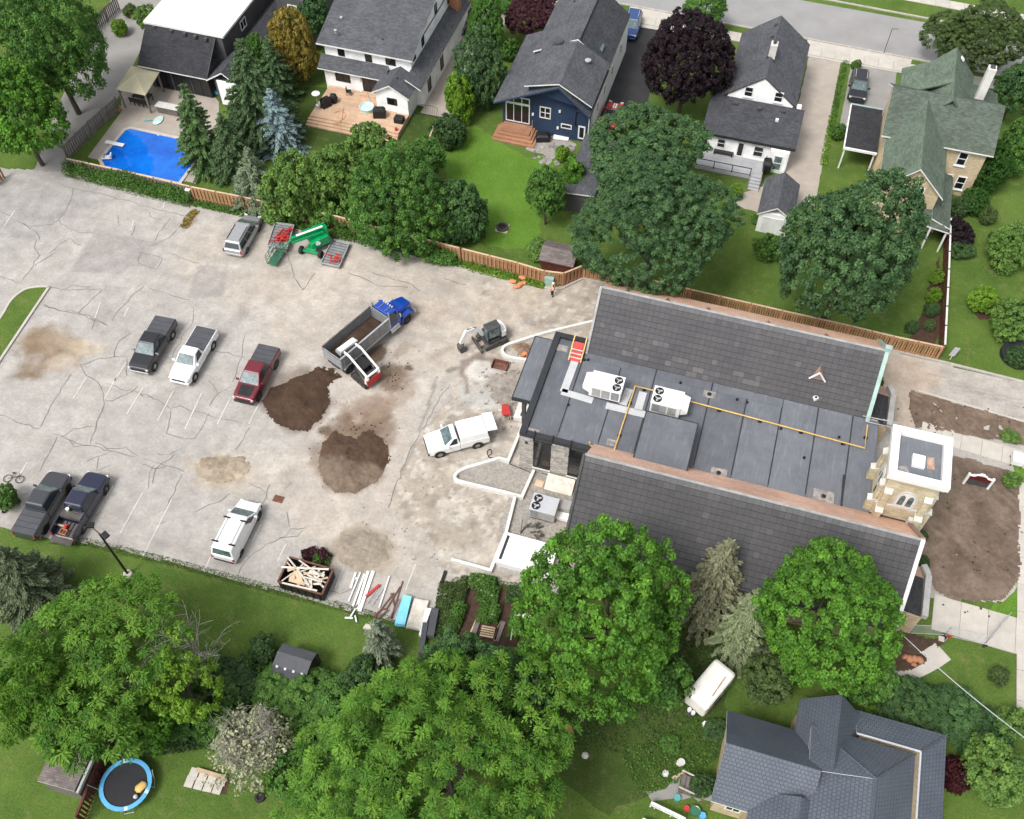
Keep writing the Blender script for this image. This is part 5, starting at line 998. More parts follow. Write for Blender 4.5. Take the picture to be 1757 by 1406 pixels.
def pickup(label, front, rear, paint, cab=2.25, bed='tonneau', half=.86, bumper=None, rim='rim_alloy', extra=None, hood2=None, lift=0.0, wide=1.0, mir=None, grp='pickups parked in the lot'):
    loc, ang = by_wheels(front, rear, half); t = thing('pickup_truck', label, 'pickup', loc, ang, group=grp); wb = 3.6; W = wide; xf, xr = 2.78, -2.98; xc = 1.35; xe = xc - cab
    if (G(*front, .38) - G(*rear, .38)).length < 3.3: wb = 3.15; xf, xr = 2.5, -2.6; xc = 1.15; xe = xc - cab
    L = lift
    LB(MB().loft([sect(xf, .74, .46 + L, .92 + L), sect(xf - .1, .88, .42 + L, 1.04 + L), sect(xf - .45, .96 * W, .42 + L, 1.12 + L), sect(xc, W, .42 + L, 1.22 + L), sect(xc - .2, W, .42 + L, 1.24 + L), sect(xe, W, .42 + L, 1.24 + L)]), 'body', paint, t, bevel=.07)
    if hood2: LB(MB().loft([sect(xf - .3, .55, 1.02 + L, 1.11 + L, .03), sect(xf - .6, .6, 1.02 + L, 1.15 + L, .03), sect(xc + .12, .62, 1.05 + L, 1.235 + L, .03)]), 'hood_panel', hood2, t)
    LB(MB().obox((xf - .02, 0, .80 + L), .08, 1.2, .22), 'grille', 'plastic_black', t)
    fr = (xe + .03, xc, xe + .16, xc - .78, .93 * W, .74, 1.22 + L, 1.92 + L); cb = LB(frustum(*fr), 'cab', paint, t, bevel=.05)
    glass(cb, fr, sides=((.10, .44), (.47, .80)) if cab > 2 else ((.14, .72),))
    bx0, bx1 = xr, xe - .03; zr = 1.24 + L
    q = MB(); q.box(bx0, -W, .5 + L, bx1, -W + .10, zr); q.box(bx0, W - .10, .5 + L, bx1, W, zr); q.box(bx1 - .06, -W + .1, .5 + L, bx1, W - .1, zr); q.box(bx0 + .06, -W + .1, .62 + L, bx1 - .06, W - .1, .72 + L); LB(q, 'bed', paint, t, bevel=.03)
    if bed == 'tonneau':
        LB(MB().box(bx0, -W + .1, .5 + L, bx0 + .06, W - .1, zr), 'tailgate', paint, t); n = 4; d = (bx1 - bx0 - .06) / n
        for k in range(n): LB(MB().box(bx0 + .03 + d * k + .012, -W + .07, zr + .002, bx0 + .03 + d * (k + 1) - .012, W - .07, zr + .04), 'tonneau_panel', 'tonneau', t, bevel=.012)
    elif bed == 'open':
        LB(MB().box(bx0 - .55, -W + .12, .60 + L, bx0 - .01, W - .12, .66 + L), 'tailgate', 'dusty_black', t)
    elif bed == 'cap':
        LB(MB().box(bx0, -W + .1, .5 + L, bx0 + .06, W - .1, zr - .35), 'tailgate', paint, t)
        LB(MB().loft([[(bx0 + .05, -W + .02, zr), (bx1, -W + .02, zr), (bx1, W - .02, zr), (bx0 + .05, W - .02, zr)], [(bx0 + .12, -W + .12, zr + .62), (bx1, -W + .12, zr + .62), (bx1, W - .12, zr + .62), (bx0 + .12, W - .12, zr + .62)], [(bx0 + .2, -W + .22, zr + .70), (bx1 - .05, -W + .22, zr + .70), (bx1 - .05, W - .22, zr + .70), (bx0 + .2, W - .22, zr + .70)]]), 'bed_cap', paint, t, bevel=.02)
        LB(MB().obox((bx0 - .28, 0, zr + .72), .85, 2 * W - .2, .05, 0, -.12), 'cap_lid', paint, t); LB(MB().box(bx0 + .01, -W + .16, zr - .3, bx0 + .04, W - .16, zr + .55), 'cap_opening', 'plastic_black', t)
        for s in (-1, 1): LB(MB().box(bx0 + .3, s * (W - .045) - .006, zr + .06, bx1 - .2, s * (W - .045) + .006, zr + .075), 'door_seam', 'plastic_black', t)
    common(t, xf, xr, W, paint, wb, .39 + L * .4, .74 + L, xc - .25, 1.30 + L, mir, bumper, rim)
    if extra: extra(t, bx0, bx1, W, zr, L)
    return t
pickup('black pickup with chrome front and grey folding bed cover', (263.8, 629.6), (294.7, 575.8), 'paint_black', bumper='chrome', mir='chrome')
pickup('white pickup with short cab and grey folding bed cover', (333.0, 648.0), (364.4, 593.7), 'paint_white', cab=1.75)
pickup('maroon pickup with black hood panel and grey bed cover', (442.5, 682), (472.4, 625), 'paint_maroon', bumper='plastic_black', rim='steel_dark', hood2='plastic_black')
pickup('charcoal pickup with black ribbed bed cover, facing up the lot', (114, 842.6), (78.1, 905.2), 'paint_charcoal', rim='plastic_black', lift=.06, bumper='plastic_black')
def tools(t, bx0, bx1, W, zr, L):
    LB(MB().box(bx1 - .62, -W + .12, .9, bx1 - .08, W - .12, zr + .06), 'tool_box', 'dusty_black', t, bevel=.03)
    q = MB()
    for k in range(4): q.box(bx0 + .1, -.62 + k * .3, .73, bx1 - .75, -.4 + k * .3, .78 + .02 * k)
    LB(q, 'bed_mat', 'dusty_black', t)
pickup('dark navy pickup with open tailgate and tools in its bed', (179.3, 841.4), (142, 907.2), 'paint_navy', bed='open', extra=tools)
for nmn, lab, cat, px, py, z, mt, sz in (('jerry_can', 'red fuel can in the bed of the navy pickup', 'fuel can', 113, 905, .98, 'red_steel', (.36, .2, .34)), ('work_crate', 'orange wooden crate in the bed of the navy pickup', 'crate', 109, 913, .95, 'orange', (.5, .42, .24)), ('work_board', 'pale board lying in the bed of the navy pickup', 'board', 104, 901, .95, 'lumber', (.16, 1.1, .05)), ('white_pail', 'white pail beside the tool box of the navy pickup', 'pail', 117, 876, 1.35, 'white_enamel', (.24, .24, .3))):
    g = G(px, py, z); q = MB().obox((0, 0, sz[2] / 2), *sz, 1.6)
    if nmn == 'jerry_can': q.obox((0, 0, sz[2] + .04), .06, .16, .08, 1.6)
    if nmn == 'work_crate':
        q = MB(); q.box(-.25, -.2, 0, .25, .2, .05)
        for a in (-1, 1): q.box(-.25, a * .2 - .015, .05, .25, a * .2 + .015, .26); q.box(a * .25 - .015, -.18, .05, a * .25 + .015, .18, .26)
    if nmn == 'white_pail': q = MB().lathe((0, 0, 0), [(.11, 0), (.14, .3), (.15, .3), (.12, .26)], 12)
    o = q.build(nmn, mt, None); o.location = (g.x, g.y, {'jerry_can': .78, 'work_crate': .78, 'work_board': .85, 'white_pail': 1.31}[nmn]); tag(o, lab, cat)
pickup('white service pickup with raised canopy lid at its rear', (755.4, 779.3), (818.7, 763.5), 'paint_white', cab=1.3, bed='cap', rim='steel_grey', bumper='plastic_black', grp=None)
# --- closed bodies
def closed(name, cat, label, loc, ang, paint, st, fr, W, xf, xr, wb, r=.34, sides=((.08, .46), (.5, .9)), rails=None, gl='glass_car', bumper=None, mx=.9, mz=1.1, roof=None, grp=None, hl=True):
    t = thing(name, label, cat, loc, ang, group=grp); LB(MB().loft([sect(*s) for s in st]), 'body', paint, t, bevel=.07)
    c = LB(frustum(*fr), 'cabin', roof or paint, t, bevel=.05); glass(c, fr, gl, sides); common(t, xf, xr, W, paint, wb, r, .66, mx, mz, None, bumper or paint, hl=hl)
    if rails:
        for s in (-1, 1): LB(MB().box(fr[2] + .3, s * (fr[5] - .12) - .025, fr[7] + .01, fr[3] - .5, s * (fr[5] - .12) + .025, fr[7] + .06), 'roof_rail', rails, t)
    return t
loc, ang = by_wheels((443.6, 883.8), (411.2, 950.6), .82, .33)
v = closed('cargo_van', 'van', 'white cargo van with black ladder racks on its roof', loc, ang, 'paint_white', [(2.45, .70, .42, .82), (2.3, .86, .38, .96), (1.75, .93, .38, 1.10), (1.3, .95, .38, 1.15), (-2.55, .95, .38, 1.16), (-2.68, .88, .42, 1.1)], (-2.64, 1.55, -2.42, .62, .93, .80, 1.13, 1.93), .95, 2.45, -2.68, 3.3, .34, ((.78, .95),), None, 'glass_car', 'plastic_black', 1.1, 1.2)
for o_ in [c_2 for c_1 in v.children for c_2 in c_1.children if c_2.name.startswith('rear_window')]: o_.data.materials[0] = MATS['glass_pale']
for s in (-1, 1): LB(MB().box(-2.0, s * .58 - .02, 1.98, .2, s * .58 + .02, 2.02), 'rack_rail', 'galvanised', v)
for x in (.15, -1.95):
    LB(MB().box(x - .04, -.2, 1.93, x + .04, .2, 1.97), 'rack_bar', 'white_enamel', v)
    for s in (-1, 1): LB(MB().box(x - .05, s * .42 if s > 0 else -.95, 1.96, x + .05, .95 if s > 0 else -.42, 2.05), 'rack_arm', 'plastic_black', v)
loc, ang = by_wheels((443.4, 391.2), (422, 429), .82, .33)
closed('minivan', 'minivan', 'silver minivan with black roof rails by the board fence', loc, ang, 'paint_silver', [(2.5, .70, .40, .74), (2.3, .88, .36, .88), (1.5, .97, .36, 1.04), (-2.4, .97, .36, 1.06), (-2.55, .88, .40, 1.0)], (-2.5, 1.6, -2.15, .55, .93, .74, 1.03, 1.74), .97, 2.5, -2.55, 3.05, .34, ((.05, .34), (.36, .62), (.64, .88)), 'plastic_black')
def suv(label, px, py, ang, paint, roof=None): 
    g = G(px, py); return closed('suv', 'suv', label, (g.x, g.y, .03), math.radians(ang), paint, [(2.3, .70, .42, .82), (2.15, .85, .38, .96), (1.2, .94, .38, 1.08), (-2.1, .94, .38, 1.1), (-2.3, .86, .42, 1.0)], (-2.25, 1.25, -1.9, .35, .90, .72, 1.07, 1.70), .94, 2.3, -2.3, 2.75, .36, ((.06, .36), (.38, .62), (.64, .9)), 'galvanised', 'glass_car', None, .8, 1.15, roof)
suv('blue suv facing the camera on the black asphalt driveway', 1083, 53, -86, 'paint_suvblue'); suv('black suv parked beyond the dark carport', 1470, 158, -89, 'paint_black'); suv('black suv beside the white house, half behind tall cedars', 792, 46, -88, 'paint_black')
g = G(1050, 205)
t = closed('convertible_car', 'car', 'red convertible with black soft top, half under the maple', (g.x, g.y - .2, .03), math.radians(91), 'paint_red', [(2.1, .66, .34, .66), (1.95, .82, .32, .76), (1.0, .88, .32, .86), (-1.9, .88, .32, .90), (-2.1, .78, .36, .84)], (-1.2, .8, -.75, .1, .8, .62, .86, 1.28), .88, 2.1, -2.1, 2.45, .32, ((.2, .8),), None, 'glass_car', None, .6, .95, 'plastic_black')
for s in (-1, 1): LB(MB().loft([sect(1.85, .08, .72, .79, .01), sect(.95, .1, .8, .885, .01)]), 'hood_stripe', 'paint_white', t).location.y = s * .12
# --- dump truck
dt = thing('dump_truck', 'blue dump truck with grey steel box half full of soil', 'dump truck', (-29.95, 45.72, .04), math.radians(67.5))
q = MB(); q.box(0, -1.12, 1.15, 5.85, -1.02, 2.55); q.box(0, 1.02, 1.15, 5.85, 1.12, 2.55); q.box(.08, -1.02, 1.15, 5.77, 1.02, 1.25); q.box(5.77, -1.02, 1.25, 5.85, 1.02, 2.75); LB(q, 'box', 'steel_grey', dt)
LB(MB().box(0, -1.02, 1.15, .08, 1.02, 2.45), 'tailgate', 'steel_grey', dt)
for s in (-1, 1):
    for k in range(8): LB(MB().obox((.35 + k * .72, s * 1.15, 1.85), .10, .06, 1.35), 'box_rib', 'steel_grey', dt)
    LB(MB().box(-.02, s * 1.09 - .07, 2.55, 5.87, s * 1.09 + .07, 2.63), 'top_rail', 'dusty_black' if s > 0 else 'galvanised', dt)
    LB(MB().beam((.2, s * 1.14, 1.2), (5.7, s * 1.14, 1.2), .1, .12), 'side_rail', 'galvanised', dt)
    LB(MB().lathe((6.0, s * .95, 2.0), [(.085, -.9), (.085, .9), (.06, 1.1)], 10), 'exhaust_stack', 'chrome', dt)
    LB(MB().lathe((6.35, s * .98, .75), [(.30, -.5), (.30, .6)], 14, axis='x'), 'fuel_tank', 'chrome', dt)
    LB(MB().obox((7.05, s * 1.28, 2.1), .14, .12, .42), 'mirror', 'chrome', dt)
for k in range(3): LB(MB().box(-.03, -1.0, 1.35 + k * .35, -.001, 1.0, 1.42 + k * .35), 'tailgate_rib', 'galvanised', dt)
x, y = np.meshgrid(np.linspace(.1, 5.75, 46), np.linspace(-1.0, 1.0, 18)); zz_ = 1.45 + .55 * np.exp(-((x - 3.6) / 1.6) ** 2 - (y / 1.0) ** 2) + (fbm(x, y, .5, 8) - .5) * .22
i = np.arange(x.size).reshape(x.shape); qd = np.stack([i[:-1, :-1], i[:-1, 1:], i[1:, 1:], i[1:, :-1]], -1).reshape(-1, 4)
o = colmesh('soil_load', np.stack([x.ravel(), y.ravel(), zz_.ravel()], 1), qd, np.array((.055, .034, .023)) * (.7 + .6 * fbm(x, y, .8, 4).ravel())[:, None], 'soil_att', dt, smooth=True)
fr = (5.95, 7.25, 6.0, 7.05, 1.0, .93, 1.35, 2.72); LB(MB().loft([sect(5.95, 1.0, .7, 1.38, .04), sect(7.3, 1.0, .7, 1.38, .04)]), 'cab_base', 'paint_blue', dt); c = LB(frustum(*fr), 'cab', 'paint_blue', dt, bevel=.03); glass(c, fr, sides=((.15, .85),))
LB(MB().loft([sect(7.2, .82, .8, 1.95, .12), sect(8.2, .74, .8, 1.85, .14), sect(9.0, .62, .85, 1.65, .14), sect(9.08, .55, .9, 1.5, .1)]), 'hood', 'paint_blue', dt, bevel=.04)
for s in (-1, 1): LB(MB().loft([[(7.35, s * .7, .6), (7.35, s * 1.12, .6), (7.35, s * 1.12, .8), (7.35, s * .7, .8)], [(7.6, s * .7, 1.1), (7.6, s * 1.12, 1.1), (7.6, s * 1.12, 1.25), (7.6, s * .7, 1.35)], [(8.5, s * .6, 1.15), (8.5, s * 1.12, 1.1), (8.5, s * 1.12, 1.25), (8.5, s * .6, 1.4)], [(8.95, s * .55, .8), (8.95, s * 1.08, .75), (8.95, s * 1.08, .95), (8.95, s * .55, 1.1)]]), 'fender', 'paint_blue', dt)
LB(MB().obox((9.1, 0, 1.25), .06, 1.0, .6), 'grille', 'chrome', dt); LB(MB().obox((9.12, 0, .65), .18, 2.1, .3), 'bumper', 'chrome', dt, bevel=.05)
for k in range(5): LB(MB().obox((6.95, -.5 + k * .25, 2.77), .14, .09, .08), 'marker_light', 'lamp_clear', dt)
for s in (-1, 1): LB(MB().tube([(6.9, s * .35, 2.76), (6.1, s * .35, 2.76)], .035, 6), 'air_horn', 'chrome', dt)
for xx in (.75, 2.05):
    for s in (-1, 1): wheel(dt, xx, s * .86, .52, .5, 'rim_alloy', .5)
for s in (-1, 1): wheel(dt, 8.0, s * .95, .52, .30, 'rim_alloy', .5)
LB(MB().box(.1, -.45, .6, 9.0, .45, 1.0), 'chassis', 'steel_dark', dt)
for s in (-1, 1): LB(MB().loft([[(.2, s * .6, .9), (.2, s * 1.14, .9), (.2, s * 1.14, 1.0), (.2, s * .6, 1.0)], [(.75, s * .6, 1.1), (.75, s * 1.14, 1.1), (.75, s * 1.14, 1.14), (.75, s * .6, 1.14)], [(1.3, s * .6, 1.05), (1.3, s * 1.14, 1.05), (1.3, s * 1.14, 1.1), (1.3, s * .6, 1.1)]]), 'mudguard', 'white_enamel', dt)
# --- tracks shared by the small machines
def track(par, y, L, h, w, z0=0.0, x0=0.0, mat='rubber'):
    pr = [(x0 - L / 2 + h / 2 + h / 2 * math.cos(a), z0 + h / 2 + h / 2 * math.sin(a)) for a in np.linspace(math.pi / 2, 3 * math.pi / 2, 7)] + [(x0 + L / 2 - h / 2 + h / 2 * math.cos(a), z0 + h / 2 + h / 2 * math.sin(a)) for a in np.linspace(-math.pi / 2, math.pi / 2, 7)]
    o = LB(MB().loft([[(a, y - w / 2, b) for a, b in pr], [(a, y + w / 2, b) for a, b in pr]]), 'track', mat, par)
    q = MB(); n = int(L / .16)
    for k in range(n): q.obox((x0 - L / 2 + h / 2 + k * (L - h) / n, y, z0 + h + .012), .07, w * .98, .03)
    LB(q, 'track_lugs', 'dusty_black', o)
    s = 1 if y > 0 else -1
    for k in range(4): LB(MB().lathe((x0 - L / 2 + h * .6 + k * (L - h * 1.2) / 3, y + s * w / 2, z0 + h * .42), [(h * .26, -.02), (h * .26, .02)], 10, axis='y'), 'roller', 'steel_dark', o)
# --- compact track loader tipping into the truck
sk = thing('track_loader', 'white and red compact track loader lifting its bucket over the truck', 'loader', (-27.15, 45.85, .04), math.radians(153))
for s in (-1, 1): track(sk, s * .68, 2.1, .62, .36)
LB(MB().loft([[(-1.05, -.48, .35), (-1.05, .48, .35), (-1.05, .48, 1.25), (-1.05, -.48, 1.25)], [(.0, -.48, .3), (.0, .48, .3), (.0, .48, 1.1), (.0, -.48, 1.1)], [(.95, -.42, .3), (.95, .42, .3), (.95, .42, .8), (.95, -.42, .8)]]), 'body', 'steel_dark', sk)
LB(MB().box(-1.25, -.78, .55, -1.06, .78, 1.32), 'rear_door', 'red_steel', sk, bevel=.04); LB(MB().box(-1.02, -.46, 1.26, -.45, .46, 1.34), 'engine_cover', 'dusty_black', sk)
for s in (-1, 1):
    for xx in (-.4, .75): LB(MB().beam((xx, s * .46, 1.0), (xx - .05, s * .44, 2.0), .07, .07), 'cab_pillar', 'plastic_black', sk)
    LB(MB().box(-.42, s * .45 - .01, 1.15, .7, s * .45 + .01, 1.9), 'cab_side_glass', 'glass_car', sk)
LB(MB().box(-.5, -.48, 2.0, .78, .48, 2.08), 'cab_roof', 'plastic_black', sk); LB(MB().box(-.35, -.3, .8, .1, .3, 1.4), 'seat', 'furniture_dark', sk)
for s in (-1, 1):
    LB(MB().loft([[(-1.2, s * .62 - .1, .6), (-.7, s * .62 - .1, .6), (-.7, s * .62 + .1, .6), (-1.2, s * .62 + .1, .6)], [(-1.25, s * .62 - .1, 1.6), (-.95, s * .62 - .1, 1.7), (-.95, s * .62 + .1, 1.7), (-1.25, s * .62 + .1, 1.6)]]), 'tower', 'white_enamel', sk)
    q = MB(); q.beam((-1.15, s * .64, 1.75), (.9, s * .64, 2.75), .13, .2); q.beam((.85, s * .64, 2.78), (1.65, s * .62, 2.72), .13, .2); LB(q, 'lift_arm', 'white_enamel', sk); LB(MB().tube([(-.6, s * .62, .8), (.3, s * .64, 2.35)], .05, 8), 'lift_cylinder', 'chrome', sk)
LB(MB().beam((-1.12, -.7, 1.72), (-1.12, .7, 1.72), .16, .14), 'cross_member', 'white_enamel', sk)
q = MB(); q.add([(1.6, -.95, 2.95), (2.35, -.95, 2.75), (2.45, -.95, 2.35), (1.75, -.95, 2.3), (1.6, .95, 2.95), (2.35, .95, 2.75), (2.45, .95, 2.35), (1.75, .95, 2.3)], [(0, 1, 2, 3), (7, 6, 5, 4), (0, 4, 5, 1), (3, 2, 6, 7), (0, 3, 7, 4)]); LB(q, 'bucket', 'galvanised', sk, bevel=.02)
LB(MB().add([(1.7, -.85, 2.96), (2.3, -.85, 2.80), (2.3, .85, 2.80), (1.7, .85, 2.96)], [(0, 1, 2, 3)]), 'bucket_back', 'white_enamel', sk)
# --- mini excavator
ex = thing('mini_excavator', 'white mini excavator with dark cab, its bucket resting on the ground', 'excavator', (-18.05, 53.05, .04), math.radians(226))
for s in (-1, 1): track(ex, s * .72, 2.35, .55, .38, mat='dusty_black')
LB(MB().box(-.7, -.5, .3, .9, .5, .55), 'undercarriage', 'steel_dark', ex); LB(MB().loft([[(1.45, -.95, .05), (1.45, .95, .05), (1.45, .95, .45), (1.45, -.95, .45)], [(1.55, -.95, .05), (1.55, .95, .05), (1.6, .95, .42), (1.6, -.95, .42)]]), 'dozer_blade', 'dusty_black', ex)
for s in (-1, 1): LB(MB().beam((.8, s * .4, .35), (1.46, s * .4, .25), .1, .14), 'blade_arm', 'dusty_black', ex)
dk_ = [(-1.0, .7), (-1.12, .35), (-1.15, 0), (-1.12, -.35), (-1.0, -.7), (.7, -.75), (.75, .75)]
LB(MB().prism(dk_, .58, .85), 'house_deck', 'steel_dark', ex); LB(MB().prism([(a * 1.05, b) for a, b in dk_[:5]] + [(-.62, -.72), (-.5, 0), (-.62, .72)], .85, 1.5), 'counterweight', 'white_enamel', ex, bevel=.06); LB(MB().box(-.6, -.75, .85, .65, -.1, 1.2), 'engine_cover', 'dusty_black', ex)
for a, b in ((-.45, .72), (.72, .72), (.72, -.12), (-.45, -.12)): LB(MB().beam((a, b, .85), (a * .95 + .02, b, 2.35), .07, .07), 'cab_pillar', 'plastic_black', ex)
LB(MB().box(-.52, -.16, 2.35, .78, .76, 2.45), 'cab_roof', 'steel_dark', ex, bevel=.04)
for y in (.73, -.13): LB(MB().box(-.4, y - .01, 1.3, .68, y + .01, 2.3), 'cab_side_glass', 'glass_pale', ex)
LB(MB().box(.72, -.08, .95, .74, .68, 2.3), 'cab_front_glass', 'glass_pale', ex); LB(MB().box(-.3, .1, .85, .1, .55, 1.15), 'seat', 'furniture_dark', ex)
for s in (-.12,):
    bp = [(.75, -.28, .95), (1.1, -.28, 1.7), (1.75, -.28, 2.25), (2.45, -.28, 2.2)]
    q = MB()
    for a, b in zip(bp[:-1], bp[1:]): q.beam(a, b, .24, .36)
    LB(q, 'boom', 'white_enamel', ex); q = MB(); q.beam((2.3, -.28, 2.4), (2.9, -.28, 1.0), .22, .32); LB(q, 'stick', 'white_enamel', ex)
    LB(MB().tube([(.95, -.28, .95), (1.5, -.28, 1.85)], .06, 8), 'boom_cylinder', 'chrome', ex); LB(MB().tube([(1.4, -.28, 2.3), (2.3, -.28, 2.5)], .06, 8), 'stick_cylinder', 'chrome', ex); LB(MB().tube([(2.5, -.2, 2.2), (3.0, -.24, 1.1)], .05, 8), 'bucket_cylinder', 'chrome', ex)
LB(MB().add([(2.85, -.6, .95), (3.2, -.6, .7), (3.15, -.6, .05), (2.55, -.6, .1), (2.45, -.6, .5), (2.85, .05, .95), (3.2, .05, .7), (3.15, .05, .05), (2.55, .05, .1), (2.45, .05, .5)], [(0, 1, 2, 3, 4), (9, 8, 7, 6, 5), (0, 5, 6, 1), (1, 6, 7, 2), (2, 7, 8, 3)]), 'bucket', 'dusty_black', ex)
# --- green boom lift
bl = thing('boom_lift', 'bright green boom lift with folded boom and railed basket', 'boom lift', (-37.6, 59.1, .04), math.radians(223)); yb = math.radians(-133)
chs = LB(MB().obox((0, 0, .55), 2.0, .9, .32).obox((-1.1, 0, .45), .25, 1.9, .22).obox((1.1, 0, .45), .25, 1.9, .22), 'chassis', 'paint_green', bl, bevel=.03); chs.rotation_euler.z = yb
for a, b in ((-1.1, -.98), (-1.1, .98), (1.1, -.98), (1.1, .98)):
    R = Matrix.Rotation(yb, 3, 'Z') @ Vector((a, b, 0)); w_ = wheel(bl, R.x, R.y, .40, .3, 'rim_alloy', .45); w_.rotation_euler.z = yb
LB(MB().loft([[(-1.5, -.55, .75), (-1.5, .55, .75), (-1.5, .55, 1.2), (-1.5, -.55, 1.2)], [(-1.2, -.75, .7), (-1.2, .75, .7), (-1.2, .75, 1.65), (-1.2, -.75, 1.65)], [(-.3, -.85, .7), (-.3, .85, .7), (-.3, .85, 1.6), (-.3, -.85, 1.6)], [(.6, -.8, .7), (.6, .8, .7), (.6, .8, 1.25), (.6, -.8, 1.25)]]), 'turret', 'paint_green', bl, bevel=.05)
LB(MB().lathe((-.1, -.86, 1.2), [(.24, -.02), (.24, .015)], 12, axis='y'), 'round_decal', 'white_enamel', bl); LB(MB().lathe((-.1, .84, 1.2), [(.24, -.0), (.24, .03)], 12, axis='y'), 'round_decal', 'white_enamel', bl)
LB(MB().beam((-1.1, -.05, 1.85), (2.0, .0, 1.75), .34, .34), 'lower_boom', 'paint_green', bl, bevel=.02); LB(MB().beam((-1.1, .0, 2.2), (2.2, .0, 2.05), .30, .22), 'upper_boom', 'paint_green', bl, bevel=.02); LB(MB().beam((-1.0, 0, 2.325), (1.6, 0, 2.2), .22, .02), 'boom_stripe', 'white_enamel', bl)
LB(MB().beam((-.9, .38, 1.95), (2.2, .33, 1.8), .14, .2), 'link_arm', 'paint_green', bl); LB(MB().beam((-1.3, -.4, 2.1), (1.0, -.38, 1.95), .2, .3), 'boom_cover', 'paint_green', bl); LB(MB().box(-1.35, -.3, 1.5, -1.05, .3, 2.2), 'riser', 'paint_green', bl)
LB(MB().beam((2.1, 0, 1.9), (3.0, 0, 1.3), .12, .14), 'jib', 'paint_green', bl); LB(MB().beam((2.95, 0, 1.3), (3.3, .0, .6), .12, .12), 'basket_bracket', 'paint_darkgreen', bl)
bk = LB(MB().box(-1.0, -.45, 0, 1.0, .45, .06), 'basket_floor', 'paint_darkgreen', bl); bk.location = (3.9, 0, .35); bk.rotation_euler.z = yb
for zz2 in (.35, .75, 1.1):
    q = MB(); q.tube([(-1, -.45, zz2), (1, -.45, zz2), (1, .45, zz2), (-1, .45, zz2), (-1, -.45, zz2)], .03, 6); LB(q, 'basket_rail', 'paint_darkgreen', bk)
for a in (-1, -.33, .33, 1):
    for b in (-.45, .45): LB(MB().beam((a, b, 0), (a, b, 1.1), .04, .04), 'basket_post', 'paint_darkgreen', bk)
LB(MB().box(-.3, .25, .75, .3, .45, 1.0), 'control_panel', 'galvanised', bk)
# --- flat steel platforms with red scrap
def platform(label, corners, z, seed):
    P = [G(*p, z) for p in corners]; c = sum(P, Vector()) / 4; t = thing('steel_platform', label, 'platform', (c.x, c.y, .03), group='steel platforms by the fence'); P = [p - Vector((c.x, c.y, 0)) for p in P]
    LB(MB().prism([(p.x, p.y) for p in P], z - .12, z), 'deck', 'steel_grey', t)
    for a, b in zip(P, P[1:] + P[:1]): LB(MB().beam((a.x, a.y, z + .06), (b.x, b.y, z + .06), .07, .16), 'edge_beam', 'galvanised', t)
    for k in range(9): a = P[0].lerp(P[3], (k + .5) / 9); b = P[1].lerp(P[2], (k + .5) / 9); LB(MB().beam((a.x, a.y, z + .008), (b.x, b.y, z + .008), .05, .02), 'deck_slat', 'steel_dark', t)
    for p in P: LB(MB().box(p.x * .9 - .06, p.y * .9 - .06, 0, p.x * .9 + .06, p.y * .9 + .06, z - .12), 'leg', 'steel_dark', t)
    return c, P
def scrap(label, c, r, z, n, seed, mat='red_steel', L=.9):
    rd = random.Random(seed); t = MB()
    for k in range(n):
        a = rd.uniform(0, 6.28); p = Vector((c[0] + rd.gauss(0, r), c[1] + rd.gauss(0, r), z + .05 + rd.random() * .3)); d = Vector((math.cos(a), math.sin(a), rd.uniform(-.2, .2))) * L * rd.uniform(.3, .6); t.beam(p - d, p + d, .09, .06)
    o = t.build('scrap_heap', mat); tag(o, label, 'scrap metal'); o['kind'] = 'stuff'; return o
c1, _ = platform('grey steel platform between the minivan and boom lift', [(472.4, 383.5), (504.9, 387.9), (492.8, 428), (459.4, 422.3)], .55, 1)
c2, _ = platform('grey steel platform lying below the boom lift wheels', [(570.7, 412.6), (599.7, 419.4), (582.3, 459), (551.3, 452.3)], .35, 2)
g = G(482, 408, .8); scrap('big tangle of red metal brackets on the platform by the minivan', (g.x, g.y), .3, .6, 26, 3); g = G(494, 395, .8); scrap('small cluster of red brackets at the platform corner', (g.x, g.y), .15, .6, 8, 4, L=.5); g = G(576, 444, .5); scrap('sparse red and grey metal bits on the second platform', (g.x, g.y), .35, .38, 14, 5, L=.6)
# --- camper trailer
cm = thing('camper_trailer', 'cream fibreglass camper trailer with rust streak on its roof', 'camper', (6.0, 26.95, 0), math.radians(64))
secs = []
for x, w, zb, zt in ((-1.74, .72, .7, 1.95), (-1.68, .82, .5, 2.18), (-1.45, .87, .42, 2.27), (0, .88, .42, 2.32), (1.45, .87, .42, 2.27), (1.68, .82, .5, 2.15), (1.76, .70, .8, 1.9)): secs.append([(x, -w * .9, zb), (x, w * .9, zb), (x, w, zb + .3), (x, w, zt - .16), (x, w * .93, zt - .06), (x, w * .78, zt), (x, -w * .78, zt), (x, -w * .93, zt - .06), (x, -w, zt - .16), (x, -w, zb + .3)])
LB(MB().loft(secs), 'shell', 'fibreglass', cm, bevel=.05)
LB(MB().prism([(.5 * math.cos(a) * .7 - .1, .34 * math.sin(a)) for a in np.linspace(0, 6.28, 13)[:-1]], 2.31, 2.38), 'roof_hatch', 'fibreglass', cm, bevel=.02); LB(MB().obox((.1, -.5, 2.325), 1.7, .09, .012, .08), 'rust_streak', 'rust_stain', cm)
LB(MB().box(-1.5, -.5, 1.9, -1.42, .5, 2.12), 'rear_vent', 'steel_dark', cm)
for s in (-1, 1): wheel(cm, 0, s * .82, .32, .2); LB(MB().box(-.9, s * .885 - .01, 1.3, -.1, s * .885 + .01, 1.85), 'side_window', 'glass_dark', cm); LB(MB().box(.3, s * .885 - .01, 1.3, .9, s * .885 + .01, 1.85), 'side_window', 'glass_dark', cm)
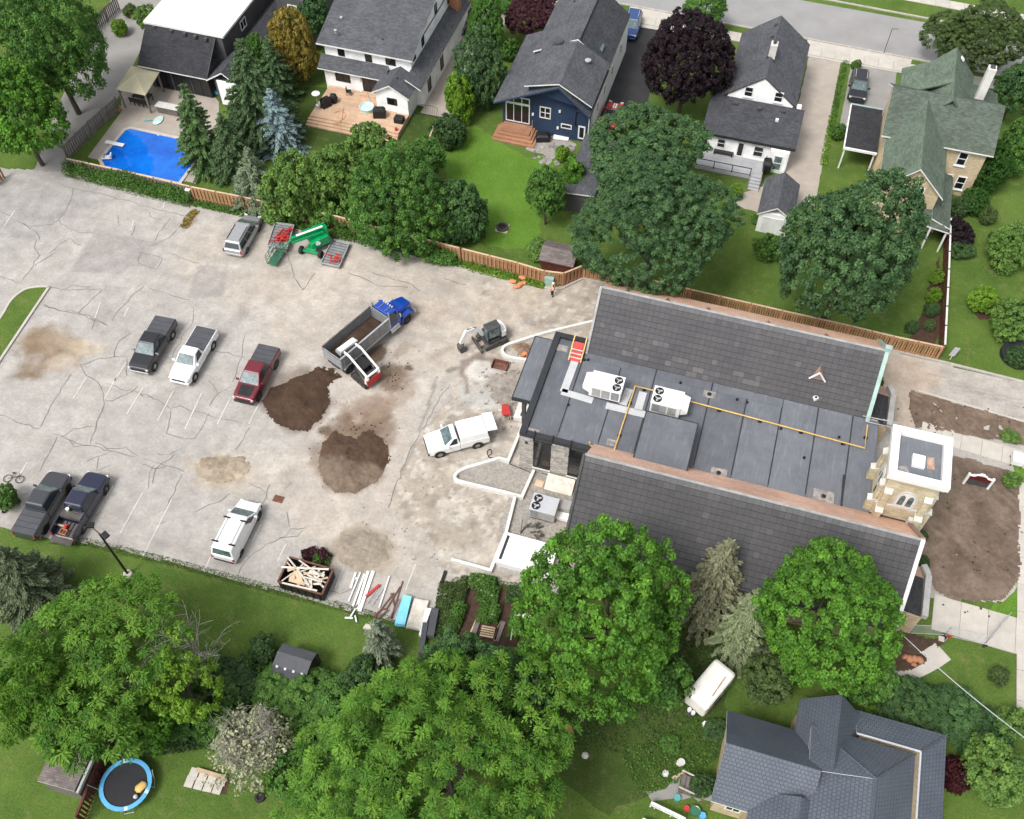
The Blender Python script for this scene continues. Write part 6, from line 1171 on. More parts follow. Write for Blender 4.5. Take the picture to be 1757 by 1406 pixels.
LB(MB().beam((-1.5, .25, .5), (-2.4, 0, .5), .08, .1).beam((-1.5, -.25, .5), (-2.4, 0, .5), .08, .1), 'tow_bar', 'steel_dark', cm)
for s in (-1, 1): LB(MB().lathe((-1.95, s * .16, .55), [(.14, 0), (.15, .3), (.08, .42)], 10), 'gas_bottle', 'white_enamel', cm)
# --- waste skip with timber
sk_ = thing('dumpster', 'rusty black open dumpster heaped with broken timber', 'dumpster', (-24.05, 26.6, 0))
q = MB(); x0, x1, y0, y1 = -25.85, -22.35, 25.6, 27.7
q.box(x0, y0, .1, x1, y0 + .07, 1.25); q.box(x0, y1 - .07, .1, x1, y1, 1.25); q.box(x0, y0 + .07, .1, x0 + .07, y1 - .07, 1.25); q.box(x1 - .07, y0 + .07, .1, x1, y1 - .07, 1.25); q.box(x0 + .07, y0 + .07, .1, x1 - .07, y1 - .07, .18); q.build('bin', 'plastic_black', sk_)
for a, b in (((x0, y0), (x1, y0)), ((x1, y0), (x1, y1)), ((x1, y1), (x0, y1)), ((x0, y1), (x0, y0))): MB().beam((*a, 1.27), (*b, 1.27), .13, .1).build('rim', 'rust', sk_)
for k in range(6): MB().box(x0 + .3 + k * .58, y0 - .05, .12, x0 + .38 + k * .58, y0 - .001, 1.2).build('rib', 'plastic_black', sk_)
random.seed(12)
def stick(name, label, a, b, w, h, mat, grp):
    o = MB().beam(a, b, w, h).build(name, mat); return tag(o, label, name.split('_')[-1], grp)
for k in range(34):
    a = random.uniform(0, 3.14); L = random.uniform(.4, 1.0); c = Vector((random.uniform(x0 + .5, x1 - .5), random.uniform(y0 + .45, y1 - .45), 1.0 + random.uniform(0, .38))); d = Vector((math.cos(a) * L, math.sin(a) * L * .5, random.uniform(-.12, .12)))
    w_ = random.choice((.09, .14, .24)); m_ = random.choice(('lumber', 'lumber_white', 'lumber_white')); stick('waste_board', '%s %s timber offcut in the heaped dumpster' % ({.09: 'narrow', .14: 'medium', .24: 'wide'}[w_], 'tan' if m_ == 'lumber' else 'pale'), c - d, c + d, w_, .05, m_, 'timber offcuts in the dumpster')
D4 = lambda x, y, z=0.0: G(340 + x / 3.993, 820 + y / 3.993, z)
for i, (p, q_, w, l_) in enumerate((((570, 612), (895, 628), .13, 'long pale stud lying across the top of the dumpster'), ((612, 545), (690, 640), .13, 'pale stud poking over the dumpster rim at its far corner'), ((690, 640), (760, 740), .13, 'pale stud sloping down the middle of the dumpster heap'), ((690, 565), (830, 665), .1, 'thin pale stud slanting across the dumpster beside the brush'), ((725, 680), (850, 715), .1, 'short pale stud near the dumpster end wall'), ((575, 720), (815, 775), .12, 'long pale stud along the near side of the dumpster'))): stick('timber_stud', l_, D4(*p, 1.42), D4(*q_, 1.45), w, .06, 'lumber_white', None)
o = MB().slab([D4(625, 660, 1.3), D4(690, 630, 1.45), D4(730, 740, 1.3), D4(620, 710, 1.2)], .03).build('plywood_sheet', ['lumber', 'lumber']); tag(o, 'tan plywood sheet tilted in the middle of the dumpster', 'plywood')
# --- worker and operator
def person(label, loc, rz, seated, shirt, legs, hat):
    t = thing('person', label, 'person', loc, rz)
    if not seated: J = [((0, 0, .95), .15), ((0, 0, 1.2), .16), ((0, 0, 1.42), .13), ((0, 0, 1.52), .06), ((0, .1, .92), .10), ((.05, .12, .5), .075), ((-.02, .12, .08), .05), ((.12, .13, .04), .045), ((0, -.1, .92), .10), ((.16, -.12, .5), .075), ((.06, -.12, .08), .05), ((.2, -.13, .04), .045), ((0, .2, 1.4), .07), ((.02, .27, 1.12), .05), ((.22, .22, .98), .04), ((.28, .20, .96), .03), ((0, -.2, 1.4), .07), ((.0, -.28, 1.12), .05), ((.14, -.26, .92), .04), ((.2, -.25, .9), .03)]
    else: J = [((0, 0, .12), .15), ((0, 0, .36), .16), ((0, 0, .6), .13), ((0, 0, .7), .06), ((.1, .1, .1), .10), ((.42, .12, .12), .075), ((.45, .12, -.2), .05), ((.55, .13, -.22), .04), ((.1, -.1, .1), .10), ((.42, -.12, .12), .075), ((.45, -.12, -.2), .05), ((.55, -.13, -.22), .04), ((0, .2, .58), .07), ((.08, .26, .32), .05), ((.32, .22, .36), .04), ((.38, .2, .37), .03), ((0, -.2, .58), .07), ((.08, -.26, .32), .05), ((.32, -.22, .36), .04), ((.38, -.2, .37), .03)]
    Ed = [(0, 1), (1, 2), (2, 3), (0, 4), (4, 5), (5, 6), (6, 7), (0, 8), (8, 9), (9, 10), (10, 11), (2, 12), (12, 13), (13, 14), (14, 15), (2, 16), (16, 17), (17, 18), (18, 19)]
    me = bpy.data.meshes.new('body'); me.from_pydata([j[0] for j in J], Ed, []); me.materials.append(MATS[legs]); o = link('body', me, t); m = o.modifiers.new('skin', 'SKIN')
    for v, j in zip(me.skin_vertices[0].data if me.skin_vertices else [], J): v.radius = (j[1], j[1])
    o.modifiers.new('sub', 'SUBSURF').levels = 1
    zt = J[2][0][2]
    LB(MB().loft([[(.17 * s * math.cos(a), .23 * s * math.sin(a), z) for a in np.linspace(0, 6.28, 11)[:-1]] for z, s in ((zt - .5, .95), (zt - .25, 1.0), (zt - .02, .98), (zt + .06, .55))]), 'vest', shirt, t, smooth=True)
    LB(MB().lathe((0, 0, zt + .22), [(.03, -.14), (.085, -.08), (.1, .02), (.085, .1), (.03, .14)], 12), 'head', 'skin', t, smooth=True); LB(MB().lathe((0, 0, zt + .27), [(.15, 0), (.12, .02), (.11, .08), (.06, .13), (.01, .14)], 12), 'hard_hat', hat, t, smooth=True)
    for s in (1, -1): LB(MB().tube([J[12 if s > 0 else 16][0], J[13 if s > 0 else 17][0], J[14 if s > 0 else 18][0]], [.085, .065, .05], 8), 'sleeve', shirt, t, smooth=True)
    return t
g = G(948.5, 509); person('standing worker in orange vest and white hard hat near the kerb', (g.x, g.y, .06), math.radians(200), False, 'hivis', 'trouser', 'white_enamel')
R = Matrix.Rotation(math.radians(226), 3, 'Z') @ Vector((-.1, .32, 1.12)); person('seated operator in yellow vest inside the excavator cab', (-18.05 + R.x, 53.05 + R.y, .04 + R.z), math.radians(226), True, 'gas_yellow', 'trouser', 'green_box')
# ------------------------------------------------------------------ heaps
def heap(name, label, cat, poly, hgt, c0, c1, seed, rim=.35, px=True, front=None, s=.11):
    P = [G2(*p) for p in poly] if px else poly; xs = [p[0] for p in P]; ys = [p[1] for p in P]
    x, y = np.meshgrid(np.arange(min(xs) - .4, max(xs) + .4, s), np.arange(min(ys) - .4, max(ys) + .4, s))
    w = (fbm(x, y, .9, seed) - .5) * .7; w2 = (fbm(x, y, .9, seed + 40) - .5) * .7; k = inpoly(x + w, y + w2, P)
    d = np.full(x.shape, 9.0)
    for (ax, ay), (bx, by) in zip(P, P[1:] + P[:1]):
        ex, ey = bx - ax, by - ay; L = ex * ex + ey * ey; t = np.clip(((x + w - ax) * ex + (y + w2 - ay) * ey) / L, 0, 1); d = np.minimum(d, np.hypot(x + w - ax - t * ex, y + w2 - ay - t * ey))
    nz = fbm(x, y, 1.1, seed + 7, 5); prof = np.clip(d / max(d[k].max() * (1 - rim), .1), 0, 1); z = .04 + hgt * (prof ** .8) * (.45 + .9 * nz) + (fbm(x, y, .28, seed + 9, 2) - .5) * .15
    m = np.clip(nz * 1.4 - .2, 0, 1)
    if front is not None: m = np.clip(m * .5 + smooth(front[0], front[1], y + (nz - .5) * 1.5), 0, 1)
    c = np.array(c0) * (1 - m[..., None]) + np.array(c1) * m[..., None]
    i = np.arange(x.size).reshape(x.shape); q = np.stack([i[:-1, :-1], i[:-1, 1:], i[1:, 1:], i[1:, :-1]], -1)[k[:-1, :-1]]
    o = colmesh(name, np.stack([x.ravel(), y.ravel(), z.ravel()], 1), q, c.reshape(-1, 3), 'soil_att', smooth=True); return tag(o, label, cat)
heap('soil_pile', 'dark brown topsoil spread between maroon pickup and dump truck', 'soil pile', [(450, 690), (462, 668), (492, 655), (522, 641), (545, 632), (568, 630), (586, 646), (562, 664), (564, 692), (552, 716), (526, 741), (494, 740), (462, 716)], .28, (.042, .025, .016), (.070, .043, .028), 3, .25)
heap('soil_pile', 'two-tone soil pile, dark behind and dry pale brown in front', 'soil pile', [(542, 805), (552, 760), (575, 742), (606, 752), (640, 738), (662, 760), (666, 792), (644, 828), (604, 849), (566, 842)], .62, (.165, .125, .092), (.075, .046, .031), 13, .1, front=(G(600, 800).y, G(600, 780).y))
heap('sand_heap', 'low heap of pale sand in the empty parking bay', 'sand heap', [(334, 806), (350, 788), (385, 782), (420, 786), (432, 803), (410, 826), (375, 832), (345, 822)], .24, (.37, .315, .245), (.23, .185, .135), 23, .2)
heap('gravel_heap', 'thin spread of grey brown gravel above the pipe stacks', 'gravel heap', [(572, 935), (585, 915), (625, 908), (662, 922), (672, 948), (655, 972), (610, 980), (580, 965)], .14, (.30, .255, .20), (.22, .19, .15), 33, .4)
heap('rubble_heap', 'rubble strewn ground beside the excavator bucket', 'rubble', [(838, 662), (862, 640), (885, 632), (895, 660), (880, 700), (858, 696), (842, 680)], .22, (.33, .30, .265), (.17, .145, .12), 43, .3)
heap('rubble_heap', 'brown debris heap inside the wall loop under the canopy', 'rubble', [(876, 592), (895, 588), (915, 598), (912, 612), (890, 612)], .3, (.30, .20, .14), (.16, .11, .08), 53, .2)
rd = random.Random(3)
def clods(label, n, cx, cy, sx, sy, mat, seed, smin=.08, smax=.22):
    r_ = random.Random(seed); q = MB()
    for k in range(n):
        g = G(r_.gauss(cx, sx), r_.gauss(cy, sy)); s = r_.uniform(smin, smax); q.obox((g.x, g.y, .04 + s * .2), s, s * r_.uniform(.5, 1), s * .6, r_.uniform(0, 3), r_.uniform(-.3, .3))
    o = q.build('loose_clods', mat); o['kind'] = 'stuff'; return o
clods('', 46, 672, 640, 22, 18, 'soil', 3, .04, .12); clods('', 50, 600, 745, 34, 20, 'soil', 4, .04, .13); clods('', 60, 580, 720, 40, 50, 'soil', 5, .03, .1); clods('', 140, 830, 760, 60, 110, 'gravel_grey', 6, .05, .13); clods('', 90, 868, 665, 18, 28, 'gravel_grey', 7, .08, .28); clods('', 60, 700, 900, 50, 50, 'gravel_grey', 8, .05, .14)
clods('', 90, 1660, 920, 45, 60, 'soil', 11, .05, .16); clods('', 40, 1650, 720, 60, 15, 'soil', 12, .05, .14)
# ------------------------------------------------------------------ fences: each board a piece
def fence(name, label, pts, h, mat='fence_wood', cap='fence_cap', step=.19, bw=.145, post=2.4, limit=300, z0=0.0, grp=None, rails=True, both=True):
    P = [Vector((p[0], p[1], z0)) for p in pts]; t = thing(name, label, 'fence', tuple(P[0]), group=grp); base = P[0]; bmesh_ = None; n = 0
    for a, b in zip(P[:-1], P[1:]):
        d = b - a; L = d.length; d.normalize(); ang = math.atan2(d.y, d.x); nrm = Vector((-d.y, d.x, 0)); k = max(1, round(L / post))
        for i in range(k + 1):
            if i == k and b is not P[-1]: continue
            p = a + d * (L * i / k); MB().obox((p.x, p.y, z0 + h / 2 + .04), .11, .11, h + .08, ang).build('post', mat, t)
        for i in range(k):
            p, q = a + d * (L * i / k + .06), a + d * (L * (i + 1) / k - .06)
            if cap: MB().beam((p.x, p.y, z0 + h), (q.x, q.y, z0 + h), .16, .05).build('cap_rail', cap, t)
            if rails:
                for zz in (.3, h - .25): MB().beam((p.x, p.y, z0 + zz), (q.x, q.y, z0 + zz), .05, .09).build('rail', mat, t)
        m = int(L / step)
        for i in range(m):
            if n >= limit: break
            n += 1; p = a + d * (L * (i + .5) / m) + nrm * (.045 * (1 if (i % 2 and both) else -1))
            if bmesh_ is None: o = MB().box(-bw / 2, -.011, 0, bw / 2, .011, h - .08).build('board', mat, t, world=False); bmesh_ = o.data
            else: o = link('board', bmesh_, t)
            o.location = p - base + Vector((0, 0, .04 + rd.uniform(-.01, .01))); o.rotation_euler.z = ang
    return t
gp_ = 'cedar board fences along the lot'
fence('board_fence', 'cedar board fence beside the pool yard spruces', [G2(*p) for p in ((334, 343), (421, 360), (500, 377), (570, 391))], 1.7, grp=gp_)
fence('board_fence', 'cedar board fence behind the green boom lift', [G2(*p) for p in ((573, 391), (645, 411), (720, 430), (790, 448))], 1.7, grp=gp_)
fence('board_fence', 'cedar board fence with a jog, between the navy house lawn and lot', [G2(*p) for p in ((794, 449), (888, 473), (933, 487), (966, 491), (1000, 477), (1045, 487))], 1.7, grp=gp_)
fence('board_fence', 'long cedar board fence behind the church gable', [G2(*p) for p in ((1048, 488), (1180, 520), (1335, 556), (1450, 582), (1523, 600), (1607, 618))], 1.8, grp=gp_, step=.21)
e0 = G(1609, 618); fence('board_fence', 'dark board fence with pale cap running up beside the garden', [(e0.x, e0.y + .15), (e0.x - .1, e0.y + 9.5), (e0.x - .25, e0.y + 16.5)], 1.8, mat='red_wood', cap='concrete_white', grp=gp_, step=.2)
fence('picket_fence', 'weathered grey picket fence between lane and pool', [G2(117, 275), G2(160, 232), G2(206, 191)], 1.8, 'fence_grey', None, step=.16, bw=.14, grp='grey picket fences on the lane'); fence('picket_fence', 'weathered grey picket fence ending at the pale garage', [G2(164, 58), G2(206, 18)], 1.8, 'fence_grey', None, step=.16, bw=.14, grp='grey picket fences on the lane')
fence('picket_fence', 'old picket fence buried in vines below the pool', [G2(122, 292), G2(240, 318), G2(333, 340)], 1.5, 'fence_grey', 'fence_cap', step=.2, bw=.15, grp='grey picket fences on the lane')
fence('board_fence', 'reddish brown board fence beside the trampoline', [G2(204, 1268), G2(176, 1335), G2(146, 1412)], 1.7, 'red_wood', 'red_wood', step=.26, bw=.15, both=False)
fence('board_fence', 'short cedar fence end between white house and round bush', [G2(737, 262), G2(748, 232)], 1.6, grp=gp_); fence('board_fence', 'short reddish fence at the far left lot edge', [G2(-5, 322), G2(8, 306)], 1.5, 'terracotta', 'fence_cap')
gt = thing('yard_gate', 'black metal gate across the paver driveway of the white house', 'gate', (-33, 80.7, 0))
MB().tube([(-34.9, 80.7, .1), (-34.9, 80.7, 1.2), (-33.9, 80.7, 1.35), (-32.9, 80.7, 1.2), (-32.9, 80.7, .1), (-34.9, 80.7, .1)], .03, 6).build('frame', 'black_trim', gt)
for k in range(9): MB().box(-34.7 + k * .2, 80.68, .1, -34.68 + k * .2, 80.72, 1.25).build('bar', 'black_trim', gt)
# ------------------------------------------------------------------ pool yard
E0 = lambda x, y, z=0: G(x / 3.993, y / 3.993, z); E2 = lambda x, y, z=0: G2(x / 3.993, y / 3.993, z)
sheet('patio', [E2(*p) for p in ((600, 1080), (830, 770), (830, 640), (900, 560), (1100, 560), (1430, 620), (1500, 700), (1500, 900), (1340, 1260))], .02, 'pavers')
pl = thing('swimming_pool', 'blue swimming pool with pale coping beside the grey house', 'pool', (-59.5, 66.5, 0))
pool = [(-63.85, 69.0), (-63.4, 69.5), (-54.3, 69.5), (-54.3, 63.2), (-62.9, 63.2), (-63.85, 64.1)]
MB().prism(pool, .022, .085).build('water', 'pool_blue', pl); kerb_line('coping', pool, .34, .11, 'concrete', pl, z0=.02, closed=True)
MB().box(-64.6, 66.4, .2, -62.5, 66.85, .28).build('diving_board', 'white_enamel', pl); MB().box(-64.5, 66.45, .02, -64.1, 66.8, .2).build('board_stand', 'galvanised', pl)
for u in (-60.0, -57.5): MB().lathe((u, 69.3, .086), [(.09, 0), (.09, .02)], 10).build('pool_light', 'white_enamel', pl)
sl = thing('pool_lounger', 'white floating lounger at the pool corner', 'lounger', tuple(E0(735, 1085, .1)))
LB(MB().obox((0, 0, .12), 1.0, .55, .14, .4), 'seat', 'white_enamel', sl, bevel=.05); LB(MB().obox((.35, .15, .35), .5, .55, .12, .4, -.9), 'backrest', 'white_enamel', sl, bevel=.05); LB(MB().obox((-.3, .0, .25), .15, .6, .25, .4), 'footrest', 'galvanised', sl)
gz = thing('gazebo', 'beige pyramid-roofed gazebo between the lane and grey house', 'gazebo', tuple(E0(930, 740)))
cs = [E0(900, 450, 2.5), E0(1095, 492, 2.5), E0(995, 655, 2.5), E0(790, 612, 2.5)]; pk = E0(925, 515, 3.3)
cx = sum(cs, Vector()) / 4; pk = Vector((cx.x, cx.y, 3.35))
for a, b in zip(cs, cs[1:] + cs[:1]): MB().slab([a, b, pk], .05).build('canopy_panel', ['tent_fabric', 'tent_fabric'], gz)
for p in cs: q = p.lerp(cx, .12); MB().box(q.x - .08, q.y - .08, 0, q.x + .08, q.y + .08, 2.5).build('post', 'fence_grey', gz)
tb = thing('patio_table', 'dark dining table under the beige gazebo', 'table', (cx.x, cx.y - .2, .02))
LB(MB().box(-1.0, -.5, .7, 1.0, .5, .76), 'table_top', 'furniture_dark', tb)
for a in (-.9, .9):
    for b in (-.4, .4): LB(MB().box(a - .04, b - .04, 0, a + .04, b + .04, .7), 'leg', 'furniture_dark', tb)
def chair(label, x, y, rz, mat='furniture_dark', grp=None):
    t = thing('patio_chair', label, 'chair', (x, y, .02), rz, group=grp); LB(MB().box(-.25, -.25, .4, .25, .25, .46), 'seat', mat, t); LB(MB().box(-.25, -.25, .46, -.2, .25, .95), 'backrest', mat, t)
    for a in (-.22, .22):
        for b in (-.22, .22): LB(MB().box(a - .02, b - .02, 0, a + .02, b + .02, .4), 'leg', mat, t)
    return t
for k in range(4): chair(('dark patio chair at the west end of the table', 'dark patio chair second from west along the table', 'dark patio chair second from east along the table', 'dark patio chair at the east end of the table')[k], cx.x - .8 + k * .52, cx.y - .95, 1.57, grp='chairs at the gazebo table')
bar = thing('outdoor_counter', 'pale outdoor counter with stools by the spruce', 'counter', tuple(E0(1165, 775)))
LB(MB().box(-1.2, -.35, 0, 1.2, .3, .85), 'cabinet', 'fence_grey', bar); LB(MB().box(-1.35, -.45, .86, 1.35, .45, .92), 'counter_top', 'limestone', bar)
o = MB().lathe((0, 0, 0), [(.05, 0), (.55, .05), (.6, .12), (.4, .16)], 14).build('pool_float', 'pale_aqua', None); o.location = E0(1085, 830, .03); o.scale = (.8, 1.3, 1); tag(o, 'pale aqua float lying beside the pool', 'pool float')
o = MB().tube([E0(985, 828, .1), E0(1045, 825, .1)], .06, 8).build('pool_noodle', 'plastic_teal'); tag(o, 'teal foam noodle lying beside the float', 'pool noodle')
o = MB().lathe((0, 0, 0), [(.18, 0), (.28, .4), (.32, .42), (.26, .38)], 14).build('planter_pot', 'terracotta', None); o.location = E0(822, 760, .02); tag(o, 'brown planter pot at the corner of the gazebo', 'planter')
o = MB().lathe((0, 0, 0), [(.4, 0), (.5, .1), (.52, .45), (.45, .5)], 14).build('toy_tub', 'plastic_teal', None); o.location = E0(1500, 640, .02); tag(o, 'teal round tub beside the grey house porch', 'tub')
ub = thing('utility_pedestal', 'white topped utility pedestal at the end of the vine fence', 'utility box', tuple(E0(1310, 1355)))
LB(MB().box(-.2, -.2, 0, .2, .2, .9), 'body', 'unit_side', ub); LB(MB().box(-.25, -.25, .9, .25, .25, 1.2), 'cap', 'white_enamel', ub)
# ------------------------------------------------------------------ deck things behind the white house
A2 = lambda x, y, z=.62: G(400 + x / 3.993, y / 3.993, z)
def bbq(label, p, mat='plastic_black', w=1.2, d=.65, h=1.15, rz=.3):
    t = thing('barbecue', label, 'barbecue', (p.x, p.y, p.z), rz); LB(MB().loft([[(-w / 2, -d / 2, 0), (w / 2, -d / 2, 0), (w / 2, d / 2, 0), (-w / 2, d / 2, 0)], [(-w / 2, -d / 2, h * .75), (w / 2, -d / 2, h * .75), (w / 2, d / 2, h * .75), (-w / 2, d / 2, h * .75)], [(-w * .35, -d * .3, h), (w * .35, -d * .3, h), (w * .35, d * .3, h), (-w * .35, d * .3, h)]]), 'cover', mat, t, bevel=.06)
    for s in (-1, 1): LB(MB().box(s * w * .5 - .02, -.2, h * .5, s * w * .5 + .12, .2, h * .56), 'side_shelf', mat, t)
    return t
bbq('covered black barbecue beside the hot pool on the timber deck', A2(1005, 800), w=1.3, d=.8); bbq('covered black grill with grey lid at the deck corner', A2(640, 730), w=1.1, rz=1.0); bbq('covered black smoker behind the grill at the deck corner', A2(690, 700), w=.7, rz=.2, h=1.0)
bbq('covered barbecue standing on the raised grey deck', G(1315, 290, .6), w=.8, d=1.2, rz=.1); bbq('covered round kettle grill beside the brown steps', G(931, 240, .05), w=1.4, d=1.0, h=.8)
o = MB().box(-.5, -.4, 0, .5, .4, .62).build('storage_box', 'plastic_black', None, bevel=.05); o.location = A2(1140, 835); tag(o, 'black storage box at the edge of the timber deck', 'storage box')
o = MB().lathe((0, 0, 0), [(.72, 0), (.76, .35), (.80, .36), (.80, .42), (.70, .42), (.68, .33), (.01, .33)], 24).build('splash_pool', 'pale_aqua', None); o.location = A2(918, 752); tag(o, 'small round pale aqua tub on the timber deck', 'tub')
ph = thing('patio_heater', 'patio heater with white disc top at the deck corner', 'heater', tuple(A2(585, 745))); LB(MB().lathe((0, 0, 0), [(.25, 0), (.25, .5), (.05, .6), (.04, 1.9)], 12), 'stand', 'galvanised', ph); LB(MB().lathe((0, 0, 1.9), [(.45, 0), (.44, .04), (.1, .14)], 16), 'reflector', 'white_enamel', ph)
chair('black patio chair by the white house wall', A2(795, 650).x, A2(795, 650).y, .3)
bpy.data.objects['patio_chair.004' if 'patio_chair.004' in bpy.data.objects else 'patio_chair'].location.z = .63
o = MB().lathe((0, 0, 0), [(.12, 0), (.15, .3), (.16, .3)], 10).build('red_bucket', 'red_steel', None); o.location = A2(1118, 895); tag(o, 'small red bucket on the lower deck edge', 'bucket')
hz_ = bez([A2(690, 775, .66), A2(740, 760, .66), A2(770, 790, .66), A2(750, 820, .66), A2(690, 850, .66), A2(740, 830, .66), A2(755, 740, .66)], 5); tag(MB().tube(hz_, .025, 5).build('garden_hose', 'orange'), 'orange hose looped on the timber deck', 'hose')
tag(MB().tube([A2(920, 640, 1.9), A2(945, 700, .7)], .03, 6).build('pool_broom', 'tramp_blue'), 'blue handled broom leaning by the patio door', 'broom')
B2 = lambda x, y, z=0: G(800 + x / 3.993, y / 3.993, z)
o = MB().obox((0, 0, .15), 1.6, .75, .12, .12).build('window_well_cover', 'white_enamel', None); o.location = B2(650, 950); tag(o, 'white window well cover beside the navy house wall', 'cover')
cl = thing('garden_bench', 'small wooden bench beside the navy house back door', 'bench', tuple(B2(705, 925))); LB(MB().box(-.5, -.25, .35, .5, .25, .42), 'seat', 'fence_wood', cl)
for a in (-.4, .4): LB(MB().box(a - .04, -.2, 0, a + .04, .2, .35), 'leg', 'fence_wood', cl)
ar = thing('garden_arch', 'timber arbour among the shrubs west of navy house', 'arbour', tuple(B2(265, 300))); LB(MB().beam((-.9, 0, 2.2), (.9, 0, 2.3), .3, .12), 'top_beam', 'lumber_white', ar)
for a in (-.7, .7): LB(MB().box(a - .06, -.06, 0, a + .06, .06, 2.2), 'post', 'lumber_white', ar)
f_ = thing('fire_pit', 'round fire pit on pale slabs in the bright lawn', 'fire pit', tuple(G(862, 392)))
for k in range(4): LB(MB().obox((.42 * math.cos(k * 1.57 + .8), .42 * math.sin(k * 1.57 + .8), .03), .6, .6, .06, .1), 'slab', 'concrete', f_)
for k in range(10): LB(MB().obox((.5 * math.cos(k * .628), .5 * math.sin(k * .628), .16), .3, .18, .2, k * .628 + 1.57), 'stone', 'bark', f_)
LB(MB().lathe((0, 0, .06), [(.42, 0), (.42, .04)], 12), 'ash', 'plastic_black', f_)
C2 = lambda x, y, z=.6: G(1190 + x / 4.395, 10 + y / 4.395, z)
o = MB().box(-1.0, -.3, .35, 1.0, .3, .43).box(-1.0, .25, .43, 1.0, .32, .9).box(-.95, -.25, 0, -.85, .25, .35).box(.85, -.25, 0, .95, .25, .35).build('garden_bench', 'furniture_dark', None); o.location = C2(222, 1122, .6); tag(o, 'dark bench against the wall on the grey deck', 'bench')
# ------------------------------------------------------------------ materials stacked at the lot edge
def bar_(name, lab, cat, a, b, w, h, z, mat, grp=None):
    p, q = D4(*a, z), D4(*b, z); return tag(MB().beam(p, q, w, h).build(name, mat), lab, cat, grp)
gp2 = 'white trim lengths on the asphalt'
for i, (a, b, w) in enumerate((((1080, 650), (1045, 755), .16), ((1112, 650), (1030, 850), .10), ((1140, 660), (1060, 880), .14), ((1165, 640), (1085, 900), .20), ((1200, 640), (1105, 915), .26), ((1310, 675), (1240, 890), .10), ((1095, 870), (1040, 960), .1), ((1005, 960), (1060, 962), .12), ((1075, 945), (1085, 990), .1), ((1065, 690), (1095, 690), .1))):
    bar_('trim_length', ('short white trim length nearest the dumpster', 'thin white trim length second from the dumpster', 'white trim length third from the dumpster', 'wide white trim length in the middle of the stack', 'widest white trim stack beside the red beam', 'long white pole between grille and rebar', 'white trim offcut sticking toward the grass', 'white offcut lying flat on the grass edge', 'tiny white offcut on the grass edge', 'short white crosspiece on the trim lengths')[i], 'trim', a, b, w, .09, .12 + .02 * (i % 3), 'white_enamel', gp2)
bar_('steel_beam', 'red steel beam lying beside the white trim', 'beam', (1245, 735), (1150, 815), .2, .16, .14, 'red_steel')
gl_ = thing('steel_grille', 'grey steel ladder grille between red beam and white pole', 'grille', tuple(D4(1210, 815)))
for s in (-1, 1): LB(MB().beam((-.2 * s - .1, -.75, .1), (-.2 * s + .2, .75, .1), .05, .06), 'rail', 'galvanised', gl_)
for k in range(8): LB(MB().beam((-.28 + .04 * k, -.65 + k * .19, .1), (.18 + .04 * k, -.65 + k * .19, .1), .04, .04), 'rung', 'galvanised', gl_)
for i, (a, b) in enumerate((((1402, 708), (1322, 960)), ((1385, 745), (1290, 900)), ((1340, 790), (1205, 965)), ((1320, 790), (1345, 880)), ((1260, 900), (1200, 950)), ((1265, 895), (1300, 915)), ((1300, 905), (1225, 970)), ((1375, 830), (1305, 985)))):
    bar_('rusty_angle', ('longest rusty angle iron beside the blue foam', 'rusty angle iron second from the blue foam', 'rusty angle iron slanting across the heap', 'short rusty angle iron crossing the others', 'rusty bent piece nearest the grass', 'short rusty piece forming the bent corner', 'rusty angle iron lying under the bent piece', 'rusty angle iron tucked beside the blue foam')[i], 'angle iron', a, b, .09, .07, .1 + .03 * i, 'rebar_brown', 'rusty angle irons')
def pile(name, lab, cat, corners, z, h, mat, n=1):
    P = [D4(*p, z + h) for p in corners]; c = sum(P, Vector()) / 4; t = thing(name, lab, cat, (c.x, c.y, z))
    for k in range(n): s = 1 + .02 * math.sin(k * 2.1); LB(MB().prism([((p.x - c.x) * s + .015 * math.sin(k * 5), (p.y - c.y) * s) for p in P], h * k / n + (.004 if k else 0), h * (k + 1) / n), 'sheet', mat if isinstance(mat, str) else mat[k % len(mat)], t)
    return t
pile('foam_stack', 'pale blue insulation boards stacked at the lot edge', 'insulation', ((1405, 800), (1462, 812), (1415, 1008), (1345, 998)), .06, .5, 'tarp_blue', 4); pile('plywood_stack', 'pale plywood stack beside the blue insulation', 'plywood', ((1480, 825), (1580, 842), (1520, 1040), (1422, 1022)), .06, .32, 'lumber_white', 6)
pile('panel_stack', 'white panel leaning between plywood and dark panels', 'panel', ((1560, 890), (1598, 895), (1535, 1085), (1510, 1080)), .1, .35, 'white_enamel'); pile('panel_stack', 'wide charcoal panel stack at the grass corner', 'panel', ((1600, 888), (1650, 895), (1615, 1088), (1565, 1080)), .06, .55, 'tonneau', 3); pile('panel_stack', 'narrow charcoal panel stack overlapping the lawn', 'panel', ((1540, 988), (1576, 990), (1543, 1200), (1508, 1196)), .06, .6, 'tonneau', 3)
bar_('black_timber', 'black charred timber at the corner of the garden', 'timber', (1695, 640), (1668, 720), .22, .2, .14, 'plastic_black'); pile('paver_bundle', 'small pale block bundle on the grass by the pine', 'blocks', ((1150, 1000), (1220, 1015), (1205, 1040), (1130, 1030)), .03, .3, 'lumber_white', 2)
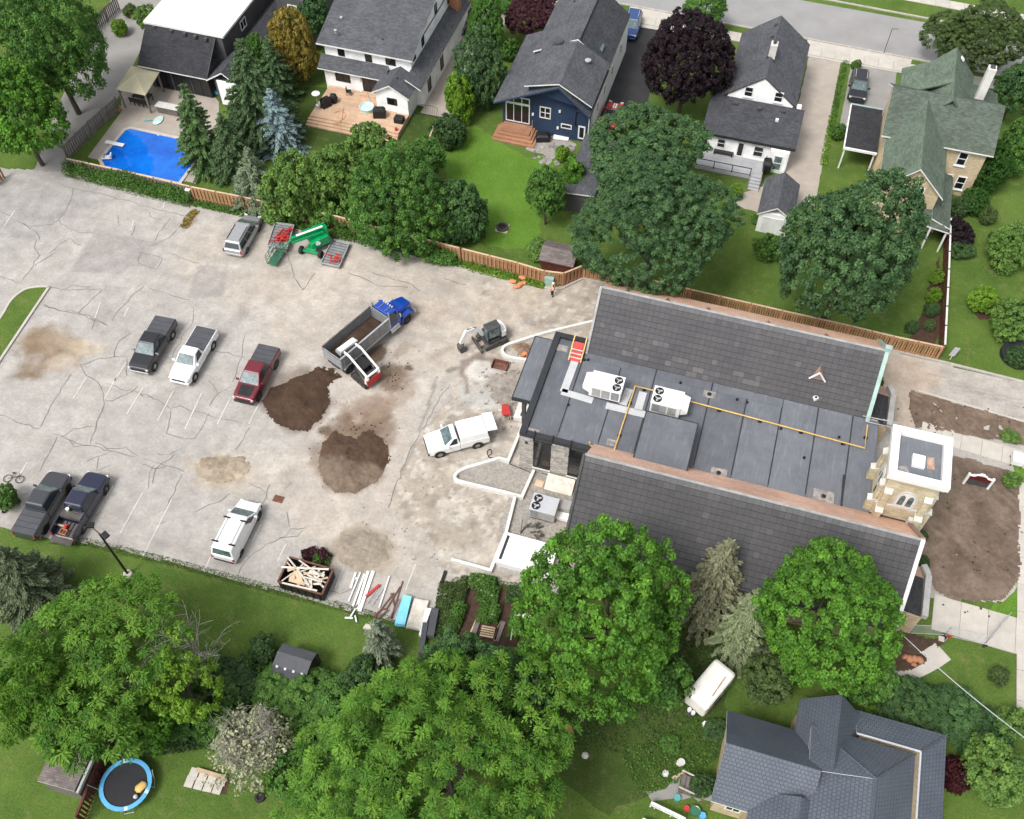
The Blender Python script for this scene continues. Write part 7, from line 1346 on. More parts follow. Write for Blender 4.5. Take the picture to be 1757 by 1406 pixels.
# sandbags, utility box, bucket, barrow
for i, (px, py, r) in enumerate(((880, 485, .2), (893, 490, 1.0), (887, 494, .6), (900, 486, 1.6), (896, 481, .1))):
    o = MB().loft([[(x, w * .24 * math.cos(a), .13 + w * .12 * math.sin(a)) for a in np.linspace(0, 6.28, 9)[:-1]] for x, w in ((-.42, .5), (-.3, 1), (0, 1.08), (.3, 1), (.42, .5))]).build('sandbag', 'orange', None, smooth=True); g = G(px, py); o.location = (g.x, g.y, .05 + .16 * (i == 4)); o.rotation_euler.z = r; o.scale = (.85, 1.0, 1.1); tag(o, ('orange sandbag nearest the boom lift end of the heap', 'orange sandbag in the middle of the heap', 'orange sandbag at the front of the heap', 'orange sandbag nearest the green utility box', 'orange sandbag on top of the heap')[i], 'sandbag', 'orange sandbags by the kerb')
tf = thing('transformer_box', 'pale green transformer box against the board fence', 'transformer', tuple(G(943, 488))); LB(MB().box(-.4, -.35, 0, .4, .35, 1.0), 'body', 'green_box', tf, bevel=.03); LB(MB().box(-.44, -.39, 1.0, .44, .39, 1.08), 'lid', 'green_box', tf); LB(MB().box(-.5, -.5, -.02, .5, .5, .06), 'pad', 'concrete', tf)
bt = thing('loader_bucket', 'spare rusty digging bucket on the ground near the canopy', 'bucket', tuple(G(858, 630))); LB(MB().box(-.7, -.42, .03, .7, .42, .1).box(-.7, .36, .1, .7, .42, .5).box(-.7, -.42, .1, -.64, .36, .42).box(.64, -.42, .1, .7, .36, .42), 'shell', 'rust', bt); LB(MB().box(-.72, -.46, .03, .72, -.4, .12), 'cutting_edge', 'galvanised', bt)
def barrow(label, p, rz, tray, s=1.0):
    t = thing('wheelbarrow', label, 'wheelbarrow', (p.x, p.y, .05), rz); LB(MB().loft([[(-.35, -.22, .3), (.4, -.16, .3), (.4, .16, .3), (-.35, .22, .3)], [(-.5, -.36, .62), (.62, -.28, .62), (.62, .28, .62), (-.5, .36, .62)]]), 'tray', tray, t)
    for k in (-1, 1): LB(MB().beam((.7, k * .08, .2), (-1.0, k * .32, .6), .05, .05), 'handle', 'lumber', t); LB(MB().beam((-.3, k * .22, .35), (-.35, k * .26, 0), .04, .04), 'leg', 'steel_dark', t)
    w = LB(MB().lathe((0, 0, 0), [(.1, -.05), (.19, -.05), (.19, .05), (.1, .05)], 12, axis='y'), 'wheel', 'rubber', t); w.location = (.72, 0, .19); return t
barrow('red wheelbarrow beside the white concrete footing', G(868, 712), 2.0, 'red_steel'); barrow('orange wheelbarrow on the grass beside the dark tree', G(974, 1265), 1.9, 'orange')
for i, (px, py, s) in enumerate(((858, 707, .3), (899, 612, .5), (905, 622, .4), (876, 720, .25))): g = G(px, py); o = MB().obox((0, 0, s * .35), s, s * .7, s * .7, i).obox((s * .3, s * .2, s * .3), s * .6, s * .5, s * .5, i + 1).build('site_debris', ('lumber_white', 'orange', 'red_steel', 'rust')[i], None); o.location = (g.x, g.y, .05); tag(o, ('pale block beside the red wheelbarrow', 'orange bundle at the wall loop by the canopy', 'red bundle below the canopy edge', 'rusty bits behind the red wheelbarrow')[i], 'debris')
W9 = lambda x, y, z=.1: G(540 + x / 3.993, 480 + y / 3.993, z)
tag(MB().tube(bez([W9(1195, 1220), W9(1180, 1185), W9(1200, 1162), W9(1212, 1190), W9(1190, 1215), W9(1250, 1230), W9(1400, 1290), W9(1500, 1330)], 5), .03, 5).build('black_hose', 'plastic_black'), 'black hose crossing the looped gravel bed', 'hose')
n9 = lambda x, y, z=.1: G(860 + x / 8.785, 780 + y / 8.785, z)
dd = MB()
for k in range(14): a = n9(random.uniform(430, 630), random.uniform(1040, 1240), .15 + random.random() * .3); dd.beam(a, a + Vector((random.uniform(-.5, .5), random.uniform(-.4, .4), random.uniform(-.15, .2))), .14, .06)
o = dd.build('scrap_heap', 'dusty_black'); tag(o, 'dark tangled scrap on the gravel before the white slab', 'scrap metal'); o['kind'] = 'stuff'
tag(MB().beam(n9(325, 980, .8), n9(290, 1200, .15), .07, .05).beam(n9(290, 1180, .15), n9(410, 1050, .15), .09, .06).build('bent_bracket', 'dusty_black'), 'bent dark bracket on the gravel beside the tangled scrap', 'bracket')
bx_ = thing('duct_box', 'grey and white duct boxes between air handler and church', 'duct', tuple(n9(960, 850))); LB(MB().box(-.55, -.3, 0, .4, .55, .8), 'duct', 'unit_side', bx_); LB(MB().box(-.7, -.95, 0, .5, -.35, .35), 'curb_box', 'white_enamel', bx_)
o = MB().beam(G(897, 776, .1), G(898, 802, .1), .08, .06).build('white_post', 'white_enamel'); tag(o, 'thin white post lying against the stone wall corner', 'post')
# ------------------------------------------------------------------ lamp post
lp = thing('lamp_post', 'black lamp post with two floodlights at the grass edge', 'lamp post', (-37.34, 23.31, 0))
MB().lathe((-37.34, 23.31, 0), [(.34, 0), (.34, .25), (.28, .3)], 14).build('base', 'concrete', lp); MB().tube([(-37.34, 23.31, .3), (-37.34, 23.31, 6.5)], [.10, .07], 10).build('pole', 'plastic_black', lp)
arm = MB(); arm.tube([(-37.9, 23.5, 6.75), (-37.34, 23.31, 6.45), (-36.75, 23.2, 6.75)], .045, 6); arm.build('cross_arm', 'rust', lp)
for u, v, r in ((-38.0, 23.55, .4), (-36.6, 23.15, -.4)):
    l_ = MB().obox((u, v, 6.95), .5, .42, .22, r, .25).build('floodlight', 'plastic_black', lp, bevel=.03); MB().obox((u, v, 6.80), .12, .12, .24, r).build('bracket', 'galvanised', l_)
# ------------------------------------------------------------------ bottom left yard
T3 = lambda x, y, z=0: G(x / 3.1375, 1050 + y / 3.1375, z)
tc_ = T3(676, 930, .85); tr = thing('trampoline', 'round trampoline with blue pad and black mat', 'trampoline', (tc_.x, tc_.y, 0))
LB(MB().lathe((0, 0, .84), [(1.42, 0), (1.68, .0), (1.70, .05), (1.42, .06), (1.42, 0)], 32, cap=False), 'pad', 'tramp_blue', tr); LB(MB().lathe((0, 0, .80), [(1.43, 0), (1.43, .02)], 32), 'mat', 'tramp_mat', tr)
for k in range(4): a = k * math.pi / 2 + .5; LB(MB().tube([(1.6 * math.cos(a - .25), 1.6 * math.sin(a - .25), .84), (1.65 * math.cos(a - .2), 1.65 * math.sin(a - .2), .03), (1.65 * math.cos(a + .2), 1.65 * math.sin(a + .2), .03), (1.6 * math.cos(a + .25), 1.6 * math.sin(a + .25), .84)], .03, 6), 'leg', 'galvanised', tr)
for a in (2.2, 3.6, .6): LB(MB().tube([(1.65 * math.cos(a), 1.65 * math.sin(a), .2), (2.05 * math.cos(a), 2.05 * math.sin(a), 2.0)], .03, 6), 'net_pole', 'galvanised', tr)
for k in (0, 2, 5): LB(MB().obox((1.56 * math.cos(k * 1.05), 1.56 * math.sin(k * 1.05), .90), .26, .22, .012, k * 1.05), 'pad_patch', 'pale_aqua', tr)
o = MB().loft([[(x, w * .3 * math.cos(a), .15 + w * .14 * math.sin(a)) for a in np.linspace(0, 6.28, 9)[:-1]] for x, w in ((-.4, .4), (-.25, 1), (.25, .9), (.4, .3))]).build('yellow_cushion', 'gas_yellow', None, smooth=True); g = T3(762, 945, .85); o.location = (g.x, g.y, .83); o.rotation_euler.z = 1.1; tag(o, 'yellow cushion lying on the trampoline mat', 'cushion')
o = MB().lathe((0, 0, 0), [(.02, 0), (.14, .05), (.16, .16), (.1, .28), (.02, .3)], 10).build('toy_ball', 'unit_grey', None, smooth=True); g = T3(733, 997, .85); o.location = (g.x, g.y, .83); tag(o, 'pale toy ball near the trampoline edge', 'ball')
ps = sheet('slab_patio', [(T3(*p).x, T3(*p).y) for p in ((1015, 925), (1060, 855), (1240, 900), (1215, 985))], .012, 'mulch'); WL[ps.name] = Vector((0, 0, 0)); sm = None
for i in range(4):
    for j in range(2):
        a = T3(1045 + i * 50 - j * 22, 872 + i * 12 + j * 45); o = MB().obox((0, 0, 0), .58, .72, .06, .1).build('slab', 'concrete', ps) if sm is None else link('slab', sm, ps); sm = o.data; o.location = (a.x, a.y, .06 + random.uniform(0, .02)); o.rotation_euler.z = random.uniform(-.05, .05)
tag(MB().beam(T3(1060, 850, .15), T3(1215, 895, .15), .25, .3).build('garden_timber', 'lumber'), 'tan timber edging above the slab patio', 'timber')
o = MB().lathe((0, 0, .0), [(.18, .0), (.34, .02), (.36, .1), (.34, .2), (.18, .22), (.2, .11)], 18).build('old_tyre', 'rubber', None); g = T3(1400, 1002); o.location = (g.x, g.y, .02); tag(o, 'old tyre lying in the grass below the dead shrub', 'tyre')
for i, (x, y, s) in enumerate(((540, 615, 1.0), (590, 612, .6))): g = T3(x, y); o = MB().lathe((0, 0, 0), [(.5 * s, 0), (.55 * s, 1.0 * s), (.58 * s, 1.05 * s), (.1, 1.15 * s)], 16).build('rain_barrel', 'plastic_black', None); o.location = (g.x, g.y, 0); tag(o, ('large black rain barrel behind the brown roofed garage', 'small black rain barrel at the end of the brown fence')[i], 'barrel')
# bikes or scrap by the bush at the left edge
bkx = thing('bicycle', 'dark bicycle lying on the asphalt at the left edge', 'bicycle', tuple(G(24, 823, .05)), .2)
for x in (-.5, .5): w = LB(MB().tube([(.33 * math.cos(a), .33 * math.sin(a), 0) for a in np.linspace(0, 6.283, 17)], .03, 5, cap=False), 'wheel', 'rubber', bkx); w.location = (x, 0, .08)
LB(MB().tube([(-.5, 0, .1), (-.1, .1, .12), (.35, .35, .12), (.5, 0, .1)], .025, 5).tube([(-.1, .1, .12), (-.15, .5, .12)], .025, 5).tube([(.3, .55, .12), (.4, .3, .12)], .025, 5), 'frame', 'steel_dark', bkx); LB(MB().obox((-.16, .52, .13), .24, .1, .06), 'saddle', 'plastic_black', bkx)
bc = thing('motor_scooter', 'black and white scooter half under the bush at the left edge', 'scooter', tuple(G(21, 872, .03)), 1.1); LB(MB().loft([sect(-.6, .12, .4, .7, .05), sect(0, .14, .25, .4, .05), sect(.4, .16, .25, .5, .05), sect(.55, .12, .5, .95, .05)]), 'body', 'white_enamel', bc); LB(MB().obox((-.35, 0, .78), .6, .24, .1), 'saddle', 'plastic_black', bc)
for x in (-.55, .6): wheel(bc, x, 0, .24, .1)
# ------------------------------------------------------------------ garden plot
gd = sheet('garden_plot', [S6(*p, 0) for p in ((170, 930), (700, 1040), (560, 1450), (10, 1450))], .014, 'mulch')
for i, (a, b, w) in enumerate((((285, 1200), (225, 1370), .35), ((455, 1260), (400, 1406), .4), ((60, 1250), (20, 1406), .12), ((250, 1250), (180, 1406), .1), ((430, 1270), (390, 1406), .1))):
    p, q = S6(*a, .1), S6(*b, .1); tag(MB().beam((*p, .1), (*q, .1), w, .12).build('garden_plank', 'fence_grey' if i < 2 else 'lumber'), ('wide grey walking plank in the middle of garden', 'wide grey walking plank nearest the big tree', 'thin tan edging at the garden hedge', 'thin tan edging along the middle plank', 'thin tan edging along the plank by the tree')[i], 'plank', 'garden planks')
pa = thing('garden_pallet', 'small timber pallet among the garden beds', 'pallet', (S6(335, 1330)[0], S6(335, 1330)[1], .1), .1)
for k in range(5): LB(MB().box(-.5, -.4 + k * .18, .1, .5, -.28 + k * .18, .13), 'slat', 'lumber', pa)
gh = thing('greenhouse_frame', 'white cold frame with folded fabric beside the garden', 'cold frame', (S6(560, 1300)[0], S6(560, 1300)[1], 0))
for a, b in (((540, 1215, 1.2), (510, 1400, 1.2)), ((540, 1215, 1.2), (650, 1200, 1.2)), ((530, 1330, 1.2), (640, 1340, 1.2))):
    p, q = S6(a[0], a[1], a[2]), S6(b[0], b[1], b[2]); MB().beam((*p, 1.2), (*q, 1.2), .07, .07).build('rail', 'lumber_white', gh); MB().box(p[0] - .04, p[1] - .04, 0, p[0] + .04, p[1] + .04, 1.2).build('post', 'lumber_white', gh)
p, q = S6(570, 1200, 1.2), S6(650, 1260, 1.2); MB().add([(p[0], p[1], 1.2), (q[0], p[1] + .1, 1.3), (q[0], q[1], 1.05), (p[0] + .2, q[1] + .3, 1.1)], [(0, 1, 2, 3)]).build('fabric', 'fibreglass', gh)
# ------------------------------------------------------------------ east side: sign, cabinet, temporary fencing, cable
sg = thing('church_sign', 'white posted church sign with dark red arched board', 'sign', (23.35, 49.95, 0))
for x in (22.44, 24.28): MB().box(x - .09, 49.86, 0, x + .09, 50.04, 1.55).build('post', 'white_enamel', sg); 
MB().box(22.54, 49.9, .3, 24.18, 49.98, .95).build('lower_panel', 'steel_dark', sg)
pts = [(22.54, .96), (24.18, .96), (24.18, 1.38), (23.85, 1.42), (23.7, 1.62), (23.36, 1.68), (23.02, 1.62), (22.87, 1.42), (22.54, 1.38)]
MB().add([(a, 49.88, z) for a, z in pts] + [(a, 50.0, z) for a, z in pts], [tuple(range(9)), tuple(range(17, 8, -1))] + [(i, (i + 1) % 9, 9 + (i + 1) % 9, 9 + i) for i in range(9)]).build('name_board', 'sign_red', sg); MB().box(23.2, 49.85, 1.66, 23.52, 50.03, 1.82).build('finial', 'white_enamel', sg)
for a, b in zip(pts[2:], pts[3:]): MB().beam((a[0], 49.94, a[1] + .02), (b[0], 49.94, b[1] + .02), .16, .06).build('trim', 'white_enamel', sg)
cb = thing('utility_cart', 'white box on a metal stand beside the church walk', 'cabinet', tuple(G(1741, 795))); LB(MB().box(-.45, -.5, .35, .45, .5, .95), 'box', 'white_enamel', cb, bevel=.04)
for a in (-.4, .4):
    for b in (-.45, .45): LB(MB().box(a - .03, b - .03, 0, a + .03, b + .03, .35), 'leg', 'steel_dark', cb)
mk = thing('marker_board', 'slim white leaning marker board in the grass by the fence corner', 'sign', tuple(G(1630, 617))); LB(MB().box(-.04, -.04, 0, .04, .04, .5), 'stake', 'lumber_white', mk); LB(MB().obox((.05, .1, .95), .5, .05, 1.1, .2, .12), 'board', 'unit_grey', mk)
dr_ = thing('round_cover', 'dark round cover at the edge of the lawn', 'pool cover', tuple(G(1745, 612))); LB(MB().lathe((0, 0, 0), [(1.5, 0), (1.5, .5), (1.4, .6), (.1, .65)], 24), 'cover', 'tramp_mat', dr_)
Q2 = lambda x, y, z=0: G(1440 + x / 4.688, 880 + y / 4.688, z)
def tpanel(label, a, b, h=1.5):
    a = Vector(a); b = Vector(b); t = thing('temporary_fence', label, 'fence panel', (a.x, a.y, 0), group='temporary fence panels'); d = b - a; q = MB(); q.tube([(0, 0, .08), (d.x, d.y, .08), (d.x, d.y, h), (0, 0, h), (0, 0, .08)], .025, 6); LB(q, 'frame', 'galvanised', t); n = 16
    q = MB()
    for k in range(1, n): q.tube([(d.x * k / n, d.y * k / n, .08), (d.x * k / n, d.y * k / n, h)], .006, 3, cap=False)
    for k in range(1, 9): q.tube([(0, 0, .08 + k * (h - .08) / 9), (d.x, d.y, .08 + k * (h - .08) / 9)], .006, 3, cap=False)
    LB(q, 'mesh', 'galvanised', t)
    for p in ((0, 0), (d.x, d.y)): LB(MB().obox((p[0], p[1], .04), .5, .16, .08, math.atan2(d.x, -d.y)), 'foot', 'rubber', t)
    return t
tpanel('temporary fence panel against the church porch corner', Q2(545, 970), Q2(840, 985)); tpanel('temporary fence panel across the concrete walk', Q2(850, 990), Q2(1160, 1060)); tpanel('temporary fence panel swung out on the far walk', Q2(1165, 1058), Q2(1320, 870))
cn = thing('red_sign_stand', 'small red sign standing at the temporary fence joint', 'sign', tuple(Q2(852, 1030))); LB(MB().box(-.03, -.03, 0, .03, .03, 1.1), 'stake', 'galvanised', cn); LB(MB().obox((0, -.04, .85), .3, .03, .5, .1), 'plate', 'red_steel', cn); LB(MB().box(-.5, -.2, 0, -.1, .2, .15), 'block', 'concrete', cn)
rk = Q2(560, 1185)
for i, (dx, dy, s) in enumerate(((0, 0, .32), (.35, .1, .3), (.7, .12, .34), (.3, -.35, .24), (-.35, .05, .26))):
    q = MB().lathe((0, 0, 0), [(.3 * s, -.6 * s), (.85 * s, -.3 * s), (s, .1 * s), (.7 * s, .5 * s), (.2 * s, .65 * s)], 8); o = q.build('garden_boulder', 'terracotta', None, smooth=True); o.location = (rk.x + dx, rk.y + dy, .2); o.rotation_euler = (.3 * i, .2, i); tag(o, ('tan boulder in the middle of the row by curved walk', 'tan boulder right of the middle of the row by curved walk', 'largest tan boulder touching the curved walk', 'small tan boulder in front of the row', 'tan boulder deepest under the maple edge')[i], 'boulder', 'tan boulders by the curved walk')
a, b = G(1536, 1078, 5.0), G(1760, 1268, 5.6); tag(MB().tube([a.lerp(b, t / 10) - Vector((0, 0, .35 * math.sin(math.pi * t / 10))) for t in range(11)] + [b + (b - a) * .5], .032, 5).build('service_cable', 'galvanised'), 'grey service cable running from the church corner over the lawn', 'cable')
sp = MB(); sp.tube([z5(885, 485, 6.2), z5(1080, 525, 6.2)], .04, 6); sp.tube([z5(900, 515, 5.4), z5(1050, 550, 5.4)], .04, 6); sp.tube([z5(1040, 530, 6.2), z5(1070, 570, 5.0)], .04, 6); sp.tube([z5(1000, 505, 6.2), z5(1000, 530, 4.0)], .03, 6); tag(sp.build('pipe_rail', 'galvanised'), 'grey pipe guard rail at the roof edge beside the tower', 'railing')
# street lamp and signs at the street
ls = thing('street_sign', 'slim grey post at the street kerb', 'post', (11.6, 106.0, 0)); MB().tube([(11.6, 106.0, 0), (11.6, 106.0, 3.2)], .04, 6).build('post', 'steel_dark', ls); MB().tube([(11.6, 106.0, 3.2), (12.3, 106.0, 3.3)], .03, 6).build('arm', 'steel_dark', ls)
# ------------------------------------------------------------------ clutter beside the metal-roofed house
F6 = lambda x, y, z=0: G(1150 + x / 2.78, 900 + y / 2.78, z)
sheet('worn_yard', rag([(F6(*p).x, F6(*p).y) for p in ((60, 1180), (200, 1210), (190, 1330), (100, 1300), (-90, 1330), (-110, 1270), (-20, 1260))], .15, .4, 3), .014, 'lane')
ws = thing('back_porch_steps', 'weathered timber steps beside the metal-roofed house', 'steps', tuple(F6(100, 1260)))
for k in range(5): LB(MB().box(-.8 + k * .3, -.5, 0, -.52 + k * .3, .5, .9 - k * .17), 'step', 'fence_grey', ws)
for s in (-.55, .55): LB(MB().beam((-.9, s, 1.4), (.8, s, .6), .08, .08), 'handrail', 'lumber_white', ws)
for i, (x, y, s, mt, nm_, lb, ct) in enumerate(((30, 1310, .3, 'plastic_teal', 'storage_tub', 'teal storage tub among the junk by the steps', 'tub'), (115, 1375, .42, 'paint_darkgreen', 'recycling_bin', 'dark teal bin beside the cream wall', 'bin'), (150, 1395, .3, 'tramp_blue', 'blue_crate', 'blue crate at the foot of the cream wall', 'crate'), (50, 1140, .3, 'limestone', 'garden_urn', 'round stone urn in the weeds by the house', 'urn'), (165, 960, .28, 'white_enamel', 'white_pail', 'white pail in the grass by the camper', 'pail'), (75, 1360, .25, 'red_steel', 'red_crate', 'red crate among the junk by the steps', 'crate'))):
    g = F6(x, y); o = MB().lathe((0, 0, 0), [(s * .7, 0), (s * .8, s), (s * .86, s * 1.02), (s * .7, s * .95)], 12 if i % 2 else 6).build(nm_, mt, None); o.location = (g.x, g.y, .02); tag(o, lb, ct)
fence('rail_fence', 'white rail fence at the bottom edge beside the worn yard', [(F6(-95, 1345).x, F6(-95, 1345).y), (F6(60, 1420).x, F6(60, 1420).y)], .9, 'white_trim', 'white_trim', step=.5, bw=.08)
o = MB().slab([F6(-130, 1400, .7), F6(-60, 1425, .7), F6(-60, 1460, .7), F6(-150, 1440, .7)], .04).build('canopy_sheet', ['white_enamel', 'white_enamel']); tag(o, 'white sheet covering a stack at the bottom edge', 'tarp')
tag(MB().beam(F6(10, 1100 + 110, .1), F6(70, 1185, .1), .18, .06).build('loose_plank', 'lumber'), 'tan loose plank in the grass by the worn yard', 'plank')
for i, (px, py) in enumerate(((1004, 1297), (1165, 1310), (1142, 1328), (1130, 1055))): g = G(px, py); o = MB().lathe((0, 0, 0), [(.1, 0), (.26, .08), (.2, .22), (.05, .26)], 7).build('pale_rock', 'limestone', None); o.location = (g.x, g.y, .0); tag(o, ('pale rock in the grass near the orange wheelbarrow', 'pale rock at the edge of the worn yard', 'pale rock below the camper trailer', 'pale rock under the big maple edge')[i], 'rock')
# ------------------------------------------------------------------ vegetation
def leaf_quads(P, N, T, ln, wd, C):
    "one folded leaf per point: long axis T, facing N"
    T = T - (T * N).sum(1, keepdims=True) * N; T /= np.linalg.norm(T, axis=1, keepdims=True) + 1e-9; B = np.cross(N, T)
    ln = ln[:, None]; wd = wd[:, None]
    V = np.stack([P - T * ln * .5 - B * wd * .3, P - T * ln * .1 + B * wd * .55 + N * ln * .08, P + T * ln * .5 + B * wd * .15 - N * ln * .06, P + T * ln * .05 - B * wd * .55 + N * ln * .08], 1).reshape(-1, 3)
    return V, np.arange(len(V)).reshape(-1, 4), np.repeat(C, 4, 0)
def unit(n, rg):
    v = rg.normal(size=(n, 3)); return v / np.linalg.norm(v, axis=1, keepdims=True)
def fib(n):
    i = np.arange(n) + .5; z = 1 - 2 * i / n; a = math.pi * (1 + 5 ** .5) * i; s = np.sqrt(1 - z * z); return np.stack([s * np.cos(a), s * np.sin(a), z], 1)
def pick(c0, c1, n, rg): return np.array(c0) + (np.array(c1) - np.array(c0)) * rg.random((n, 1))
def crown(r, h, rg, cr, per, ls, c0, c1, dens=1.0, droop=False, low=-.55, lump=.3, gaps=.1):
    "leaf clumps spread through the shell and inside of an uneven crown"
    nc = int(dens * 4 * math.pi * ((r * r * 2 + h * h) / 3) / (cr * cr * 2.0)); D = fib(nc) + rg.normal(size=(nc, 3)) * .06; D /= np.linalg.norm(D, axis=1, keepdims=True)
    D = D[D[:, 2] > low]; Lb = unit(26, rg); am = rg.uniform(-1.0, 1, 26); f = 1 + lump * (am[None] * np.clip(D @ Lb.T, 0, 1) ** 10).sum(1); f *= rg.uniform(.86, 1.05, len(D))
    keep = rg.random(len(D)) > gaps; D, f = D[keep], f[keep]
    Ci = D * f[:, None]; inn = D[rg.random(len(D)) < .45] * rg.uniform(.55, .85, ((rg.random(len(D)) < .45).sum() * 0 + 1, 1)); Ci = np.concatenate([Ci, inn * .82]); O = np.concatenate([D, inn / (np.linalg.norm(inn, axis=1, keepdims=True) + 1e-9)])
    Ci = Ci * np.array([max(r - cr * .6, .2), max(r - cr * .6, .2), max(h - cr * .6, .2)]); n = len(Ci); cs = cr * rg.uniform(.65, 1.2, n); tint = pick(c0, c1, n, rg) * rg.uniform(.85, 1.15, (n, 1))
    up = np.array([0, 0, 1.0]); d = unit(n * per, rg); ax = np.repeat(O * .8 + up * .9, per, 0); d = d + ax * .55; d /= np.linalg.norm(d, axis=1, keepdims=True)
    R = np.repeat(cs, per) * rg.uniform(.45, 1.0, n * per); P = np.repeat(Ci, per, 0) + d * R[:, None] * np.array([1, 1, .85]); col = np.repeat(tint, per, 0) * rg.uniform(.75, 1.3, (n * per, 1)); q = n * per
    if droop:
        T = d * np.array([1, 1, .25]) + np.array([0, 0, -.55]); N = d * .35 + up * .9 + rg.normal(size=(q, 3)) * .25; N /= np.linalg.norm(N, axis=1, keepdims=True); P = P + T * ls * .3; ln = ls * rg.uniform(1.1, 1.9, q); wd = ln * .34
    else:
        N = d + up * .35 + rg.normal(size=(q, 3)) * .38; N /= np.linalg.norm(N, axis=1, keepdims=True); T = rg.normal(size=(q, 3)); ln = ls * rg.uniform(.75, 1.3, q); wd = ln * .72
    return leaf_quads(P, N, T, ln, wd, col)
def conifer(r, H, rg, ls, c0, c1, dens=1.0, sparse=0.0, z0=.08):
    "whorls of needled boughs on a cone"
    lv = int(H / .42); Ps, Ns, Ts, Cs, Ls = [], [], [], [], []
    for k in range(lv):
        t = z0 + (1 - z0) * k / lv; R = r * (1 - t) ** .85 * rg.uniform(.85, 1.1) + .12; nb = max(5, int(4 + R * 5.0))
        for j in range(nb):
            if rg.random() < sparse: continue
            a = rg.uniform(0, 6.283); L = R * rg.uniform(.75, 1.1); n = max(6, int(L * 36 * dens)); s = rg.random(n) ** .7; ca, sa = math.cos(a), math.sin(a)
            wd = .10 + .30 * (1 - s) * min(1, L); off = rg.uniform(-1, 1, n) * wd; z = H * t + L * (.10 - .42 * s + .18 * s * s) + rg.normal(size=n) * .05
            Ps.append(np.stack([ca * L * s - sa * off, sa * L * s + ca * off, z], 1)); Ts.append(np.stack([ca - sa * off * 2.2, sa + ca * off * 2.2, np.full(n, -.25)], 1) + rg.normal(size=(n, 3)) * .25)
            N = np.stack([ca * .25 * np.ones(n), sa * .25 * np.ones(n), np.ones(n)], 1) + rg.normal(size=(n, 3)) * .45; Ns.append(N / np.linalg.norm(N, axis=1, keepdims=True)); Cs.append(pick(c0, c1, n, rg) * (rg.uniform(.8, 1.2)))
    P, N, T, C_ = map(np.concatenate, (Ps, Ns, Ts, Cs)); ln = ls * rg.uniform(.7, 1.3, len(P)); return leaf_quads(P, N, T, ln, ln * .42, C_)
def trunk(t, H, r0, rg, limbs=6, spread=2.0, z0=.35, mat='bark', twigs=0):
    q = MB(); q.tube([(0, 0, -.1), (rg.normal() * .1, rg.normal() * .1, H * .4), (rg.normal() * .2, rg.normal() * .2, H)], [r0, r0 * .7, r0 * .2], 9)
    for k in range(limbs):
        a = 2.4 * k + rg.random(); zb = H * rg.uniform(z0, .8); L = spread * rg.uniform(.6, 1.0); e = Vector((math.cos(a) * L, math.sin(a) * L, zb + L * rg.uniform(.5, .9))); m = Vector((math.cos(a) * L * .45, math.sin(a) * L * .45, zb + L * .25)); q.tube([(0, 0, zb), m, e], [r0 * .4, r0 * .26, r0 * .08], 6)
        for j in range(twigs):
            s = m.lerp(e, rg.random()); v = Vector((rg.normal(), rg.normal(), abs(rg.normal()) * .7)).normalized() * spread * rg.uniform(.2, .5); q.tube([s, s + v * .5 + Vector((0, 0, .1)), s + v], [r0 * .12, r0 * .07, .012], 4, cap=False)
    return LB(q, 'trunk', mat, t)
SPEC = {  # clump radius, leaves per clump, leaf size, dark, light, droop
    'maple': (0.50, 58, 0.206, (0.0622, 0.1607, 0.0212), (0.1244, 0.2833, 0.0319), False), 'maple_dark': (0.47, 58, 0.194, (0.0467, 0.1021, 0.0407), (0.0894, 0.1713, 0.0611), False), 'maple_mid': (0.50, 55, 0.206, (0.0517, 0.1312, 0.0266), (0.1106, 0.2342, 0.0407), False), 'walnut': (0.58, 66, 0.19, (0.052, 0.145, 0.014), (0.140, 0.275, 0.030), True),
    'shade': (0.45, 58, 0.200, (0.0427, 0.0988, 0.0330), (0.0778, 0.1615, 0.0468), False), 'purple': (0.42, 60, 0.200, (0.016, 0.009, 0.013), (0.03, 0.017, 0.022), False), 'plum': (0.42, 52, 0.213, (0.045, 0.014, 0.02), (0.07, 0.024, 0.03), False), 'shrub': (0.30, 49, 0.163, (0.0552, 0.1318, 0.0233), (0.1070, 0.2196, 0.0389), False), 'shrub_dark': (0.30, 49, 0.163, (0.0389, 0.0856, 0.0292), (0.0778, 0.1482, 0.0428), False), 'lime': (0.34, 52, 0.175, (0.1080, 0.2135, 0.0177), (0.1728, 0.3050, 0.0319), False),
    'cedar': (0.27, 49, 0.150, (0.0518, 0.1391, 0.0233), (0.1037, 0.2269, 0.0389), False), 'cedar_dark': (0.30, 49, 0.163, (0.0540, 0.1098, 0.0428), (0.0935, 0.1708, 0.0622), False), 'light': (0.42, 52, 0.200, (0.0911, 0.1754, 0.0389), (0.1656, 0.2806, 0.0602), False), 'topiary': (0.26, 30, 0.13, (0.0312, 0.0900, 0.0128), (0.0454, 0.1200, 0.0191), False), 'gold': (0.32, 49, 0.163, (0.183, 0.1464, 0.0268), (0.2928, 0.2318, 0.0464), False), 'olive': (0.34, 49, 0.175, (0.0549, 0.0952, 0.0268), (0.0976, 0.1464, 0.0439), False), 'red': (0.38, 49, 0.188, (0.03, 0.006, 0.008), (0.055, 0.01, 0.012), False)}
SPEC['turf'] = (.2, 10, .085, (.06, .105, .022), (.11, .165, .036), False)
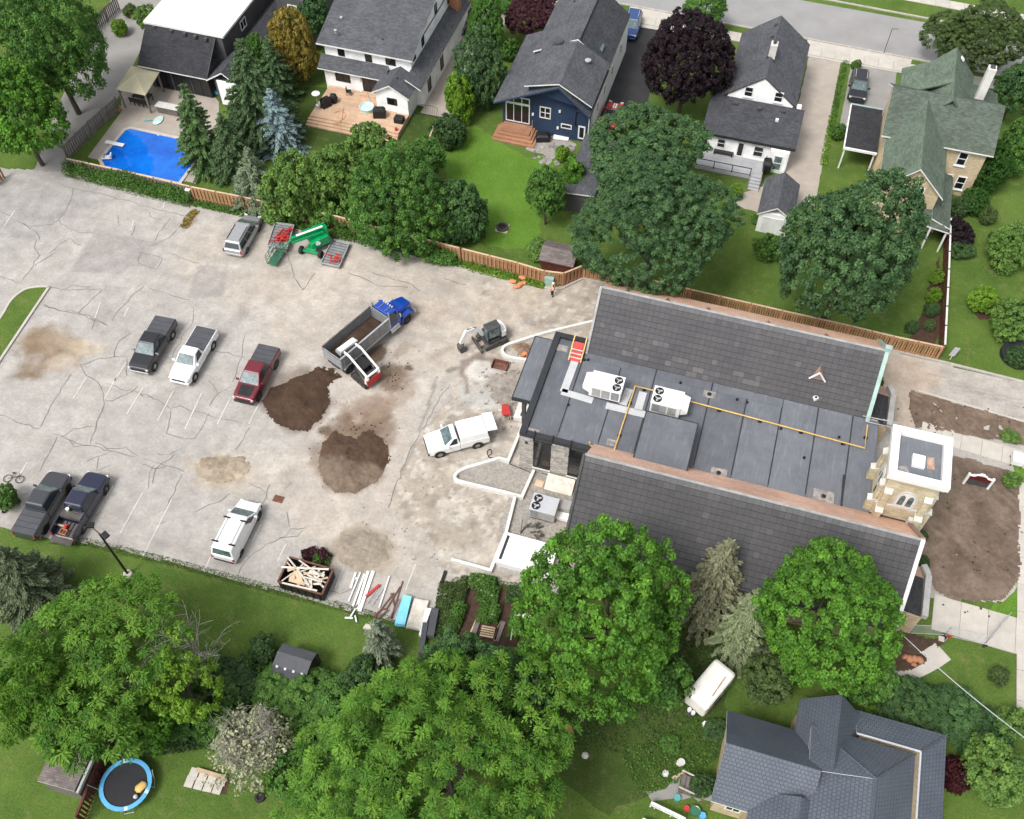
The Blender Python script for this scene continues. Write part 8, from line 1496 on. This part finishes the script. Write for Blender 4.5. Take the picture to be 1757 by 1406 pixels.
def survey(px, py, rx, ry, clear, hmin=.55, hmax=1.6):
    zc = 4.0
    for _ in range(4):
        g = G(px, py, zc); d = np.array([g.x, g.y, zc - CAM_H]); dep = d @ _F; s = FPX / dep; r = rx / s; th = math.asin((CAM_H - zc) / np.linalg.norm(d)); k = (ry / s) ** 2 - (r * math.sin(th)) ** 2
        h = min(max(math.sqrt(max(k, 0)) / math.cos(th), hmin * r), hmax * r); zc = h + clear
    return g, r, h, zc
NT = [0]; CROWNS = {}
def tree(label, px, py, rx, ry, sp, clear=2.0, dens=1.0, group=None, name='tree', cat='tree', limbs=7, hmin=.6, hmax=1.35, gaps=.1, per=None, lump=.3):
    NT[0] += 1; rg = np.random.default_rng(NT[0] * 7 + 1); g, r, h, zc = survey(px, py, rx, ry, clear, hmin, hmax); cr, pr, ls, c0, c1, dr = SPEC[sp]; t = thing(name, label, cat, (g.x, g.y, 0), group=group)
    if clear <= .6: zc -= h * .18
    r *= .95; h *= .95; k_ = max(1, round(math.log(r, 1.5))); r0 = 1.5 ** k_; key = (sp, k_, lump, gaps, dens, clear > .6, NT[0] % 2 if k_ < 4 else 0)
    if key not in CROWNS:
        cr = min(cr, r0 * .42); V, F_, C_ = crown(r0, r0 * .9, np.random.default_rng(NT[0] * 7 + 1), cr, per or pr, min(ls, cr * .5), c0, c1, dens, dr, lump=lump, gaps=gaps, low=-.72 if clear > .6 else -.9); o = colmesh('crown', V, F_, C_, 'leaf', t); CROWNS[key] = o.data
    else: o = link('crown', CROWNS[key], t); o.rotation_euler.z = rg.uniform(0, 6.28)
    o.location = (0, 0, zc); o.scale = (r / r0, r / r0, h / (r0 * .9)); trunk(t, zc + h * .3, max(.07, r * .06), rg, limbs, r * .65, .3 if clear > .6 else .1); return t
def shrub(label, px, py, rx, ry, sp='shrub', **k): return tree(label, px, py, rx, ry, sp, clear=k.pop('clear', .05), name=k.pop('name', 'shrub'), cat=k.pop('cat', 'shrub'), limbs=4, hmin=.45, hmax=k.pop('hmax', 1.1), **k)
def fir(label, px, py, rx, H, c0, c1, ls=.30, dens=1.0, sparse=0.0, group='conifers', mat='bark', at=.62):
    "px, py: where the middle of the tree shows; H its height"
    NT[0] += 1; rg = np.random.default_rng(NT[0] * 7 + 1); g = G(px, py, H * (1 - at)); d = np.array([g.x, g.y, -CAM_H]); r = 1.3 * rx / (FPX / (d @ _F)); t = thing('conifer_tree', label, 'conifer', (g.x, g.y, 0), group=group)
    V, F_, C_ = conifer(r, H, rg, ls * .8, np.array(c0) * 1.95, np.array(c1) * 2.0, dens, sparse); colmesh('crown', V, F_, C_, 'needle', t); LB(MB().tube([(0, 0, -.1), (0, 0, H * .5), (0, 0, H * .97)], [r * .07 + .06, r * .05 + .04, .02], 8), 'trunk', mat, t); return t
big = 'large shade trees'
tree('dark leafy maple beside the lane at the top edge', 88, 85, 92, 108, 'maple_mid', 1.2, group=big); tree('bright maple overhanging the lane at the left edge', 28, 192, 74, 112, 'maple', 1.0, group=big); tree('leafy tree at the top left corner', 20, 20, 70, 60, 'maple_mid', 2, group=big)
shrub('leafy shrub spilling over the lane beside the grey house', 250, 30, 20, 24, 'light', clear=1.2); shrub('yellow green shrub along the grey picket fence', 205, 45, 14, 16, 'lime'); shrub('orange flecked shrub near the pale garage', 222, 16, 14, 12, 'olive')
tree('golden cedar between the grey and white houses', 500, 68, 42, 66, 'gold', .6, dens=1.1, hmax=2.0); tree('green cedar left of the golden cedar', 437, 100, 32, 52, 'cedar', .6, hmax=2.0); tree('dark tree behind the white house at the top edge', 530, 20, 42, 44, 'shade', 1.5)
gr_ = (.026, .050, .020), (.050, .084, .034)
fir('tall dark spruce behind the blue spruce', 437, 175, 58, 12, *gr_, .36, .9); fir('dark green spruce overhanging the pool', 340, 232, 40, 10, (.030, .062, .020), (.060, .105, .034), .32, 1.3); fir('small dark spruce between pool spruce and golden cedar', 395, 262, 36, 8, *gr_, .3, 1.2); fir('powder blue spruce beside the timber deck', 476, 216, 38, 7.5, (.085, .125, .13), (.15, .20, .21), .26, 1.4); fir('grey green spruce leaning over the board fence', 437, 312, 40, 7, (.06, .085, .05), (.115, .14, .085), .28, 1.3); fir('dark spruce filling the gap behind the blue spruce', 472, 130, 34, 8, *gr_, .3, 1.1)
rw = 'trees along the board fence'
tree('pale green tree beside the grey green spruce', 502, 312, 52, 66, 'light', .3, group=rw, lump=.3, gaps=.15); tree('pale green tree below the deck steps', 566, 300, 50, 66, 'light', .3, group=rw, lump=.3, gaps=.15); tree('light green treetop in front of the timber deck', 634, 258, 46, 52, 'light', 1.0, group=rw, lump=.3, gaps=.15); tree('broad green tree behind the boom lift', 680, 330, 92, 96, 'maple_mid', .4, group=rw, lump=.28, gaps=.14); tree('darker green tree beside the bright lawn', 790, 360, 48, 58, 'shade', .3, group=rw); tree('mid green tree between the deck and broad tree', 735, 268, 36, 36, 'maple_mid', 1.5, group=rw)
shrub('leafy bush at the foot of the broad tree', 605, 368, 30, 24, 'shrub'); shrub('dark leafy vine mound on the fence', 757, 428, 34, 18, 'shrub'); shrub('bush behind the boom lift wheels', 556, 362, 34, 28, 'maple_mid'); shrub('leafy bush pushing over the fence by the minivan', 470, 360, 30, 22, 'light'); shrub('leafy mound over the fence right of the boom lift', 668, 402, 34, 22, 'maple_mid'); shrub('leafy mound over the fence below the broad tree', 720, 412, 36, 24, 'shrub')
ce = 'cedars between white and navy houses'
tree('bright cedar hedge at the top edge', 834, 30, 34, 56, 'cedar', .3, group=ce, hmax=2.4); tree('broad dark cedar beside the navy house', 822, 114, 46, 66, 'cedar_dark', .3, group=ce, hmax=2.0); tree('lime cedar in front of the dark cedar', 787, 162, 28, 44, 'lime', .2, group=ce, hmax=2.0); shrub('round glossy bush at the yard corner', 769, 220, 31, 34, 'shrub_dark', hmax=1.2)
tree('wine coloured tree behind the navy house', 912, 26, 50, 36, 'plum', 1.5); shrub('green bush under the timber arbour', 872, 82, 20, 24, 'shrub'); shrub('green shrub at the top edge by the cedar', 880, 5, 30, 14, 'maple_mid'); tree('large dark purple maple beside black driveway', 1180, 102, 80, 84, 'purple', 1.8, dens=1.15, lump=.2, gaps=.04); tree('small green street tree at the top edge', 1210, 12, 46, 26, 'maple_mid', 1.8)
tree('dark maple behind the double maple clump', 1106, 264, 108, 80, 'maple_dark', 3.0, group=big, dens=1.1, lump=.2, gaps=.04); tree('huge dark maple in front of the church gable', 1124, 384, 134, 124, 'maple_dark', 3.0, group=big, dens=1.1, lump=.2, gaps=.04); tree('slim green tree at the edge of the bright lawn', 938, 332, 40, 68, 'maple_mid', 1.0); tree('bright green sapling beside the slate grey shed', 985, 300, 22, 40, 'maple', 1.0); tree('huge round maple in front of the green-roofed house', 1462, 424, 124, 142, 'maple_dark', 2.5, group=big, dens=1.1, lump=.2, gaps=.04)
shrub('yellow green shrub beside the deck stairs', 1262, 328, 14, 16, 'lime'); shrub('small bush on the lawn below the small garage', 1300, 376, 12, 8, 'shrub'); shrub('dark bush at the edge of the round maple', 1318, 422, 24, 28, 'shrub'); shrub('leafy young tree behind the brown shed', 922, 428, 24, 20, 'light'); shrub('lime shrub beside the navy house walk', 965, 262, 14, 22, 'lime')
tree('leafy street tree at the top right', 1690, 62, 72, 58, 'olive', 2.0, group=big); tree('dark olive street tree beside it', 1628, 58, 42, 34, 'olive', 1.8); tree('dark tree at the right edge beyond green-roofed house', 1748, 150, 40, 70, 'shade', 1.0); tree('bushy tree at the right edge beside topiary', 1752, 245, 36, 80, 'maple_mid', .6)
shrub('large clipped topiary dome beside the green-roofed house', 1700, 280, 38, 58, 'topiary', lump=.02, gaps=0, hmax=1.5); shrub('smaller clipped topiary dome in front', 1674, 342, 26, 26, 'topiary', lump=.02, gaps=0); shrub('dark purple shrub by the porch walk', 1646, 396, 27, 24, 'purple'); shrub('green shrub below the purple shrub', 1652, 428, 24, 14, 'shrub_dark'); shrub('grey green shrub beside the topiary', 1696, 368, 16, 22, 'olive'); shrub('dark bush at the porch corner', 1650, 352, 18, 22, 'shrub_dark'); shrub('leafy bush at the right edge above the lawn', 1738, 420, 42, 60, 'light'); shrub('bright round bush in its mulch ring', 1690, 512, 27, 30, 'lime', hmax=.9); shrub('pale green bush at the right edge', 1740, 545, 38, 62, 'light'); shrub('dark bush low at the right edge', 1750, 610, 20, 40, 'shrub_dark')
for i, (px, py, r_) in enumerate(((1608, 476, 13), (1604, 505, 14), (1600, 530, 13), (1596, 556, 11), (1566, 560, 12))): shrub(('leafy plant highest along the dark garden fence', 'leafy plant second along the dark garden fence', 'leafy plant third along the dark garden fence', 'yellow flecked plant lowest along the garden fence', 'dark plant by the hoop at the round maple edge')[i], px, py, r_, r_, 'lime' if i < 2 else ('olive' if i == 3 else 'shrub_dark'))
sheet('mulch_ring', rag([G2(*p) for p in ((1660, 525), (1680, 548), (1712, 552), (1720, 535), (1700, 515), (1670, 512))], .1, .3, 2), .016, 'mulch'); sheet('mulch_strip', rag([G2(*p) for p in ((1590, 500), (1612, 440), (1618, 560), (1600, 600), (1560, 580), (1582, 545))], .15, .4, 2), .016, 'mulch')
tree('big bright maple against the church eave', 1046, 1050, 138, 172, 'maple', 2.5, group=big, dens=1.1); tree('bright round maple at the church corner', 1408, 1052, 116, 136, 'maple', 2.5, group=big, dens=1.1); tree('smaller maple at the lower edge of the round maple', 1492, 1155, 52, 52, 'maple_mid', 1.2); tree('leafy tree below the big bright maple', 1140, 1165, 48, 76, 'maple_mid', 1.2); tree('low olive tree beside the round maple', 1318, 1168, 44, 44, 'olive', .8)
gy = (.07, .074, .042), (.13, .13, .08)
fir('tall sparse grey spruce between the bright maples', 1226, 1000, 56, 10.5, *gy, .30, 1.1, .18); fir('grey green spruce beside the round maple', 1276, 1072, 46, 9, (.075, .095, .05), (.14, .16, .085), .28, 1.2, .08)
tree('dark dense tree below the garden', 848, 1188, 122, 108, 'shade', 1.5, group=big, dens=1.1); tree('broad yellow green walnut at the bottom edge', 765, 1318, 205, 128, 'walnut', 3.0, group=big, lump=.5, gaps=.18); tree('walnut bough rising left of the dark tree', 690, 1205, 62, 48, 'walnut', 4.0, group=big, lump=.5, gaps=.18); tree('walnut crown at the bottom left of the clump', 580, 1362, 88, 70, 'walnut', 3.0, group=big, lump=.5, gaps=.18)
tree('broad yellow green walnut beside the lamp post', 155, 1122, 132, 84, 'walnut', 3.5, group=big, lump=.5, gaps=.18); tree('walnut crown at the left bottom edge', 55, 1190, 85, 120, 'walnut', 3.0, group=big, lump=.5, gaps=.18); tree('walnut bough hanging above the brown roofed garage', 145, 1240, 78, 72, 'walnut', 4.0, group=big, lump=.5, gaps=.18)
tree('half dead tree with bare branch tips', 318, 1180, 70, 90, 'lime', 1.5, dens=.5, lump=.4, gaps=.35); shrub('leafy lower growth of the half dead tree', 250, 1250, 46, 50, 'maple', clear=.8, lump=.3, gaps=.2)
def bare(label, px, py, H, sp, seed, mat='bark_grey', n=16, tw=9, name='bare_tree'):
    rg = np.random.default_rng(seed); g = G(px, py, H * .55); t = thing(name, label, 'bare tree', (g.x, g.y, 0)); trunk(t, H, .13, rg, n, sp, .35, mat, tw); return t
bare('leafless grey branches above the half dead tree', 335, 1120, 9.0, 2.6, 5); bare('leafless branches beside the brown fence', 225, 1180, 7.0, 2.2, 6)
ds = bare('dead grey shrub with dense bare twigs', 432, 1280, 4.6, 2.4, 8, 'bark_grey', 34, 16, 'dead_shrub'); rg = np.random.default_rng(77); V, F_, C_ = crown(2.9, 2.2, rg, .5, 12, .2, (.21, .22, .13), (.34, .345, .22), 1.3, False, lump=.4, gaps=.25); colmesh('crown', V, F_, C_, 'needle', ds, loc=(0, 0, 2.6))
fir('small bluish pine with a bare leaning trunk', 655, 1112, 32, 6.5, (.065, .085, .055), (.115, .135, .09), .28, 1.1, .1, at=.75); fir('dark grey pine at the left edge below the pickups', 45, 1000, 62, 9, (.04, .058, .028), (.075, .092, .05), .30, 1.2, .05)
for i, (px, py, rx, ry, s_) in enumerate(((8, 852, 22, 52, 'shrub'), (450, 1112, 26, 26, 'shrub_dark'), (520, 1205, 66, 42, 'shrub'), (580, 1235, 76, 70, 'maple_mid'), (470, 1180, 50, 34, 'shrub'), (620, 1160, 40, 40, 'shrub_dark'), (640, 1215, 40, 40, 'shade'), (530, 1290, 50, 40, 'shrub'), (355, 1150, 36, 30, 'shrub'), (400, 1170, 46, 34, 'shrub_dark'), (300, 1225, 50, 46, 'maple_mid'), (500, 1330, 44, 52, 'maple_mid'), (380, 1235, 40, 40, 'shrub'))):
    shrub(('leafy bush at the left edge above the pickups', 'dark bush behind the gambrel shed', 'dark thicket bush in front of the gambrel shed', 'green thicket bush beside the yellow green walnut', 'green thicket bush left of the gambrel shed', 'dark bush beside the small bluish pine', 'dark bush under the walnut bough', 'green bush beside the dead grey shrub', 'green bush behind the half dead tree', 'dark bush between shed and half dead tree', 'green thicket under the half dead tree', 'green thicket at the walnut edge below the dead shrub', 'green thicket left of the dead grey shrub')[i], px, py, rx, ry, s_, clear=.3)
for i, (px, py, rx, ry, s_) in enumerate(((1560, 1215, 60, 26, 'shrub_dark'), (1640, 1225, 56, 34, 'shade'), (1690, 1262, 50, 40, 'shade'), (1715, 1320, 60, 66, 'light'), (1640, 1330, 32, 56, 'red'), (1740, 1240, 30, 36, 'light'), (1716, 1158, 17, 17, 'olive'), (1500, 1222, 16, 10, 'lime'), (1735, 748, 16, 14, 'light'), (1737, 822, 15, 18, 'light'), (1584, 918, 10, 14, 'shrub_dark'), (1585, 965, 11, 16, 'shrub_dark'), (1510, 655, 8, 10, 'shrub'), (1205, 1345, 22, 30, 'shrub_dark'), (1150, 1275, 18, 14, 'shrub'), (1230, 1250, 22, 14, 'shrub_dark'), (1470, 110, 9, 11, 'shrub'), (1440, 225, 14, 20, 'shrub'), (1375, 430, 12, 30, 'shrub_dark'))):
    shrub(('low dark hedge above the metal roof', 'dark bushes beside the metal roof corner', 'dark bush under the service cable', 'large pale bush at the lower right edge', 'dark red shrub beside the metal-roofed house', 'pale bush at the right edge by the cable', 'spiky olive yucca alone on the corner lawn', 'tiny lime shrub at the roof gable', 'pale shrub above the church walk', 'pale shrub beside the church sign', 'dark shrub at the church gable foot', 'dark shrub beside the south porch', 'small shrub beside the north porch', 'weeds at the wall of the metal-roofed house', 'weeds in the grass below the big maple', 'weeds below the camper trailer', 'potted shrub at the driveway end', 'green shrub beside the carport', 'dark shrub at the foot of the round maple')[i], px, py, rx, ry, s_)
# vines over the pool fence, weeds along the board fence, garden rows, brush: uncounted growth
def growth(name, pts, w, h, sp, n, seed, px=True, flowers=0):
    rg = np.random.default_rng(seed); P = np.array([G2(*p) if px else p for p in pts]); L = np.linalg.norm(np.diff(P, axis=0), axis=1); cum = np.concatenate([[0], np.cumsum(L)]); s = rg.random(n) * cum[-1]; i = np.clip(np.searchsorted(cum, s) - 1, 0, len(L) - 1); f = (s - cum[i]) / L[i]; base = P[i] + (P[i + 1] - P[i]) * f[:, None]
    hl = h * (.55 + .75 * vnoise(s / 1.1, s * 0, seed)); y = rg.uniform(-1, 1, n) * w; z = hl * rg.random(n) ** .6 * np.sqrt(np.clip(1 - (y / w) ** 2 * .8, 0, 1)); d = (P[i + 1] - P[i]) / L[i][:, None]; base = base + np.stack([-d[:, 1], d[:, 0]], 1) * y[:, None]
    _, _, ls, c0, c1, _ = SPEC[sp]; N = rg.normal(size=(n, 3)) * .6 + np.array([0, 0, .8]); N /= np.linalg.norm(N, axis=1, keepdims=True); ln = ls * rg.uniform(.6, 1.3, n); C_ = pick(c0, c1, n, rg) * (.8 + .4 * vnoise(s / .7, y, seed))[:, None]
    if flowers: k = rg.random(n) < flowers; C_[k] = (.62, .60, .52)
    V, F_, C2_ = leaf_quads(np.concatenate([base, z[:, None] + .03], 1), N, rg.normal(size=(n, 3)), ln, ln * .7, C_); o = colmesh(name, V, F_, C2_, 'leaf'); o['kind'] = 'stuff'; return o
growth('vines', [(118, 292), (180, 308), (250, 325), (332, 345)], 1.0, 1.5, 'shrub', 9000, 3); growth('weeds', [(334, 350), (420, 368), (480, 382), (570, 402)], .45, .35, 'shrub', 2600, 4); growth('weeds', [(570, 402), (650, 420), (720, 436), (790, 454)], .55, .6, 'shrub', 4200, 5); growth('weeds', [(790, 456), (860, 474), (935, 492)], .4, .4, 'lime', 2400, 6)
growth('weeds', [(800, 450), (880, 468), (970, 470)], .4, .5, 'light', 1500, 7); growth('lawn_weeds', [(1424, 230), (1440, 150), (1452, 105)], .35, .2, 'shrub', 900, 8); growth('lawn_weeds', [(1412, 285), (1428, 200)], .35, .2, 'lime', 500, 18)
for i, (a, b, w, s_) in enumerate((((175, 940), (60, 1380), .35, 'olive'), ((200, 960), (400, 1000), .6, 'shrub'), ((260, 1050), (420, 1080), .7, 'shrub'), ((480, 1060), (680, 1100), .7, 'shrub_dark'), ((330, 1150), (300, 1280), .5, 'shrub'), ((400, 1160), (370, 1280), .4, 'shrub'), ((140, 1150), (60, 1350), .5, 'shrub'), ((150, 1400), (250, 1420), .5, 'shrub'), ((560, 1180), (520, 1390), .4, 'shrub'))): growth('garden_rows', [S6(*a, 0), S6(*b, 0)], w, .8, s_, 1900, 20 + i, px=False, flowers=.02 if i in (1, 2, 5) else 0)
growth('undergrowth', [(420, 1150), (500, 1210), (600, 1260), (560, 1330)], 2.6, .7, 'shrub', 12000, 31); growth('undergrowth', [(250, 1240), (330, 1230), (400, 1220)], 2.4, .6, 'shrub_dark', 7000, 32); growth('undergrowth', [(905, 1180), (960, 1230), (1080, 1240), (1200, 1160)], 2.2, .25, 'shrub_dark', 2500, 33); growth('undergrowth', [(1080, 1330), (1180, 1290), (1220, 1250)], 1.6, .25, 'shrub', 1500, 34); growth('undergrowth', [(770, 1000), (760, 1060), (745, 1100)], .7, .3, 'olive', 1800, 35); growth('undergrowth', [(1540, 1190), (1640, 1215), (1720, 1290)], 1.2, .6, 'shrub_dark', 5000, 36); growth('leaf_litter', [(1150, 1120), (1240, 1130)], 2.0, .12, 'olive', 2200, 37)
br = growth('brush', [(520, 958), (545, 950), (562, 965)], .55, .75, 'plum', 900, 40); growth('brush', [(540, 962), (566, 966)], .4, .7, 'shrub', 600, 41)
growth('dry_grass', [(314, 392), (322, 382), (324, 374), (338, 362)], .45, .1, 'gold', 420, 42)
for i, pts in enumerate(([(90, 927), (150, 931), (300, 967)], [(300, 967), (480, 1015), (600, 1046), (700, 1074)], [(765, 1012), (790, 994), (930, 1014)], [(112, 300), (240, 334), (330, 354)])): growth('edge_grass', pts, .35, .06, 'turf', (1800, 3400, 1600, 1800)[i], 60 + i)
